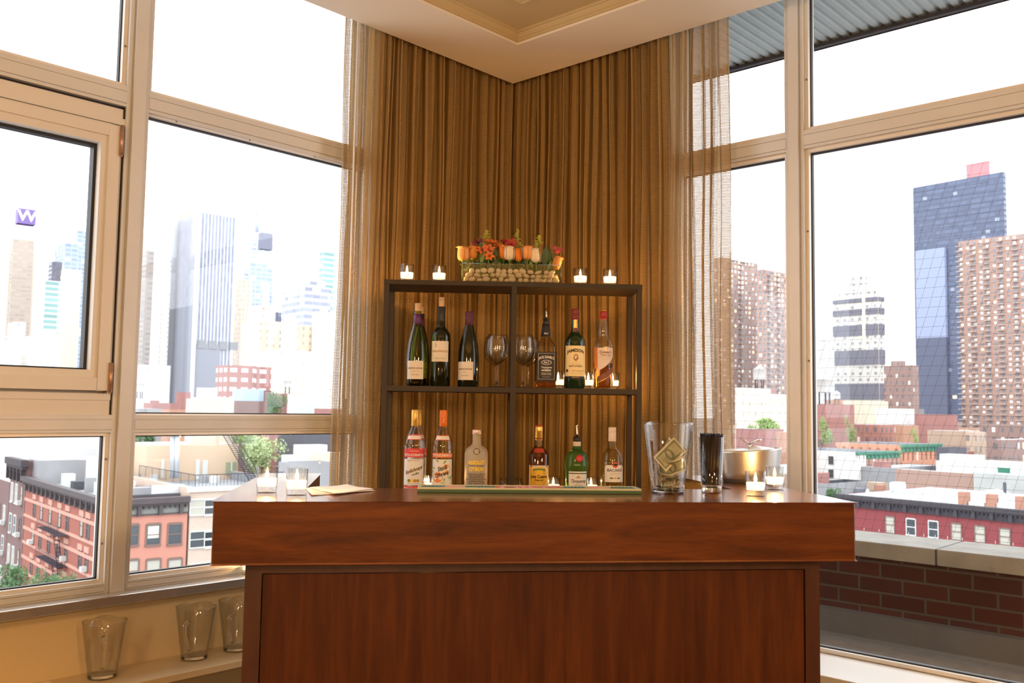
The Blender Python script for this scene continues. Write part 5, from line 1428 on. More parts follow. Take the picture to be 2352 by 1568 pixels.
# cocktail napkins
M_nap = P('white_tissue', (0.90, 0.80, 0.72), 0.8)
def sheet(name, lab_, cat, grp, pxs, z0, th_, mat, wav=0.0008):
    c4 = [onz(x, y, ZB) for x, y in pxs]; nu = nv = 12; top = []; bot = []
    for j in range(nv + 1):
        for i in range(nu + 1):
            u, v = i / nu, j / nv
            p = c4[0].lerp(c4[1], u).lerp(c4[3].lerp(c4[2], u), v)
            w = wav * (1.2 + math.sin(u * 7 + v * 3) + math.sin(v * 8 + 1)) * (0.35 + abs(u - .5) + abs(v - .5))
            top.append((p.x, p.y, ZB + z0 + th_ + w)); bot.append((p.x, p.y, ZB + z0 + w * 0.9))
    n1 = nu + 1; fs = []
    for j in range(nv):
        for i in range(nu):
            a = j * n1 + i; fs.append((a, a + 1, a + n1 + 1, a + n1)); b_ = a + n1 * n1 if False else a + (nv + 1) * n1; fs.append((b_, b_ + n1, b_ + n1 + 1, b_ + 1))
    per = [i for i in range(nu + 1)] + [j * n1 + nu for j in range(1, nv + 1)] + [nv * n1 + i for i in range(nu - 1, -1, -1)] + [j * n1 for j in range(nv - 1, 0, -1)]
    o2 = (nv + 1) * n1
    for k in range(len(per)): a, b_ = per[k], per[(k + 1) % len(per)]; fs.append((a, b_, b_ + o2, a + o2))
    return tag(MB().add(top + bot, fs, 0, True).build(name, mat), lab_, cat, grp)
sheet('paper_napkin', 'white paper napkin lowest in the small stack on the bar top', 'napkin', 'paper napkins on the bar', [(702, 1123), (782, 1116.8), (862, 1128), (716, 1139)], 0.0003, 0.0008, M_nap)
sheet('paper_napkin', 'white paper napkin topmost in the small stack on the bar top', 'napkin', 'paper napkins on the bar', [(712, 1124), (796, 1117.5), (858, 1127), (768, 1138)], 0.0034, 0.0010, M_nap)

# ------------------------------------------------------------ pitchers and paper on the wall shelf
GP_ = 'glass pitchers on the wall shelf'
zsh = ZC - 0.880
def shp(px, py):
    p = onz(px, py, zsh); return p
for i, (px, py, rz, lab_) in enumerate(((210, 1560, 0.35, 'empty glass pitcher standing alone at the left of the wall shelf'),
                                         (429, 1516, -0.1, 'empty glass pitcher, left one of the two near the bar side'),
                                         (521, 1494, -0.05, 'empty glass pitcher, right one of the two, closest to the bar side'))):
    p = shp(px, py)
    q = p + Vector((0.012, 0.040, 0)) if i == 0 else p + Vector((0.005, 0.040, 0))
    s_ = -((q.x - GX) + (q.y - GY)) * K; o_ = ((q.x - GX) - (q.y - GY)) * K
    o_ = min(max(o_, 0.128), 0.215)
    pos = WL(s_, o_, -0.880)
    if i == 0: wp = pitcher('glass_pitcher', lab_, pos, rz, H=0.178, r0=0.044, r1=0.068, group=GP_, handle=True)
    else: dup(wp, pos, rz, lab_)
pap = [WL(2.30, 0.075, -0.880), WL(2.165, 0.060, -0.880), WL(2.155, 0.175, -0.880), WL(2.29, 0.19, -0.880)]
pm_ = MB().add([(p.x, p.y, zsh + 0.0012) for p in pap] + [(p.x, p.y, zsh) for p in pap], [(0, 1, 2, 3), (7, 6, 5, 4), (0, 4, 5, 1), (1, 5, 6, 2), (2, 6, 7, 3), (3, 7, 4, 0)])
pr2 = thing('paper_sheet', 'printed white paper sheet lying on the wall shelf at the lower left', 'paper')
pm_.build('sheet', M_nap, pr2)
ln_ = MB()
for k in range(3):
    f_ = 0.25 + 0.22 * k
    a, b_ = pap[0].lerp(pap[1], f_), pap[3].lerp(pap[2], f_)
    d = (pap[1] - pap[0]).normalized() * 0.0012; s0_, s1_ = a.lerp(b_, 0.06), a.lerp(b_, 0.9)
    ln_.add([(v.x, v.y, zsh + 0.0014) for v in (s0_, s0_ + d, s1_ + d, s1_)], [(0, 1, 2, 3)])
ln_.build('printed_lines', M_ink, pr2, nrm=False)
# ------------------------------------------------------------ the city
ZS = ZC - 30.0
M_asph = P('street_asphalt', (0.16, 0.16, 0.17), 0.9, var=0.15, vscale=0.05)
struct(MB().box(-2600, 2600, 12, 4200, ZS - 0.5, ZS).build('ground', M_asph))
R_white = P('white_roof_coating', (0.62, 0.63, 0.64), 0.8, var=0.10, vscale=0.25)
R_grey = P('grey_roof_membrane', (0.30, 0.31, 0.33), 0.85, var=0.2, vscale=0.25)
R_dark = P('tar_roof', (0.07, 0.07, 0.08), 0.8, var=0.3, vscale=0.3)
S_ = lambda n, c, **k: P(n, c, 0.85, var=k.get('var', 0.08), vscale=k.get('vs', 0.4))
W_cream = S_('cream_stucco', (0.66, 0.56, 0.43)); W_white = S_('white_painted_brick', (0.70, 0.70, 0.69))
W_tan = S_('tan_brick', (0.42, 0.31, 0.24)); W_grey = S_('grey_cement_wall', (0.30, 0.30, 0.31), var=0.25)
W_red = S_('red_brick_wall', (0.30, 0.13, 0.10)); W_pinkb = S_('pale_pink_brick', (0.60, 0.44, 0.38)); W_brown = S_('brown_brick_wall', (0.20, 0.12, 0.11))
W_dkgrey = S_('charcoal_painted_wall', (0.10, 0.10, 0.12)); W_rose = S_('rose_brick', (0.34, 0.165, 0.15)); W_orange = S_('orange_brick', (0.42, 0.23, 0.16))
GLASSD = P('dark_window_pane', (0.07, 0.08, 0.09), 0.12); GLASSL = P('blind_drawn_window_pane', (0.45, 0.43, 0.37), 0.3)
TRIMW = P('white_window_trim', (0.62, 0.62, 0.60), 0.7); TRIMB = P('brown_window_trim', (0.20, 0.13, 0.11), 0.7)
IRON = P('black_iron', (0.035, 0.03, 0.045), 0.6)
VP = -578
def gdirs(vpl=VP):
    r = ray(vpl, 915); d = Vector((r.x, r.y, 0)).normalized(); return d, Vector((d.y, -d.x, 0))
def hit(Pt, d, px, py):
    r = ray(px, py); return -(Pt.x * r.y - Pt.y * r.x) / (d.x * r.y - d.y * r.x)
ALLB = []
def grid_box(Pt, dL, dR, tL, tR):
    a0, b0 = Pt.dot(dL), Pt.dot(dR)
    return (a0, a0 + tL, b0, b0 + tR)
class Bld:
    def __init__(s, name, label, xl, xc, xr, yt, Y, wall, roof=R_grey, group=None, vpl=VP, zb=None, dep=14, parent=None, part='walls', cat='building', lip=0.7, pnt=None):
        s.P = pnt or at(xc, yt, Y); s.dL, s.dR = gdirs(vpl); yt2 = yt
        s.tL = min(max(hit(s.P, s.dL, xl, yt2), 2), 500) if xl is not None else dep
        s.tR = min(max(hit(s.P, s.dR, xr, yt2), 2), 500) if xr is not None else dep
        s.zt = s.P.z; s.zb = ZS if zb is None else zb
        if parent is None: s.root = thing(name, label, cat, (s.P.x, s.P.y, s.zb), 0, group)
        else: s.root = parent
        s.o = Vector(s.root.location)
        A = s.P + s.dL * s.tL; B = s.P; C = s.P + s.dR * s.tR; D = A + s.dR * s.tR
        q = [A, B, C, D]; m = MB()
        ln = [s.tL, s.tR, s.tL, s.tR]; u = 0.0
        off = [-s.tL, 0.0, 0.0, 0.0]
        for i in range(4):
            a, b = q[i], q[(i + 1) % 4]; u0 = off[i]; u1 = u0 + ln[i]
            vs = [Vector((a.x, a.y, s.zb)), Vector((b.x, b.y, s.zb)), Vector((b.x, b.y, s.zt)), Vector((a.x, a.y, s.zt))]
            m.add([v - s.o for v in vs], [(0, 1, 2, 3)], 0, False, [[(u0, s.zb - s.zt), (u1, s.zb - s.zt), (u1, 0), (u0, 0)]])
        c = (A + B + C + D) / 4
        if parent is None: ALLB.append(grid_box(s.P, s.dL, s.dR, s.tL, s.tR))
        k = 1 - min(0.2, 0.45 / max(3, min(s.tL, s.tR)))
        inn = [Vector((c.x + (p.x - c.x) * k, c.y + (p.y - c.y) * k, s.zt)) for p in q]; out = [Vector((p.x, p.y, s.zt)) for p in q]
        low = [p - Vector((0, 0, lip)) for p in inn]
        vs = [v - s.o for v in out + inn + low]
        m.add(vs, [(i, (i + 1) % 4, 4 + (i + 1) % 4, 4 + i) for i in range(4)], 0, False, [[(0, 0)] * 4] * 4)
        m.add(vs, [(4 + i, 4 + (i + 1) % 4, 8 + (i + 1) % 4, 8 + i) for i in range(4)] + [(8, 9, 10, 11)], 1)
        s.mesh = m.build(part, [wall, roof], s.root, nrm=False)
        s.nL = -s.dR; s.nR = -s.dL          # outward normals of the left and the right face
    def face(s, which):
        """(u, out, z) on a face -> point in the thing's own frame; u runs away from the near corner."""
        d, n = (s.dL, s.nL) if which == 'L' else (s.dR, s.nR)
        return lambda u, o, z: Vector((s.P.x + d.x * u + n.x * o, s.P.y + d.y * u + n.y * o, z)) - s.o
    def uz(s, which, px, py):
        d = s.dL if which == 'L' else s.dR
        r = ray(px, py); u = hit(s.P, d, px, py); p = s.P + d * u
        Y = p.y
        return u, r.z * Y + ZC
    def plus(s, part, wall, roof=R_grey, **k):
        return Bld(None, None, parent=s.root, part=part, wall=wall, roof=roof, **k)
def window(b, which, px, py0, py1, w, trim=TRIMB, glass=GLASSD, u=None, z=None, h=None, rec=0.22, frame=0.1, name='window'):
    T = b.face(which)
    if u is None:
        u, z1 = b.uz(which, px, py0); _, z0 = b.uz(which, px, py1)
    else: z0, z1 = z, z + h
    m = MB()
    f = frame
    m.box(u - w / 2 - f, u - w / 2, -0.05, 0.08, z0 - f, z1 + f, T); m.box(u + w / 2, u + w / 2 + f, -0.05, 0.08, z0 - f, z1 + f, T)
    m.box(u - w / 2, u + w / 2, -0.05, 0.10, z1, z1 + f * 1.6, T); m.box(u - w / 2 - f, u + w / 2 + f, -0.05, 0.16, z0 - f * 1.4, z0, T)
    zm = (z0 + z1) / 2; m.box(u - w / 2, u + w / 2, 0.0, 0.06, zm - 0.04, zm + 0.04, T)
    fr = m.build(name, trim, b.root, nrm=True)
    MB().box(u - w / 2, u + w / 2, -0.01, 0.02, z0, z1, T).build('pane', glass, fr)
    return fr

# --- near left: the red brick walk-up on the corner and its pink painted front
F_red = S_('dark_red_brick', (0.34, 0.115, 0.085), vs=0.8); F_pink = S_('salmon_painted_brick', (0.52, 0.235, 0.175), var=0.04)
F_band = P('salmon_stone_band', (0.60, 0.31, 0.24), 0.8); CORN = P('dark_brown_cornice', (0.085, 0.068, 0.070), 0.7, var=0.2, vscale=1.5); CORNG = P('grey_green_frieze', (0.22, 0.225, 0.205), 0.7)
rb = Bld('corner_walk_up', 'red brick corner walk-up with pink front and dark bracketed cornice, below left', 58, 255, 432, 1150, 84, F_red, R_grey)
TLf, TRf = rb.face('L'), rb.face('R')
rb.mesh.data.materials.append(F_pink); rb.mesh.data.polygons[1].material_index = 2
# cornice with brackets on both faces
def cornice(b, which, L_, h=1.5, out=0.75, mat=CORN, mat2=CORNG, sp=1.9, name='cornice', z=None):
    T = b.face(which); z1 = (b.zt if z is None else z); m = MB()
    m.box(-out, L_, -0.05, out, z1 - 0.28 * h, z1 + 0.12, T); m.box(-out * .7, L_, -0.05, out * 0.72, z1 - 0.42 * h, z1 - 0.28 * h, T)
    m.box(0, L_, -0.05, 0.18, z1 - 1.05 * h, z1 - 0.95 * h, T)
    c = m.build(name, mat, b.root)
    MB().box(0, L_, -0.05, 0.10, z1 - 0.95 * h, z1 - 0.42 * h, T).build('frieze', mat2, c)
    k = MB(); u = 0.5; i = 0
    while u < L_:
        big = i % 4 == 0
        k.box(u - (0.16 if big else 0.09), u + (0.16 if big else 0.09), 0.0, out * (0.66 if big else 0.5), z1 - (1.05 if big else 0.62) * h, z1 - 0.40 * h, T); u += sp / 4; i += 1
    k.build('brackets', mat, c)['kind'] = 'stuff'
cornice(rb, 'R', rb.tR, 1.4, 0.65); cornice(rb, 'L', rb.tL, 1.4, 0.65, mat2=CORN)
cols = [183, 222, 270, 322, 365, 442, 478]
z_rows = []
for zy0, zy1 in ((575, 668), (735, 820), (900, 985)):
    a = rb.uz('L', cols[0] / 2.3467, 900 + zy0 / 2.3467)[1]; b_ = rb.uz('L', cols[0] / 2.3467, 900 + zy1 / 2.3467)[1]; z_rows.append((b_, a))
z_rows.append((z_rows[2][0] - 3.4, z_rows[2][1] - 3.4))
ucols = [rb.uz('L', c / 2.3467, 900 + 700 / 2.3467)[0] for c in cols]
ucols += [ucols[-1] - 4.2, ucols[-1] - 6.4]
for zi, (za, zb_) in enumerate(z_rows):
    for u in ucols:
        if u > 1: window(rb, 'L', 0, 0, 0, 0.95, TRIMB, GLASSD if (zi + int(u)) % 4 else GLASSL, u=u, z=za, h=zb_ - za, frame=0.06)
    m = MB(); zt_ = zb_ + 0.05
    m.box(0, rb.tL, -0.02, 0.09, zt_ - 0.55, zt_ - 0.20, TLf)
    for u in ucols: m.box(u - 0.75, u + 0.75, -0.02, 0.12, zt_ - 0.05, zt_ + 0.50, TLf)
    m.box(0, rb.tL, -0.02, 0.10, za - 0.42, za - 0.12, TLf)
    m.build('stone_band', F_band, rb.root)
for zy in ((1075, 1235), (1355, 1530)):
    for xa in (356, 532, 704):
        xx = 200 + xa / 3.484; g_ = GLASSL if zy[0] > 1300 else GLASSD
        dy = (704 - xa) * 0.03
        window(rb, 'R', xx, 900 + (zy[0] - 14 + dy) / 3.484 + 0, 900 + (zy[1] - 24 + dy) / 3.484, 1.15, TRIMB, g_, frame=0.14)
        if zy[0] < 1300 and xa == 532:
            u, z1 = rb.uz('R', xx, 900 + 1062 / 3.484); MB().box(u - 0.5, u + 0.5, 0.02, 0.05, z1 - 1.2, z1 - 0.1, TRf).build('blind', P('pale_window_blind', (0.6, 0.58, 0.5), 0.6), rb.root)
for u in (ucols[0], ucols[4], ucols[6]):
    for zz in (z_rows[1][0],): MB().box(u - 0.35, u + 0.35, 0.05, 0.55, zz, zz + 0.45, TLf).build('air_conditioner', TRIMW, rb.root)
# fire escape
for zi in (0, 1, 2):
    za = z_rows[zi][0] - 0.45; u0, u1 = ucols[4] - 0.9, ucols[2] + 0.9; m = MB()
    m.box(u0, u1, 0.1, 1.1, za - 0.06, za, TLf); m.box(u0, u1, 1.06, 1.1, za + 0.85, za + 0.9, TLf)
    n_ = 14
    for i in range(n_ + 1): uu = u0 + (u1 - u0) * i / n_; m.box(uu - 0.02, uu + 0.02, 1.06, 1.10, za, za + 0.9, TLf)
    for i in range(9):
        q = i / 9; m.box(u0 + 0.6 + q * 2.2, u0 + 0.85 + q * 2.2, 0.35, 0.8, za - 3.3 * (1 - q), za - 3.3 * (1 - q) + 0.05, TLf)
    m.tube([TLf(u0 + 0.6, 0.35, za - 3.3), TLf(u0 + 3.0, 0.35, za)], 0.04, 4); m.tube([TLf(u0 + 0.6, 0.8, za - 3.3), TLf(u0 + 3.0, 0.8, za)], 0.04, 4)
    m.build('fire_escape', IRON, rb.root)
# rooftop pieces of the walk-up
def rbox(b, u0, u1, v0, v1, z0, z1, name, mat):
    T = lambda x, y, z: Vector((b.P.x + b.dL.x * x + b.dR.x * y, b.P.y + b.dL.y * x + b.dR.y * y, z)) - b.o
    return MB().box(u0, u1, v0, v1, z0, z1, T).build(name, mat, b.root)
rr2 = random.Random(5)
for i in range(7): 
    u = 3 + i * 3.4; rbox(rb, u, u + rr2.uniform(.5, 1.6), 1.2 + rr2.uniform(0, 5), 3.0 + rr2.uniform(0, 6), rb.zt - 0.7, rb.zt + rr2.uniform(0.1, 0.9), 'roof_vent', (R_white, W_grey, R_dark)[i % 3])
rbox(rb, 0.6, 1.0, 1, rb.tR - 0.5, rb.zt - 0.6, rb.zt + 0.35, 'roof_curb', R_dark)
# brown walk-ups further up the street
e = rb.P + rb.dL * (rb.tL + 0.3)
bb = Bld('brown_walk_up', 'dark brown walk-up with bracketed top, beyond the red corner building', 26, 62, None, 1056, 0, W_brown, R_white, pnt=Vector((e.x, e.y, at(62, 1058, e.y).z)), dep=16)
cornice(bb, 'L', bb.tL, 2.4, mat=P('deep_brown_cornice', (0.055, 0.045, 0.05), 0.7), mat2=CORN)
e2 = bb.P + bb.dL * (bb.tL + 0.2)
b3_ = Bld('brown_walk_up', 'lower brown walk-up at the far left edge behind the dark brown one', -60, 26, None, 1108, 0, W_brown, R_white, pnt=Vector((e2.x, e2.y, at(26, 1108, e2.y).z)), dep=14)
for b_, us, sp_z in ((bb, (1.6, 4.3, 6.6), 3.7), (b3_, (2.0, 5.0, 8.0, 11, 14, 17), 3.7)):
    for k in range(6):
        for u in us:
            if u < b_.tL - 0.5: window(b_, 'L', 0, 0, 0, 1.0, TRIMB if int(u) % 2 else TRIMW, GLASSD if k % 2 else GLASSL, u=u, z=b_.zt - 5.2 - sp_z * k, h=2.1, frame=0.12)
    for k in range(4): MB().box(1.2, 1.9, 0.05, 0.55, b_.zt - 5.2 - sp_z * k, b_.zt - 4.7 - sp_z * k, b_.face('L')).build('air_conditioner', TRIMW, b_.root)

# tan terrace building right of the pink front
e3 = rb.P + rb.dR * (rb.tR + 0.2)
M_tanb = brickmat('cream_brick', (0.64, 0.50, 0.40), (0.60, 0.45, 0.36), (0.62, 0.54, 0.46), None, 0.6, 0.2, 0.03)
tn = Bld('terrace_building', 'cream brick apartment building with roof terrace right of the pink front', None, 430, 720, 1121, 0, M_tanb, R_grey, pnt=Vector((e3.x, e3.y, at(430, 1121, e3.y).z)), dep=26, lip=1.0)
MB().box(-0.3, tn.tR, -0.1, 0.25, tn.zt - 0.35, tn.zt + 0.05, tn.face('R')).build('roof_coping', P('pale_coping', (0.68, 0.62, 0.54), 0.7), tn.root)
for zy0, zy1 in ((862, 977), (1115, 1235), (1375, 1500)):
    for xa, gl_ in ((936, GLASSL if zy0 < 1000 else GLASSD), (1050, GLASSD)):
        window(tn, 'R', 200 + xa / 3.484, 900 + zy0 / 3.484, 900 + zy1 / 3.484, 2.6, TRIMW, gl_, frame=0.08)
for uu in (18, 24, 30):
    for k in range(3): window(tn, 'R', 0, 0, 0, 2.6, TRIMW, GLASSD, u=uu, z=tn.zt - 4.6 - 3.6 * k, h=1.8, frame=0.08)
W_pent = S_('peach_stucco', (0.62, 0.46, 0.33), var=0.04)
def onroof(b, px, py, z):
    r = ray(px, py); k = (z - ZC) / r.z; return Vector((r.x * k, r.y * k, z))
zt_ = tn.zt
ph0 = onroof(tn, 338, 1107, zt_ - 1.0); phY = ph0.y
ph = tn.plus('penthouse', W_pent, R_white, xl=None, xc=338, xr=548, yt=1022, Y=phY, zb=zt_ - 1.0, dep=9)
Tp = ph.face('R')
for xa, xb, ya, yb, mm, nm_ in ((595, 612, 540, 690, TRIMW, 'door'), (870, 895, 540, 700, TRIMW, 'door'), (925, 960, 545, 705, TRIMW, 'door'), (1112, 1190, 562, 665, GLASSL, 'pane')):
    u0, z1 = ph.uz('R', 200 + xa / 3.484, 900 + ya / 3.484); u1, z0 = ph.uz('R', 200 + xb / 3.484, 900 + yb / 3.484)
    MB().box(u0, u1, -0.05, 0.08, z0, z1, Tp).build(nm_, P('grey_green_pane', (0.32, 0.34, 0.22), 0.3) if nm_ == 'pane' else mm, tn.root)
u0, z1 = ph.uz('R', 200 + 1150 / 3.484, 900 + 562 / 3.484); u1, z0 = ph.uz('R', 200 + 1156 / 3.484, 900 + 665 / 3.484)
MB().box(u0, u1, 0.06, 0.12, z0, z1, Tp).build('window_mullion', TRIMW, tn.root)
core = tn.plus('stair_core', M_tanb, R_white, xl=439, xc=442, xr=508, yt=915, Y=phY + 4, zb=zt_ - 1.0, dep=6)
mt_ = P('galvanised_duct', (0.60, 0.62, 0.64), 0.35, metal=0.4)
for xa in (396, 406):
    p0 = at(xa, 1098, phY - 0.6); p1 = at(xa + 1, 1000, phY - 0.6)
    MB().tube([p0 - tn.o, p1 - tn.o], 0.28, 12).tube([p1 - tn.o, p1 + Vector((0, 0, 0.5)) - tn.o], [0.5, 0.1], 12).build('roof_duct', mt_, tn.root)
st = MB()
sA, sB = at(513, 992, phY + 1), at(577, 1103, phY - 3)
dn = (sB - sA); 
for k in range(24):
    p = sA.lerp(sB, k / 23) - tn.o; st.box(p.x - 0.15, p.x + 0.75, p.y - 0.3, p.y + 0.3, p.z, p.z + 0.05)
for ox in (-0.15, 0.75):
    for oz in (0, 0.9): st.tube([sA - tn.o + Vector((ox, -0.3, oz)), sB - tn.o + Vector((ox, -0.3, oz))], 0.05, 5)
st.build('iron_stair', IRON, tn.root)
def railing(b, pts, h=1.0, n=None, name='railing'):
    m = MB()
    for a, c in zip(pts[:-1], pts[1:]):
        a, c = a - b.o, c - b.o; L_ = (c - a).length; k = max(2, int(L_ / 0.35))
        m.tube([a + Vector((0, 0, h)), c + Vector((0, 0, h))], 0.035, 4)
        for i in range(k + 1): p = a.lerp(c, i / k); m.tube([p, p + Vector((0, 0, h))], 0.018 if i % 6 else 0.035, 3)
    m.build(name, IRON, b.root)
ra = tn.P + tn.dL * 18 + tn.dR * 1.0; rb2 = tn.P + tn.dL * 1.5 + tn.dR * 1.0; rc2 = tn.P + tn.dR * 18 + tn.dL * 1.5
railing(tn, [ra, rb2, rc2], 1.1)
for i, (px, py) in enumerate(((330, 1104), (352, 1106), (470, 1108), (492, 1109))):
    p = onroof(tn, px, py, zt_ - 1.0) - tn.o; MB().box(p.x - .5, p.x + .5, p.y - .4, p.y + .4, 0 + p.z, p.z + 0.8).build('roof_unit', (W_grey, TRIMW)[i % 2], tn.root)

# --- far left skyline
FA = dict(  # haze is put into the colours: far towers kept paler
 pale=facade('pale_cream_tower', (0.74, 0.66, 0.55), (0.50, 0.48, 0.44), 5.0, 3.6, 0.5, 0.5, 0.0),
 tanp=facade('tan_panel_tower', (0.46, 0.38, 0.32), (0.38, 0.32, 0.28), 4.0, 3.6, 0.9, 0.3, 0.0),
 teal=facade('teal_glass_tower', (0.62, 0.68, 0.66), (0.20, 0.36, 0.36), 9.0, 3.8, 0.94, 0.6, 0.03, 0.15),
 blue=facade('blue_grey_glass_tower', (0.40, 0.46, 0.55), (0.24, 0.30, 0.42), 5.0, 3.8, 0.85, 0.6, 0.02, 0.2),
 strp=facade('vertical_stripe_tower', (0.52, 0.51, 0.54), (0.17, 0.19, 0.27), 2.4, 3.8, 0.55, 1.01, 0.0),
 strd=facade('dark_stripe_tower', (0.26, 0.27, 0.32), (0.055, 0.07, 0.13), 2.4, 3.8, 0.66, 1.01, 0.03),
 slab=facade('taupe_slab_tower', (0.36, 0.31, 0.28), (0.24, 0.21, 0.21), 30.0, 3.5, 0.9, 0.45, 0.0),
 band=facade('banded_office', (0.58, 0.60, 0.66), (0.26, 0.28, 0.37), 5.0, 3.9, 0.97, 0.55, 0.08, 0.05),
 deco=facade('beige_masonry', (0.66, 0.53, 0.42), (0.38, 0.30, 0.26), 3.6, 3.6, 0.30, 0.42, 0.02, 0.2),
 decol=facade('light_masonry', (0.78, 0.68, 0.56), (0.50, 0.42, 0.36), 3.4, 3.5, 0.30, 0.40, 0.02, 0.2),
 redw=facade('rose_brick_white_windows', (0.34, 0.17, 0.155), (0.70, 0.66, 0.66), 4.2, 3.4, 0.60, 0.42, 0.02, 0.75, (0.85, 0.82, 0.82)),
 whit=facade('white_block', (0.74, 0.72, 0.66), (0.42, 0.42, 0.38), 3.6, 3.3, 0.30, 0.34, 0.0),
 grey=facade('pale_grey_block', (0.54, 0.53, 0.54), (0.40, 0.40, 0.42), 4.0, 3.4, 0.4, 0.4, 0.0),
 brwn=facade('brown_balcony_tower', (0.38, 0.255, 0.215), (0.18, 0.18, 0.21), 3.4, 2.9, 0.50, 0.50, 0.05, 0.32, (0.78, 0.76, 0.76)),
 brwr=facade('red_brown_balcony_tower', (0.40, 0.255, 0.205), (0.17, 0.18, 0.22), 3.6, 2.9, 0.42, 0.45, 0.03, 0.42, (0.80, 0.80, 0.82)),
 navy=facade('navy_glass_tower', (0.105, 0.125, 0.19), (0.075, 0.10, 0.17), 3.2, 3.9, 0.92, 0.62, 0.006, 0.015, (0.3, 0.34, 0.42), rough=0.08),
 sky_=facade('sky_reflecting_glass', (0.30, 0.35, 0.50), (0.26, 0.32, 0.48), 3.2, 3.9, 0.92, 0.62, 0.006, 0.1, (0.4, 0.44, 0.55), rough=0.1),  # reflected sky painted as a paler glass colour
 cone=facade('concrete_banded_tower', (0.56, 0.54, 0.50), (0.24, 0.24, 0.26), 4.4, 3.3, 0.36, 0.42, 0.03, 0.2),
 dkb=facade('dark_band_glazing', (0.15, 0.15, 0.19), (0.10, 0.10, 0.14), 3.0, 3.3, 0.8, 0.6, 0.03, 0.1, (0.4, 0.4, 0.45)),
 lowr=facade('low_red_brick', (0.36, 0.17, 0.14), (0.14, 0.12, 0.13), 3.0, 3.4, 0.35, 0.5, 0.0, 0.2),
 lowt=facade('low_tan_brick', (0.48, 0.36, 0.28), (0.20, 0.17, 0.16), 3.2, 3.4, 0.35, 0.5, 0.0, 0.2),
 lowb=facade('low_brown_brick', (0.26, 0.17, 0.15), (0.12, 0.11, 0.12), 3.0, 3.3, 0.35, 0.5, 0.02, 0.25),
)
def tw(label, xl, xc, xr, yt, Y, k, roof=R_white, **a): return Bld('office_tower' if a.get('o') else 'tower_block', label, xl, xc, xr, yt, Y, FA[k] if isinstance(k, str) else k, roof, **{q: v for q, v in a.items() if q != 'o'})
tw('pale tower at the extreme left edge behind the casement window', -60, -30, 7, 430, 900, 'pale')
wt = tw('slim cream tower with tan centre and purple rooftop sign at far left', 12, 24, 84, 541, 820, 'pale')
wt.plus('tan_panel', FA['tanp'], R_white, xl=30, xc=31, xr=79, yt=548, Y=812, dep=6)
wt.plus('crown', FA['pale'], R_white, xl=26, xc=32, xr=76, yt=516, Y=822, zb=wt.zt - 1)
sg = Bld(None, None, 36, 42, 84, 477, 826, P('purple_sign_face', (0.20, 0.13, 0.38), 0.5), R_grey, parent=wt.root, part='roof_sign', zb=at(60, 512, 826).z, dep=6)
lettering('lettering', 'W', 13.5, TRIMW, sg.mesh, lambda x, z, T=sg.face('R'), u=sg.tR / 2, z0=(sg.zt + sg.zb) / 2: T(u + x, 0.4, z0 + z), 1.1, 0, 0.45)
tw('teal glass block stepping down beside the slim cream tower', 88, 104, 142, 643, 640, 'teal')
tw('blue grey glass tower right of the teal block', 126, 150, 182, 557, 760, 'blue')
tw('taller slim blue tower half hidden by the casement frame', 172, 178, 200, 528, 860, 'blue')
tw('dark pinkish tower under construction behind the teal block', 112, 120, 143, 600, 700, 'dkb')
tw('cream yellow tower at the right of the casement pane', 141, 150, 188, 617, 600, S_('plain_cream_tower', (0.80, 0.72, 0.50)))
tw('white block of small dark windows in front of the teal block', 37, 96, 140, 765, 420, 'whit')
tw('stepped pale grey block at the foot of the slim cream tower', 18, 34, 60, 738, 500, 'grey')
tw('white low block at the left bottom of the casement pane', -20, 2, 18, 770, 430, 'grey')
tw('very pale tower left of the taupe slab', 290, 298, 345, 535, 900, 'pale')
tw('thin taupe slab tower of dense windows left of the striped tower', 320, 338, 355, 575, 640, 'slab')
tw('plain white tower between taupe slab and striped tower', 354, 372, 394, 700, 720, 'whit')
ms = tw('tallest striped grey tower with two shaded faces in the left skyline', 392, 455, 543, 487, 620, 'strp', o=1)
ms.plus('crown', S_('beige_crown', (0.62, 0.52, 0.40)), R_white, xl=398, xc=453, xr=520, yt=476, Y=626, zb=ms.zt - 0.5)
ms.plus('corner_pier', S_('white_corner_pier', (0.62, 0.60, 0.60)), R_white, xl=452, xc=455.5, xr=460, yt=484, Y=617)
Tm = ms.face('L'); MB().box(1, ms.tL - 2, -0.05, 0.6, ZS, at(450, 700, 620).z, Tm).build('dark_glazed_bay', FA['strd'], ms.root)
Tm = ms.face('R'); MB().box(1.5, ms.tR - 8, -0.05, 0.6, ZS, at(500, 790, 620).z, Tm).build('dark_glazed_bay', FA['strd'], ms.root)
for k in range(4): MB().box(3 + k * 7.5, 8.5 + k * 7.5, 0.5, 1.0, at(500, 800, 620).z, at(500, 781, 620).z, Tm).build('louvre_panel', S_('grey_louvre' + 'abcd'[k], (0.26, 0.26, 0.28)), ms.root)
tw('pale annex at the left shoulder of the striped tower', 378, 390, 398, 497, 640, 'whit')
an = tw('white glass tower with antenna mast and dark sign box', 545, 562, 632, 533, 800, 'blue', o=1)
an.mesh.data.materials[0] = facade('white_blue_glass_tower', (0.72, 0.74, 0.80), (0.40, 0.46, 0.60), 6, 3.9, 0.8, 0.5, 0.02, 0.2)
an.plus('sign_box', S_('slate_sign_box', (0.22, 0.23, 0.30), var=0.02), R_grey, xl=594, xc=600, xr=627, yt=533, Y=792, zb=at(610, 571, 792).z, dep=4)
an.plus('glazed_bay', FA['blue'], R_white, xl=572, xc=576, xr=628, yt=602, Y=790, dep=4)
pA, pB = at(590, 533, 805) - an.o, at(592, 427, 805) - an.o
pm = pA.lerp(pB, 0.36)
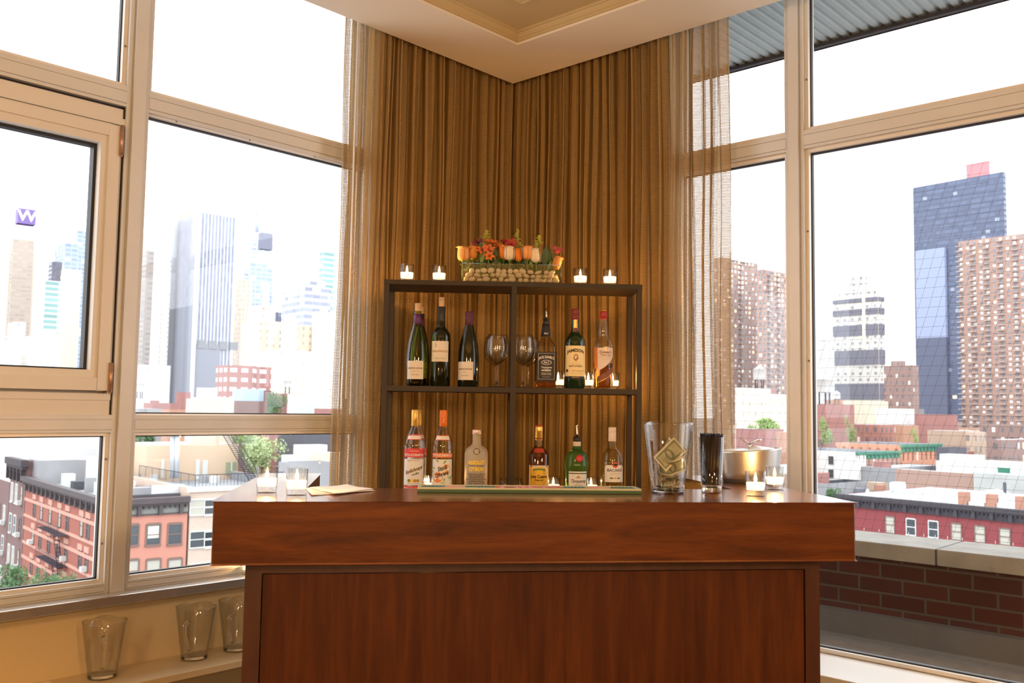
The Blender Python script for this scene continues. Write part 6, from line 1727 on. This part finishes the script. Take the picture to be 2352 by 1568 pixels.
MB().tube([pA, pm], [1.9, 1.5], 6).tube([pm, pB], [0.7, 0.25], 6).build('antenna_mast', P('blue_grey_mast', (0.40, 0.45, 0.62), 0.6), an.root)
tw('teal leaning glass tower partly behind the left curtain', 734, 742, 772, 576, 640, 'teal', o=1)
tw('grey banded office block right of the antenna tower', 648, 700, 760, 655, 520, 'band', o=1)
tw('setback top of the banded office block', 690, 712, 748, 642, 560, 'band', o=1)
tw('white office block in front of the banded one by the curtain', 718, 726, 770, 715, 450, 'whit')
tw('pale beige tower directly right of the striped tower', 540, 556, 580, 640, 700, 'deco')
d1 = tw('beige stepped masonry tower left of the pale central one', 556, 592, 645, 735, 470, 'deco')
d1.plus('upper_step', FA['deco'], R_white, xl=570, xc=598, xr=632, yt=700, Y=476, zb=d1.zt - 1)
d2 = tw('light masonry tower with notched top at the centre of the cluster', 647, 652, 682, 738, 440, 'decol')
d2.plus('tower_top', FA['decol'], R_white, xl=652, xc=656, xr=678, yt=727, Y=444, zb=d2.zt - 1)
tw('beige tower right of the notched masonry tower', 684, 690, 724, 745, 450, 'deco')
tw('broad light masonry base block below the beige towers', 590, 640, 745, 803, 400, 'decol')
tw('dark narrow tower between the two beige ones', 628, 633, 648, 716, 560, 'strd')
tw('rose brick block with rows of white windows, left part', 497, 524, 592, 838, 330, 'redw')
tw('rose brick block with white windows, right part', 586, 592, 624, 842, 335, 'redw')
tw('pale grey block left of the striped tower foot', 310, 330, 392, 837, 360, 'grey')
tw('cream low block under the taupe slab', 283, 286, 312, 800, 380, 'pale')
tw('white slender pinnacle in front of the antenna tower', 604, 608, 620, 650, 600, 'whit')
# middle distance roofs, left
def low(label, xl, xc, xr, yt, Y, wall, roof=R_white, **a): return Bld('low_building', label, xl, xc, xr, yt, Y, wall, roof, **a)
bl = low('pale blue roofed hall with sloping sides in the left middle distance', 534, 560, 606, 893, 240, S_('pale_blue_cladding', (0.38, 0.50, 0.64)), P('pale_blue_roof', (0.45, 0.56, 0.70), 0.7))
low('brown brick building with arched windows below the blue roof', 538, 545, 614, 920, 190, 'x' and W_brown, R_grey)
low('cream blank walled building with pinkish side at the transom', 438, 478, 538, 912, 165, W_cream, R_white)
low('dark red gabled shed at the foot of the striped tower', 404, 410, 438, 900, 300, W_rose, R_dark)
low('white roofed block right of the red shed', 452, 462, 500, 890, 280, W_white)
low('long salmon brick row behind the mullion', 330, 350, 440, 925, 180, W_rose, R_white)
low('white roof building at the left edge of the second pane', 282, 300, 345, 915, 200, W_white)
low('grey roof building in front of the salmon row', 290, 320, 372, 938, 170, W_grey)
low('orange roofed building left of the cream blank wall', 372, 384, 440, 940, 160, W_orange, P('orange_roof', (0.55, 0.25, 0.17), 0.8))
low('white building with flat roof right of the street tree', 652, 690, 745, 905, 230, W_white)
low('dark brown building beside the right tree', 596, 600, 624, 896, 260, W_brown, R_grey)
low('pale green roofed building by the curtain edge', 675, 700, 735, 930, 180, S_('pale_green_cladding', (0.52, 0.62, 0.56)))
low('rose brick building lowest before the curtain', 722, 735, 790, 938, 165, W_rose)
low('black roofed warehouse below the transom near the curtain', 640, 690, 800, 994, 120, W_dkgrey, R_dark)
wg = low('white gabled roof shed below the transom near the curtain', 684, 692, 752, 1022, 110, W_white)
low('tan building with long flat parapet beyond the black warehouse', 690, 720, 800, 975, 135, W_tan, R_white)
low('rose brick building left of the black warehouse', 600, 620, 690, 972, 130, W_rose, R_grey)
low('white flat roof hall behind the red corner building', -60, 40, 236, 1004, 170, W_white, R_white)
low('long white roofed hall beyond the first white hall', -60, 20, 236, 995, 230, W_white, R_white)
low('grey cement party wall rising behind the red roof', 66, 90, 206, 1058, 108, W_grey, R_white, dep=10)
low('white cement annex right of the grey party wall', 205, 210, 262, 1057, 106, W_white, R_white)
low('low cream building with terrace wall left of the tan penthouse', 286, 300, 342, 1042, 125, W_cream, R_grey)
low('white van sized shed on the roofs right of the green tree', 655, 665, 715, 1046, 105, W_white)
low('cream low building at the curtain edge', 716, 730, 790, 1040, 100, W_cream)
low('grey roof right of the white shed', 640, 660, 760, 1062, 95, W_grey, R_grey)

# --- right skyline
r1 = Bld('apartment_tower', 'brown brick apartment tower with balconies, left of the right mullion', 1640, 1660, 1740, 590, 520, FA['brwn'], R_white)
r1.plus('bulkhead', FA['whit'], R_white, xl=1676, xc=1682, xr=1722, yt=578, Y=524, zb=r1.zt - 1)
r1b = Bld('apartment_tower', 'second brown brick apartment tower stepping down toward the right mullion', 1738, 1752, 1820, 618, 500, FA['brwn'], R_white)
balc = P('balcony_slab', (0.42, 0.38, 0.37), 0.7)
def balconies(b, which, us, w, n, fl=2.9, z0=3.0, name='balcony_stack'):
    T = b.face(which)
    for u in us:
        m = MB()
        for k in range(n): z = b.zt - z0 - fl * k; m.box(u - w / 2, u + w / 2, 0, 1.5, z - 0.12, z, T); m.box(u - w / 2, u + w / 2, 1.42, 1.5, z, z + 0.45, T)
        m.build(name, balc, b.root)
balconies(r1, 'R', (6, 16), 2.8, 40); balconies(r1b, 'R', (5, 14), 2.8, 38)
r2 = tw('concrete tower with dark bands and stepped crown beside the net', 1914, 2018, 2030, 680, 480, 'cone')
r2.plus('setback', FA['cone'], R_white, xl=1926, xc=2004, xr=2014, yt=664, Y=485, zb=r2.zt - 1)
r2.plus('crown', FA['cone'], R_white, xl=1950, xc=1986, xr=1992, yt=631, Y=490, zb=r2.zt - 1)
Tn = r2.face('L'); TnR = r2.face('R')
for ya, yb in ((681, 690), (706, 720), (743, 768), (802, 836), (880, 917)):
    z1, z0 = at(2018, ya, 480).z, at(2018, yb, 480).z
    MB().box(0.5, r2.tL + .4, -0.2, 0.5, z0, z1, Tn).box(0.0, r2.tR, -0.2, 0.5, z0, z1, TnR).build('dark_band', FA['dkb'], r2.root)
MB().box(7.5, 9.2, -0.2, 0.7, at(2018, 800, 480).z, at(2018, 668, 480).z, Tn).build('lit_stair_strip', P('lit_stair_glass', (0.8, 0.7, 0.5), 0.4, emit=(1.0, 0.8, 0.5), es=0.35), r2.root)
r3 = tw('tall dark blue glass tower with red rooftop sign at right', 2096, 2304, 2310, 394, 620, 'navy', R_grey, o=1)
Tb = r3.face('L')
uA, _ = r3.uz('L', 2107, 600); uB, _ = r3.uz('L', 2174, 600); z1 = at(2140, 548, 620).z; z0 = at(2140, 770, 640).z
MB().box(min(uA, uB), max(uA, uB), -0.3, 3.0, z0, z1, Tb).build('pale_glass_bay', FA['sky_'], r3.root)  # raised panel carrying the painted sky reflection
MB().box(min(uA, uB), max(uA, uB), -0.3, 3.0, ZS, z0, Tb).build('lower_glass_bay', FA['navy'], r3.root)
uA, _ = r3.uz('L', 2219, 420); uB, _ = r3.uz('L', 2272, 420); zs0 = r3.zt - 1
sgn = MB().box(min(uA, uB), max(uA, uB), -1.5, -0.6, zs0, zs0 + 11.0, Tb).build('roof_sign', P('pink_red_sign', (0.70, 0.24, 0.26), 0.6), r3.root)
lettering('lettering', 'HOTEL', 7.0, TRIMW, sgn, lambda x, z: Tb((uA + uB) / 2 - x, -0.5, zs0 + 5.5 + z), 0.8, 0, 0.1) if False else None
r4 = Bld('apartment_tower', 'wide brown brick balcony tower in front of the blue glass tower', 2200, 2420, None, 527, 470, FA['brwr'], R_white, dep=30)
us = [r4.uz('L', x, 700)[0] for x in (2206, 2236, 2268, 2300, 2335)]
balconies(r4, 'L', us, 3.2, 44)
low('pinkish long block between the banded tower and the blue tower', 2030, 2095, 2110, 838, 420, FA['lowb'])
low('stepped top of the pinkish block beside the blue tower', 2046, 2070, 2080, 828, 430, FA['lowb'])
low('pale teal block left of the banded tower', 1878, 1900, 1916, 776, 470, 'x' and FA['grey'])
low('cream windowed block under the brown towers', 1690, 1700, 1770, 890, 300, FA['decol'])
low('yellow cream windowed block left of the right mullion', 1768, 1780, 1850, 905, 270, FA['decol'])
low('grey block between brown towers and mullion', 1820, 1828, 1850, 840, 420, FA['grey'])
def watertank(px, y0, y1, Y, label, col=(0.62, 0.60, 0.58), r=None):
    b = at(px, y1, Y); tz = at(px, y0, Y).z; H = tz - b.z
    hb = 5.0
    Bld('low_building', 'plain brick block carrying the ' + label.split(' ', 1)[1] if label.startswith('small') or label.startswith('large') else 'plain brick block carrying the ' + label, None, None, None, y1, Y, W_rose, R_grey, pnt=Vector((b.x, b.y - hb, b.z - 0.45)), dep=hb * 1.4, lip=0.05)
    t = thing('water_tank', label, 'water tank', (b.x, b.y, b.z)); r = r or H * 0.28
    MB().lathe([(r * .95, H * 0.35), (r, H * 0.38), (r, H * 0.78), (r * 1.08, H * 0.79), (0.01, H)], 16).build('tank', P('tank_boards', col, 0.8) if 'tank_boards' not in bpy.data.materials else bpy.data.materials['tank_boards'], t)
    m = MB()
    for a in range(4): x, y = r * .7 * math.cos(a * 1.57 + .78), r * .7 * math.sin(a * 1.57 + .78); m.tube([(x, y, -0.5), (x, y, H * 0.36)], r * 0.08, 4)
    m.build('stand', IRON, t)
watertank(1889, 858, 925, 360, 'large white domed water tank right of the mullion', r=4.2)
watertank(1745, 838, 890, 330, 'water tank on the roofs below the brown brick towers')
watertank(318, 872, 915, 240, 'wooden water tank beside the grey block in the left view')
watertank(660, 868, 900, 240, 'water tank on the light masonry base block')
watertank(1922, 897, 926, 300, 'small water tank on the roofs left of the banded tower')
# white and brick row with green cornice
M_wb = W_white
gr = Bld('brick_row', 'white side wall and brick row with green cornice seen through the net', 1780, 1968, 2068, 1039, 215, F_rowm := facade('row_brick', (0.42, 0.25, 0.20), (0.20, 0.12, 0.10), 2.2, 4.9, 0.34, 0.62, 0.0, 0.1, wv=0.05, band=None), R_grey)
gr.mesh.data.materials.append(W_white); gr.mesh.data.polygons[0].material_index = 2
cornice(gr, 'R', gr.tR, 1.5, 0.6, P('green_copper_cornice', (0.06, 0.22, 0.15), 0.6), P('green_frieze', (0.10, 0.26, 0.19), 0.7))
wf = MB().box(0, gr.tR * 0.17, 0, 0.35, ZS, gr.zt - 0.2, gr.face('R')).build('white_bay', FA['whit'], gr.root)
for ya in (735, 880, 1030):
    window(gr, 'L', 1860 + 232 / 4.752, 900 + (ya - 30) / 4.752, 900 + (ya + 50) / 4.752, 1.2, TRIMB, GLASSD, frame=0.08)
e5 = gr.P + gr.dR * (gr.tR + 0.3)
gr2 = Bld('brick_row', 'orange brick row with green cornice continuing behind the first', None, 2070, 2160, 1020, 0, facade('row_orange_brick', (0.55, 0.26, 0.17), (0.24, 0.10, 0.07), 2.4, 4.9, 0.34, 0.62, 0.0, 0.1), R_grey, pnt=Vector((e5.x, e5.y, gr.zt + 1.5)), dep=18)
cornice(gr2, 'R', gr2.tR, 1.7, 0.6, bpy.data.materials['green_copper_cornice'], bpy.data.materials['green_frieze'])
low('blank tan brick box beyond the red building', 2056, 2240, 2252, 1088, 150, S_('blank_tan_brick', (0.38, 0.25, 0.20), var=0.04), R_white)
low('pale grey building right of the blank tan box', 2236, 2420, 2440, 1096, 140, S_('stained_pale_cement', (0.44, 0.45, 0.43), var=0.2), R_white)
gd = low('white building with green door above the tan box', 2150, 2350, 2420, 1068, 175, W_white, R_white)
ug, zg = gd.uz('L', 2306, 1074); ug2, zg2 = gd.uz('L', 2306, 1092)
MB().box(ug - 1.1, ug + 1.1, -0.1, 0.15, zg2, zg, gd.face('L')).build('green_door', P('green_door_paint', (0.03, 0.20, 0.13), 0.5), gd.root)
low('white vaulted roof building in front of the brick row', 2158, 2240, 2262, 1046, 190, W_white, R_white)
low('tan blank building left of the brown tower base', 2130, 2228, 2250, 990, 260, W_tan, R_white)
low('tan building with narrow windows right of the blank one', 2222, 2235, 2265, 992, 255, FA['lowt'], R_white)
low('rose brick building in the upper right roofs', 2100, 2190, 2200, 952, 330, W_rose, R_white)
low('red brick house left roofs beyond the white wall', 1925, 2020, 2068, 975, 300, FA['lowr'], R_white)
low('salmon brick house right of the red brick house', 2056, 2075, 2110, 976, 290, W_orange, R_white)
low('long brown brick building at the far right roofs', 2250, 2400, 2430, 978, 300, FA['lowb'], R_grey)
low('brick building with arched windows at far right', 2270, 2300, 2420, 1010, 230, FA['lowb'], R_white)
low('grey mansard house by the tan building', 2150, 2180, 2220, 1028, 215, W_dkgrey, R_dark)
low('low red brick building behind the ice bucket', 1690, 1740, 1800, 985, 240, W_rose, R_white)
low('salmon building left of the mullion above the ice bucket', 1790, 1800, 1850, 992, 220, W_orange, R_white)
low('cream concrete podium below the banded tower', 1936, 1990, 2040, 920, 380, W_cream, R_white)
low('pink brick block left of the podium', 1895, 1930, 1940, 918, 400, W_orange, R_white)
low('white building below the blue tower', 2010, 2060, 2100, 938, 340, W_white, R_white)
# near right: the long red building with dark cornice
F_rr = S_('brick_red_paint', (0.235, 0.052, 0.056), var=0.04)
rd = Bld('long_red_building', 'long red painted building with dark cornice below the right window', 1925, 2430, None, 1181, 72, F_rr, R_white, dep=18)
cornice(rd, 'L', rd.tL, 0.95, 0.5, P('charcoal_cornice', (0.05, 0.045, 0.052), 0.7), P('charcoal_frieze', (0.045, 0.04, 0.05), 0.7), sp=1.5)
for i, xa in enumerate((1110, 1230, 1358, 1490, 1625, 1768, 1915)):
    px = 1600 + xa / 2.497; y0 = 940 + (615 + (xa - 1110) * 0.105) / 2.497
    window(rd, 'L', px, y0 + 1, y0 + 36, 0.78, TRIMW if i in (1, 2) else TRIMB, GLASSL if i in (0, 3, 4, 5) else GLASSD, frame=0.07)
def ron(px, py): return onroof(rd, px, py, rd.zt - 0.7)
def roofthing(px, py, w, d, h, mat, nm_):
    p = ron(px, py) - rd.o; return MB().box(-w / 2, w / 2, -d / 2, d / 2, 0, h).build(nm_, mat, rd.root, loc=p)
chb = S_('roof_chimney_brick', (0.34, 0.17, 0.12))
for px, py in ((2215, 1160), (2279, 1166), (2347, 1172)): roofthing(px, py, 0.95, 0.8, 1.25, chb, 'chimney').rotation_euler = (0, 0, 0.7)
roofthing(2022, 1140, 0.9, 0.8, 1.2, chb, 'chimney')
p = ron(1992, 1146) - rd.o
MB().tube([p + Vector((0, 0, 0.5)), p + Vector((-0.8, 0.8, 0.5))], 0.58, 20).build('dome_skylight', P('dark_skylight', (0.08, 0.08, 0.10), 0.4), rd.root)
MB().tube([p + Vector((0.03, -0.03, 0.5)), p + Vector((0.0, 0.0, 0.5))], 0.52, 20).build('skylight_glass', TRIMW, rd.root)
for px, py, w, h in ((2042, 1142, 1.6, 0.5), (2062, 1141, 1.0, 1.5), (2120, 1152, 4.4, 0.6), (2250, 1162, 1.4, 0.4), (2320, 1168, 2.0, 0.5)): roofthing(px, py, w, 1.5, h, R_white, 'roof_unit').rotation_euler = (0, 0, 2.25)
p = ron(2290, 1150) - rd.o
MB().lathe([(0.01, 0), (1.7, 0), (1.5, 0.5), (0.9, 1.0), (0.01, 1.2)], 20).build('dome_cover', R_white, rd.root, loc=p)
MB().tube([p + Vector((0.3, -.9, 0)), p + Vector((0.3, -.9, 1.9))], 0.16, 10).build('flue', P('dark_flue', (0.06, 0.06, 0.08), 0.5), rd.root)

# --- crowded low roofs filling the middle distance
rf = random.Random(77)
FA['lowo'] = facade('low_orange_brick', (0.44, 0.25, 0.18), (0.16, 0.12, 0.11), 2.8, 3.2, 0.35, 0.5, 0.0, 0.25)
FA['loww'] = facade('low_white_brick', (0.62, 0.61, 0.59), (0.18, 0.18, 0.19), 3.0, 3.3, 0.35, 0.45, 0.0, 0.1)
pal = [(FA['lowo'], 'orange brick'), (FA['loww'], 'white'), (FA['lowb'], 'brown brick'), (W_tan, 'tan brick'), (W_grey, 'grey'), (FA['deco'], 'cream'), (FA['lowr'], 'red brick'), (FA['lowt'], 'sandy brick'), (FA['decol'], 'pale stone')]
def fill(x0, x1, side, rows):
    for Y, zr_, wd in rows:
        px = x0 + rf.uniform(-30, 0)
        while px < x1:
            w = wd * rf.uniform(0.7, 1.5) / Y * F
            zt = ZC + rf.uniform(*zr_)
            r = ray(px + w * 0.35, 930); yt = 784
            Pt = Vector((r.x * Y, r.y * Y, zt))
            wall, nm_ = rf.choice(pal)
            _dL, _dR = gdirs(); _tL = min(max(hit(Pt, _dL, px, 930), 2), 500); _tR = min(max(hit(Pt, _dR, px + w, 930), 2), 500)
            Pt = Vector((ray(px + w * 0.35, 930).x * Y, Y, zt)); g_ = grid_box(Pt, _dL, _dR, _tL, _tR)
            if any(g_[0] < q[1] + .3 and q[0] < g_[1] + .3 and g_[2] < q[3] + .3 and q[2] < g_[3] + .3 for q in ALLB): px += w * 0.35; continue
            rfm, rfn = rf.choice(((R_white, 'white'), (R_white, 'white'), (R_grey, 'grey'), (R_dark, 'black')))
            row = 'nearest' if Y < 190 else 'near' if Y < 240 else 'middle' if Y < 300 else 'far' if Y < 400 else 'farthest'
            if side == 'right': wh = 'left of the right mullion' if px < 1800 else 'above the white side wall' if px < 1950 else 'under the banded tower' if px < 2080 else 'under the blue glass tower' if px < 2200 else 'under the wide balcony tower'
            elif side == 'left': wh = 'beside the left mullion' if px < 380 else 'under the striped tower' if px < 520 else 'under the rose brick block' if px < 640 else 'by the left curtain'
            else: wh = 'in the lower left pane'
            lb_ = '%s low building with %s roof, %s row of roofs %s' % (nm_, rfn, row, wh)
            b = Bld('low_building', lb_, px, px + w * 0.35, px + w, 930, Y, wall, rfm, group='low buildings in the %s row %s' % (row, wh), pnt=Pt)
            if rf.random() < 0.6:
                rbox(b, 2, 2 + rf.uniform(2, 4), 2, 5, zt - 0.7, zt + rf.uniform(1.2, 2.8), 'bulkhead', rf.choice((W_rose, W_white, W_grey, W_tan)))
            px += w * rf.uniform(0.9, 1.2)
fill(280, 760, 'left', ((150, (-16, -13), 14), (175, (-15, -12), 14), (200, (-15, -11), 15), (230, (-14, -10), 15), (270, (-13, -8), 17), (310, (-12, -7), 18), (380, (-12, -5), 22)))
fill(0, 230, 'far left', ((210, (-17, -13), 24),))
fill(1690, 2352, 'right', ((185, (-16, -12), 12), (210, (-15, -12), 12), (235, (-15, -11), 13), (265, (-14, -10), 13), (300, (-13, -8), 15), (340, (-12, -7), 16), (390, (-12, -5), 18), (450, (-9, -1), 20), (540, (-8, 6), 26)))

# --- trees
def tree(px, y0, y1, Y, w, label, col, seed):
    b = at(px, y1, Y); tz = at(px, y0, Y).z; H = tz - b.z; R = w / F * Y / 2
    t = thing('tree', label, 'tree', (b.x, b.y, ZS)); rt = random.Random(seed); z0 = b.z - ZS
    m = MB(); vs = []; fs = []; lobes = []
    for k in range(9): lobes.append((Vector((rt.uniform(-.6, .6) * R, rt.uniform(-.6, .6) * R, z0 + H * rt.uniform(-0.5 if Y > 150 else 0.0, 0.75))), R * rt.uniform(0.35, 0.6), H * rt.uniform(0.30, 0.42)))
    for k in range(2600):
        c, rr, hh = rt.choice(lobes); a = rt.uniform(0, 6.28); q = rt.uniform(-1, 1); s_ = math.sqrt(1 - q * q)
        k_ = rt.uniform(0.6, 1.0); p = c + Vector((rr * s_ * math.cos(a), rr * s_ * math.sin(a), hh * q)) * k_
        sz = 0.045 * R * rt.uniform(0.7, 1.6); d1 = Vector((rt.uniform(-1, 1), rt.uniform(-1, 1), rt.uniform(-1, 1))).normalized() * sz; d2 = Vector((rt.uniform(-1, 1), rt.uniform(-1, 1), rt.uniform(-1, 1))).normalized() * sz
        n = len(vs); vs += [p - d1, p + d2, p + d1, p - d2]; fs.append((n, n + 1, n + 2, n + 3))
    m.add(vs, fs); m.build('foliage', P('foliage_' + col[0], col[1], 0.7, var=0.35, vscale=1.2) if 'foliage_' + col[0] not in bpy.data.materials else bpy.data.materials['foliage_' + col[0]], t, nrm=False)
    tr = MB().tube([(0, 0, 0), (0, 0, z0 + H * 0.4)], [0.3, 0.18], 7)
    for c, rr, hh in lobes[:5]: tr.tube([(0, 0, z0 + H * 0.1), c], [0.12, 0.04], 5)
    tr.build('trunk', W_brown, t)
G1 = ('bright_green', (0.30, 0.42, 0.16)); G2 = ('deep_green', (0.10, 0.20, 0.08)); G3 = ('pale_green', (0.40, 0.48, 0.24))
tree(34, 1292, 1385, 86, 80, 'dark green street tree at the lower left before the brown walk-up', G2, 1)
tree(95, 1300, 1372, 80, 60, 'street tree before the red brick side of the corner building', G2, 2)
tree(148, 1312, 1372, 74, 55, 'street tree furthest right along the red brick side', G2, 3)
tree(602, 1000, 1085, 112, 100, 'pale green leafy tree right of the iron stair', G3, 4)
tree(565, 984, 1040, 120, 70, 'bright green tree behind the iron stair', G1, 5)
tree(322, 985, 1025, 140, 70, 'dark green tree just below the left transom', G2, 6)
tree(635, 898, 950, 225, 56, 'round green tree in the left middle distance', G2, 7)
tree(1762, 957, 998, 250, 100, 'row of green treetops seen right of the curtain', G1, 8)
tree(1900, 956, 992, 290, 42, 'bright green treetop right of the mullion', G1, 9)
tree(1952, 955, 992, 290, 30, 'small green treetop by the brick chimney', G1, 10)
tree(2104, 986, 1014, 260, 22, 'small bright green tree among the right roofs', G1, 11)
tree(1910, 1118, 1150, 110, 46, 'grey green bush top below the white side wall', G2, 12)
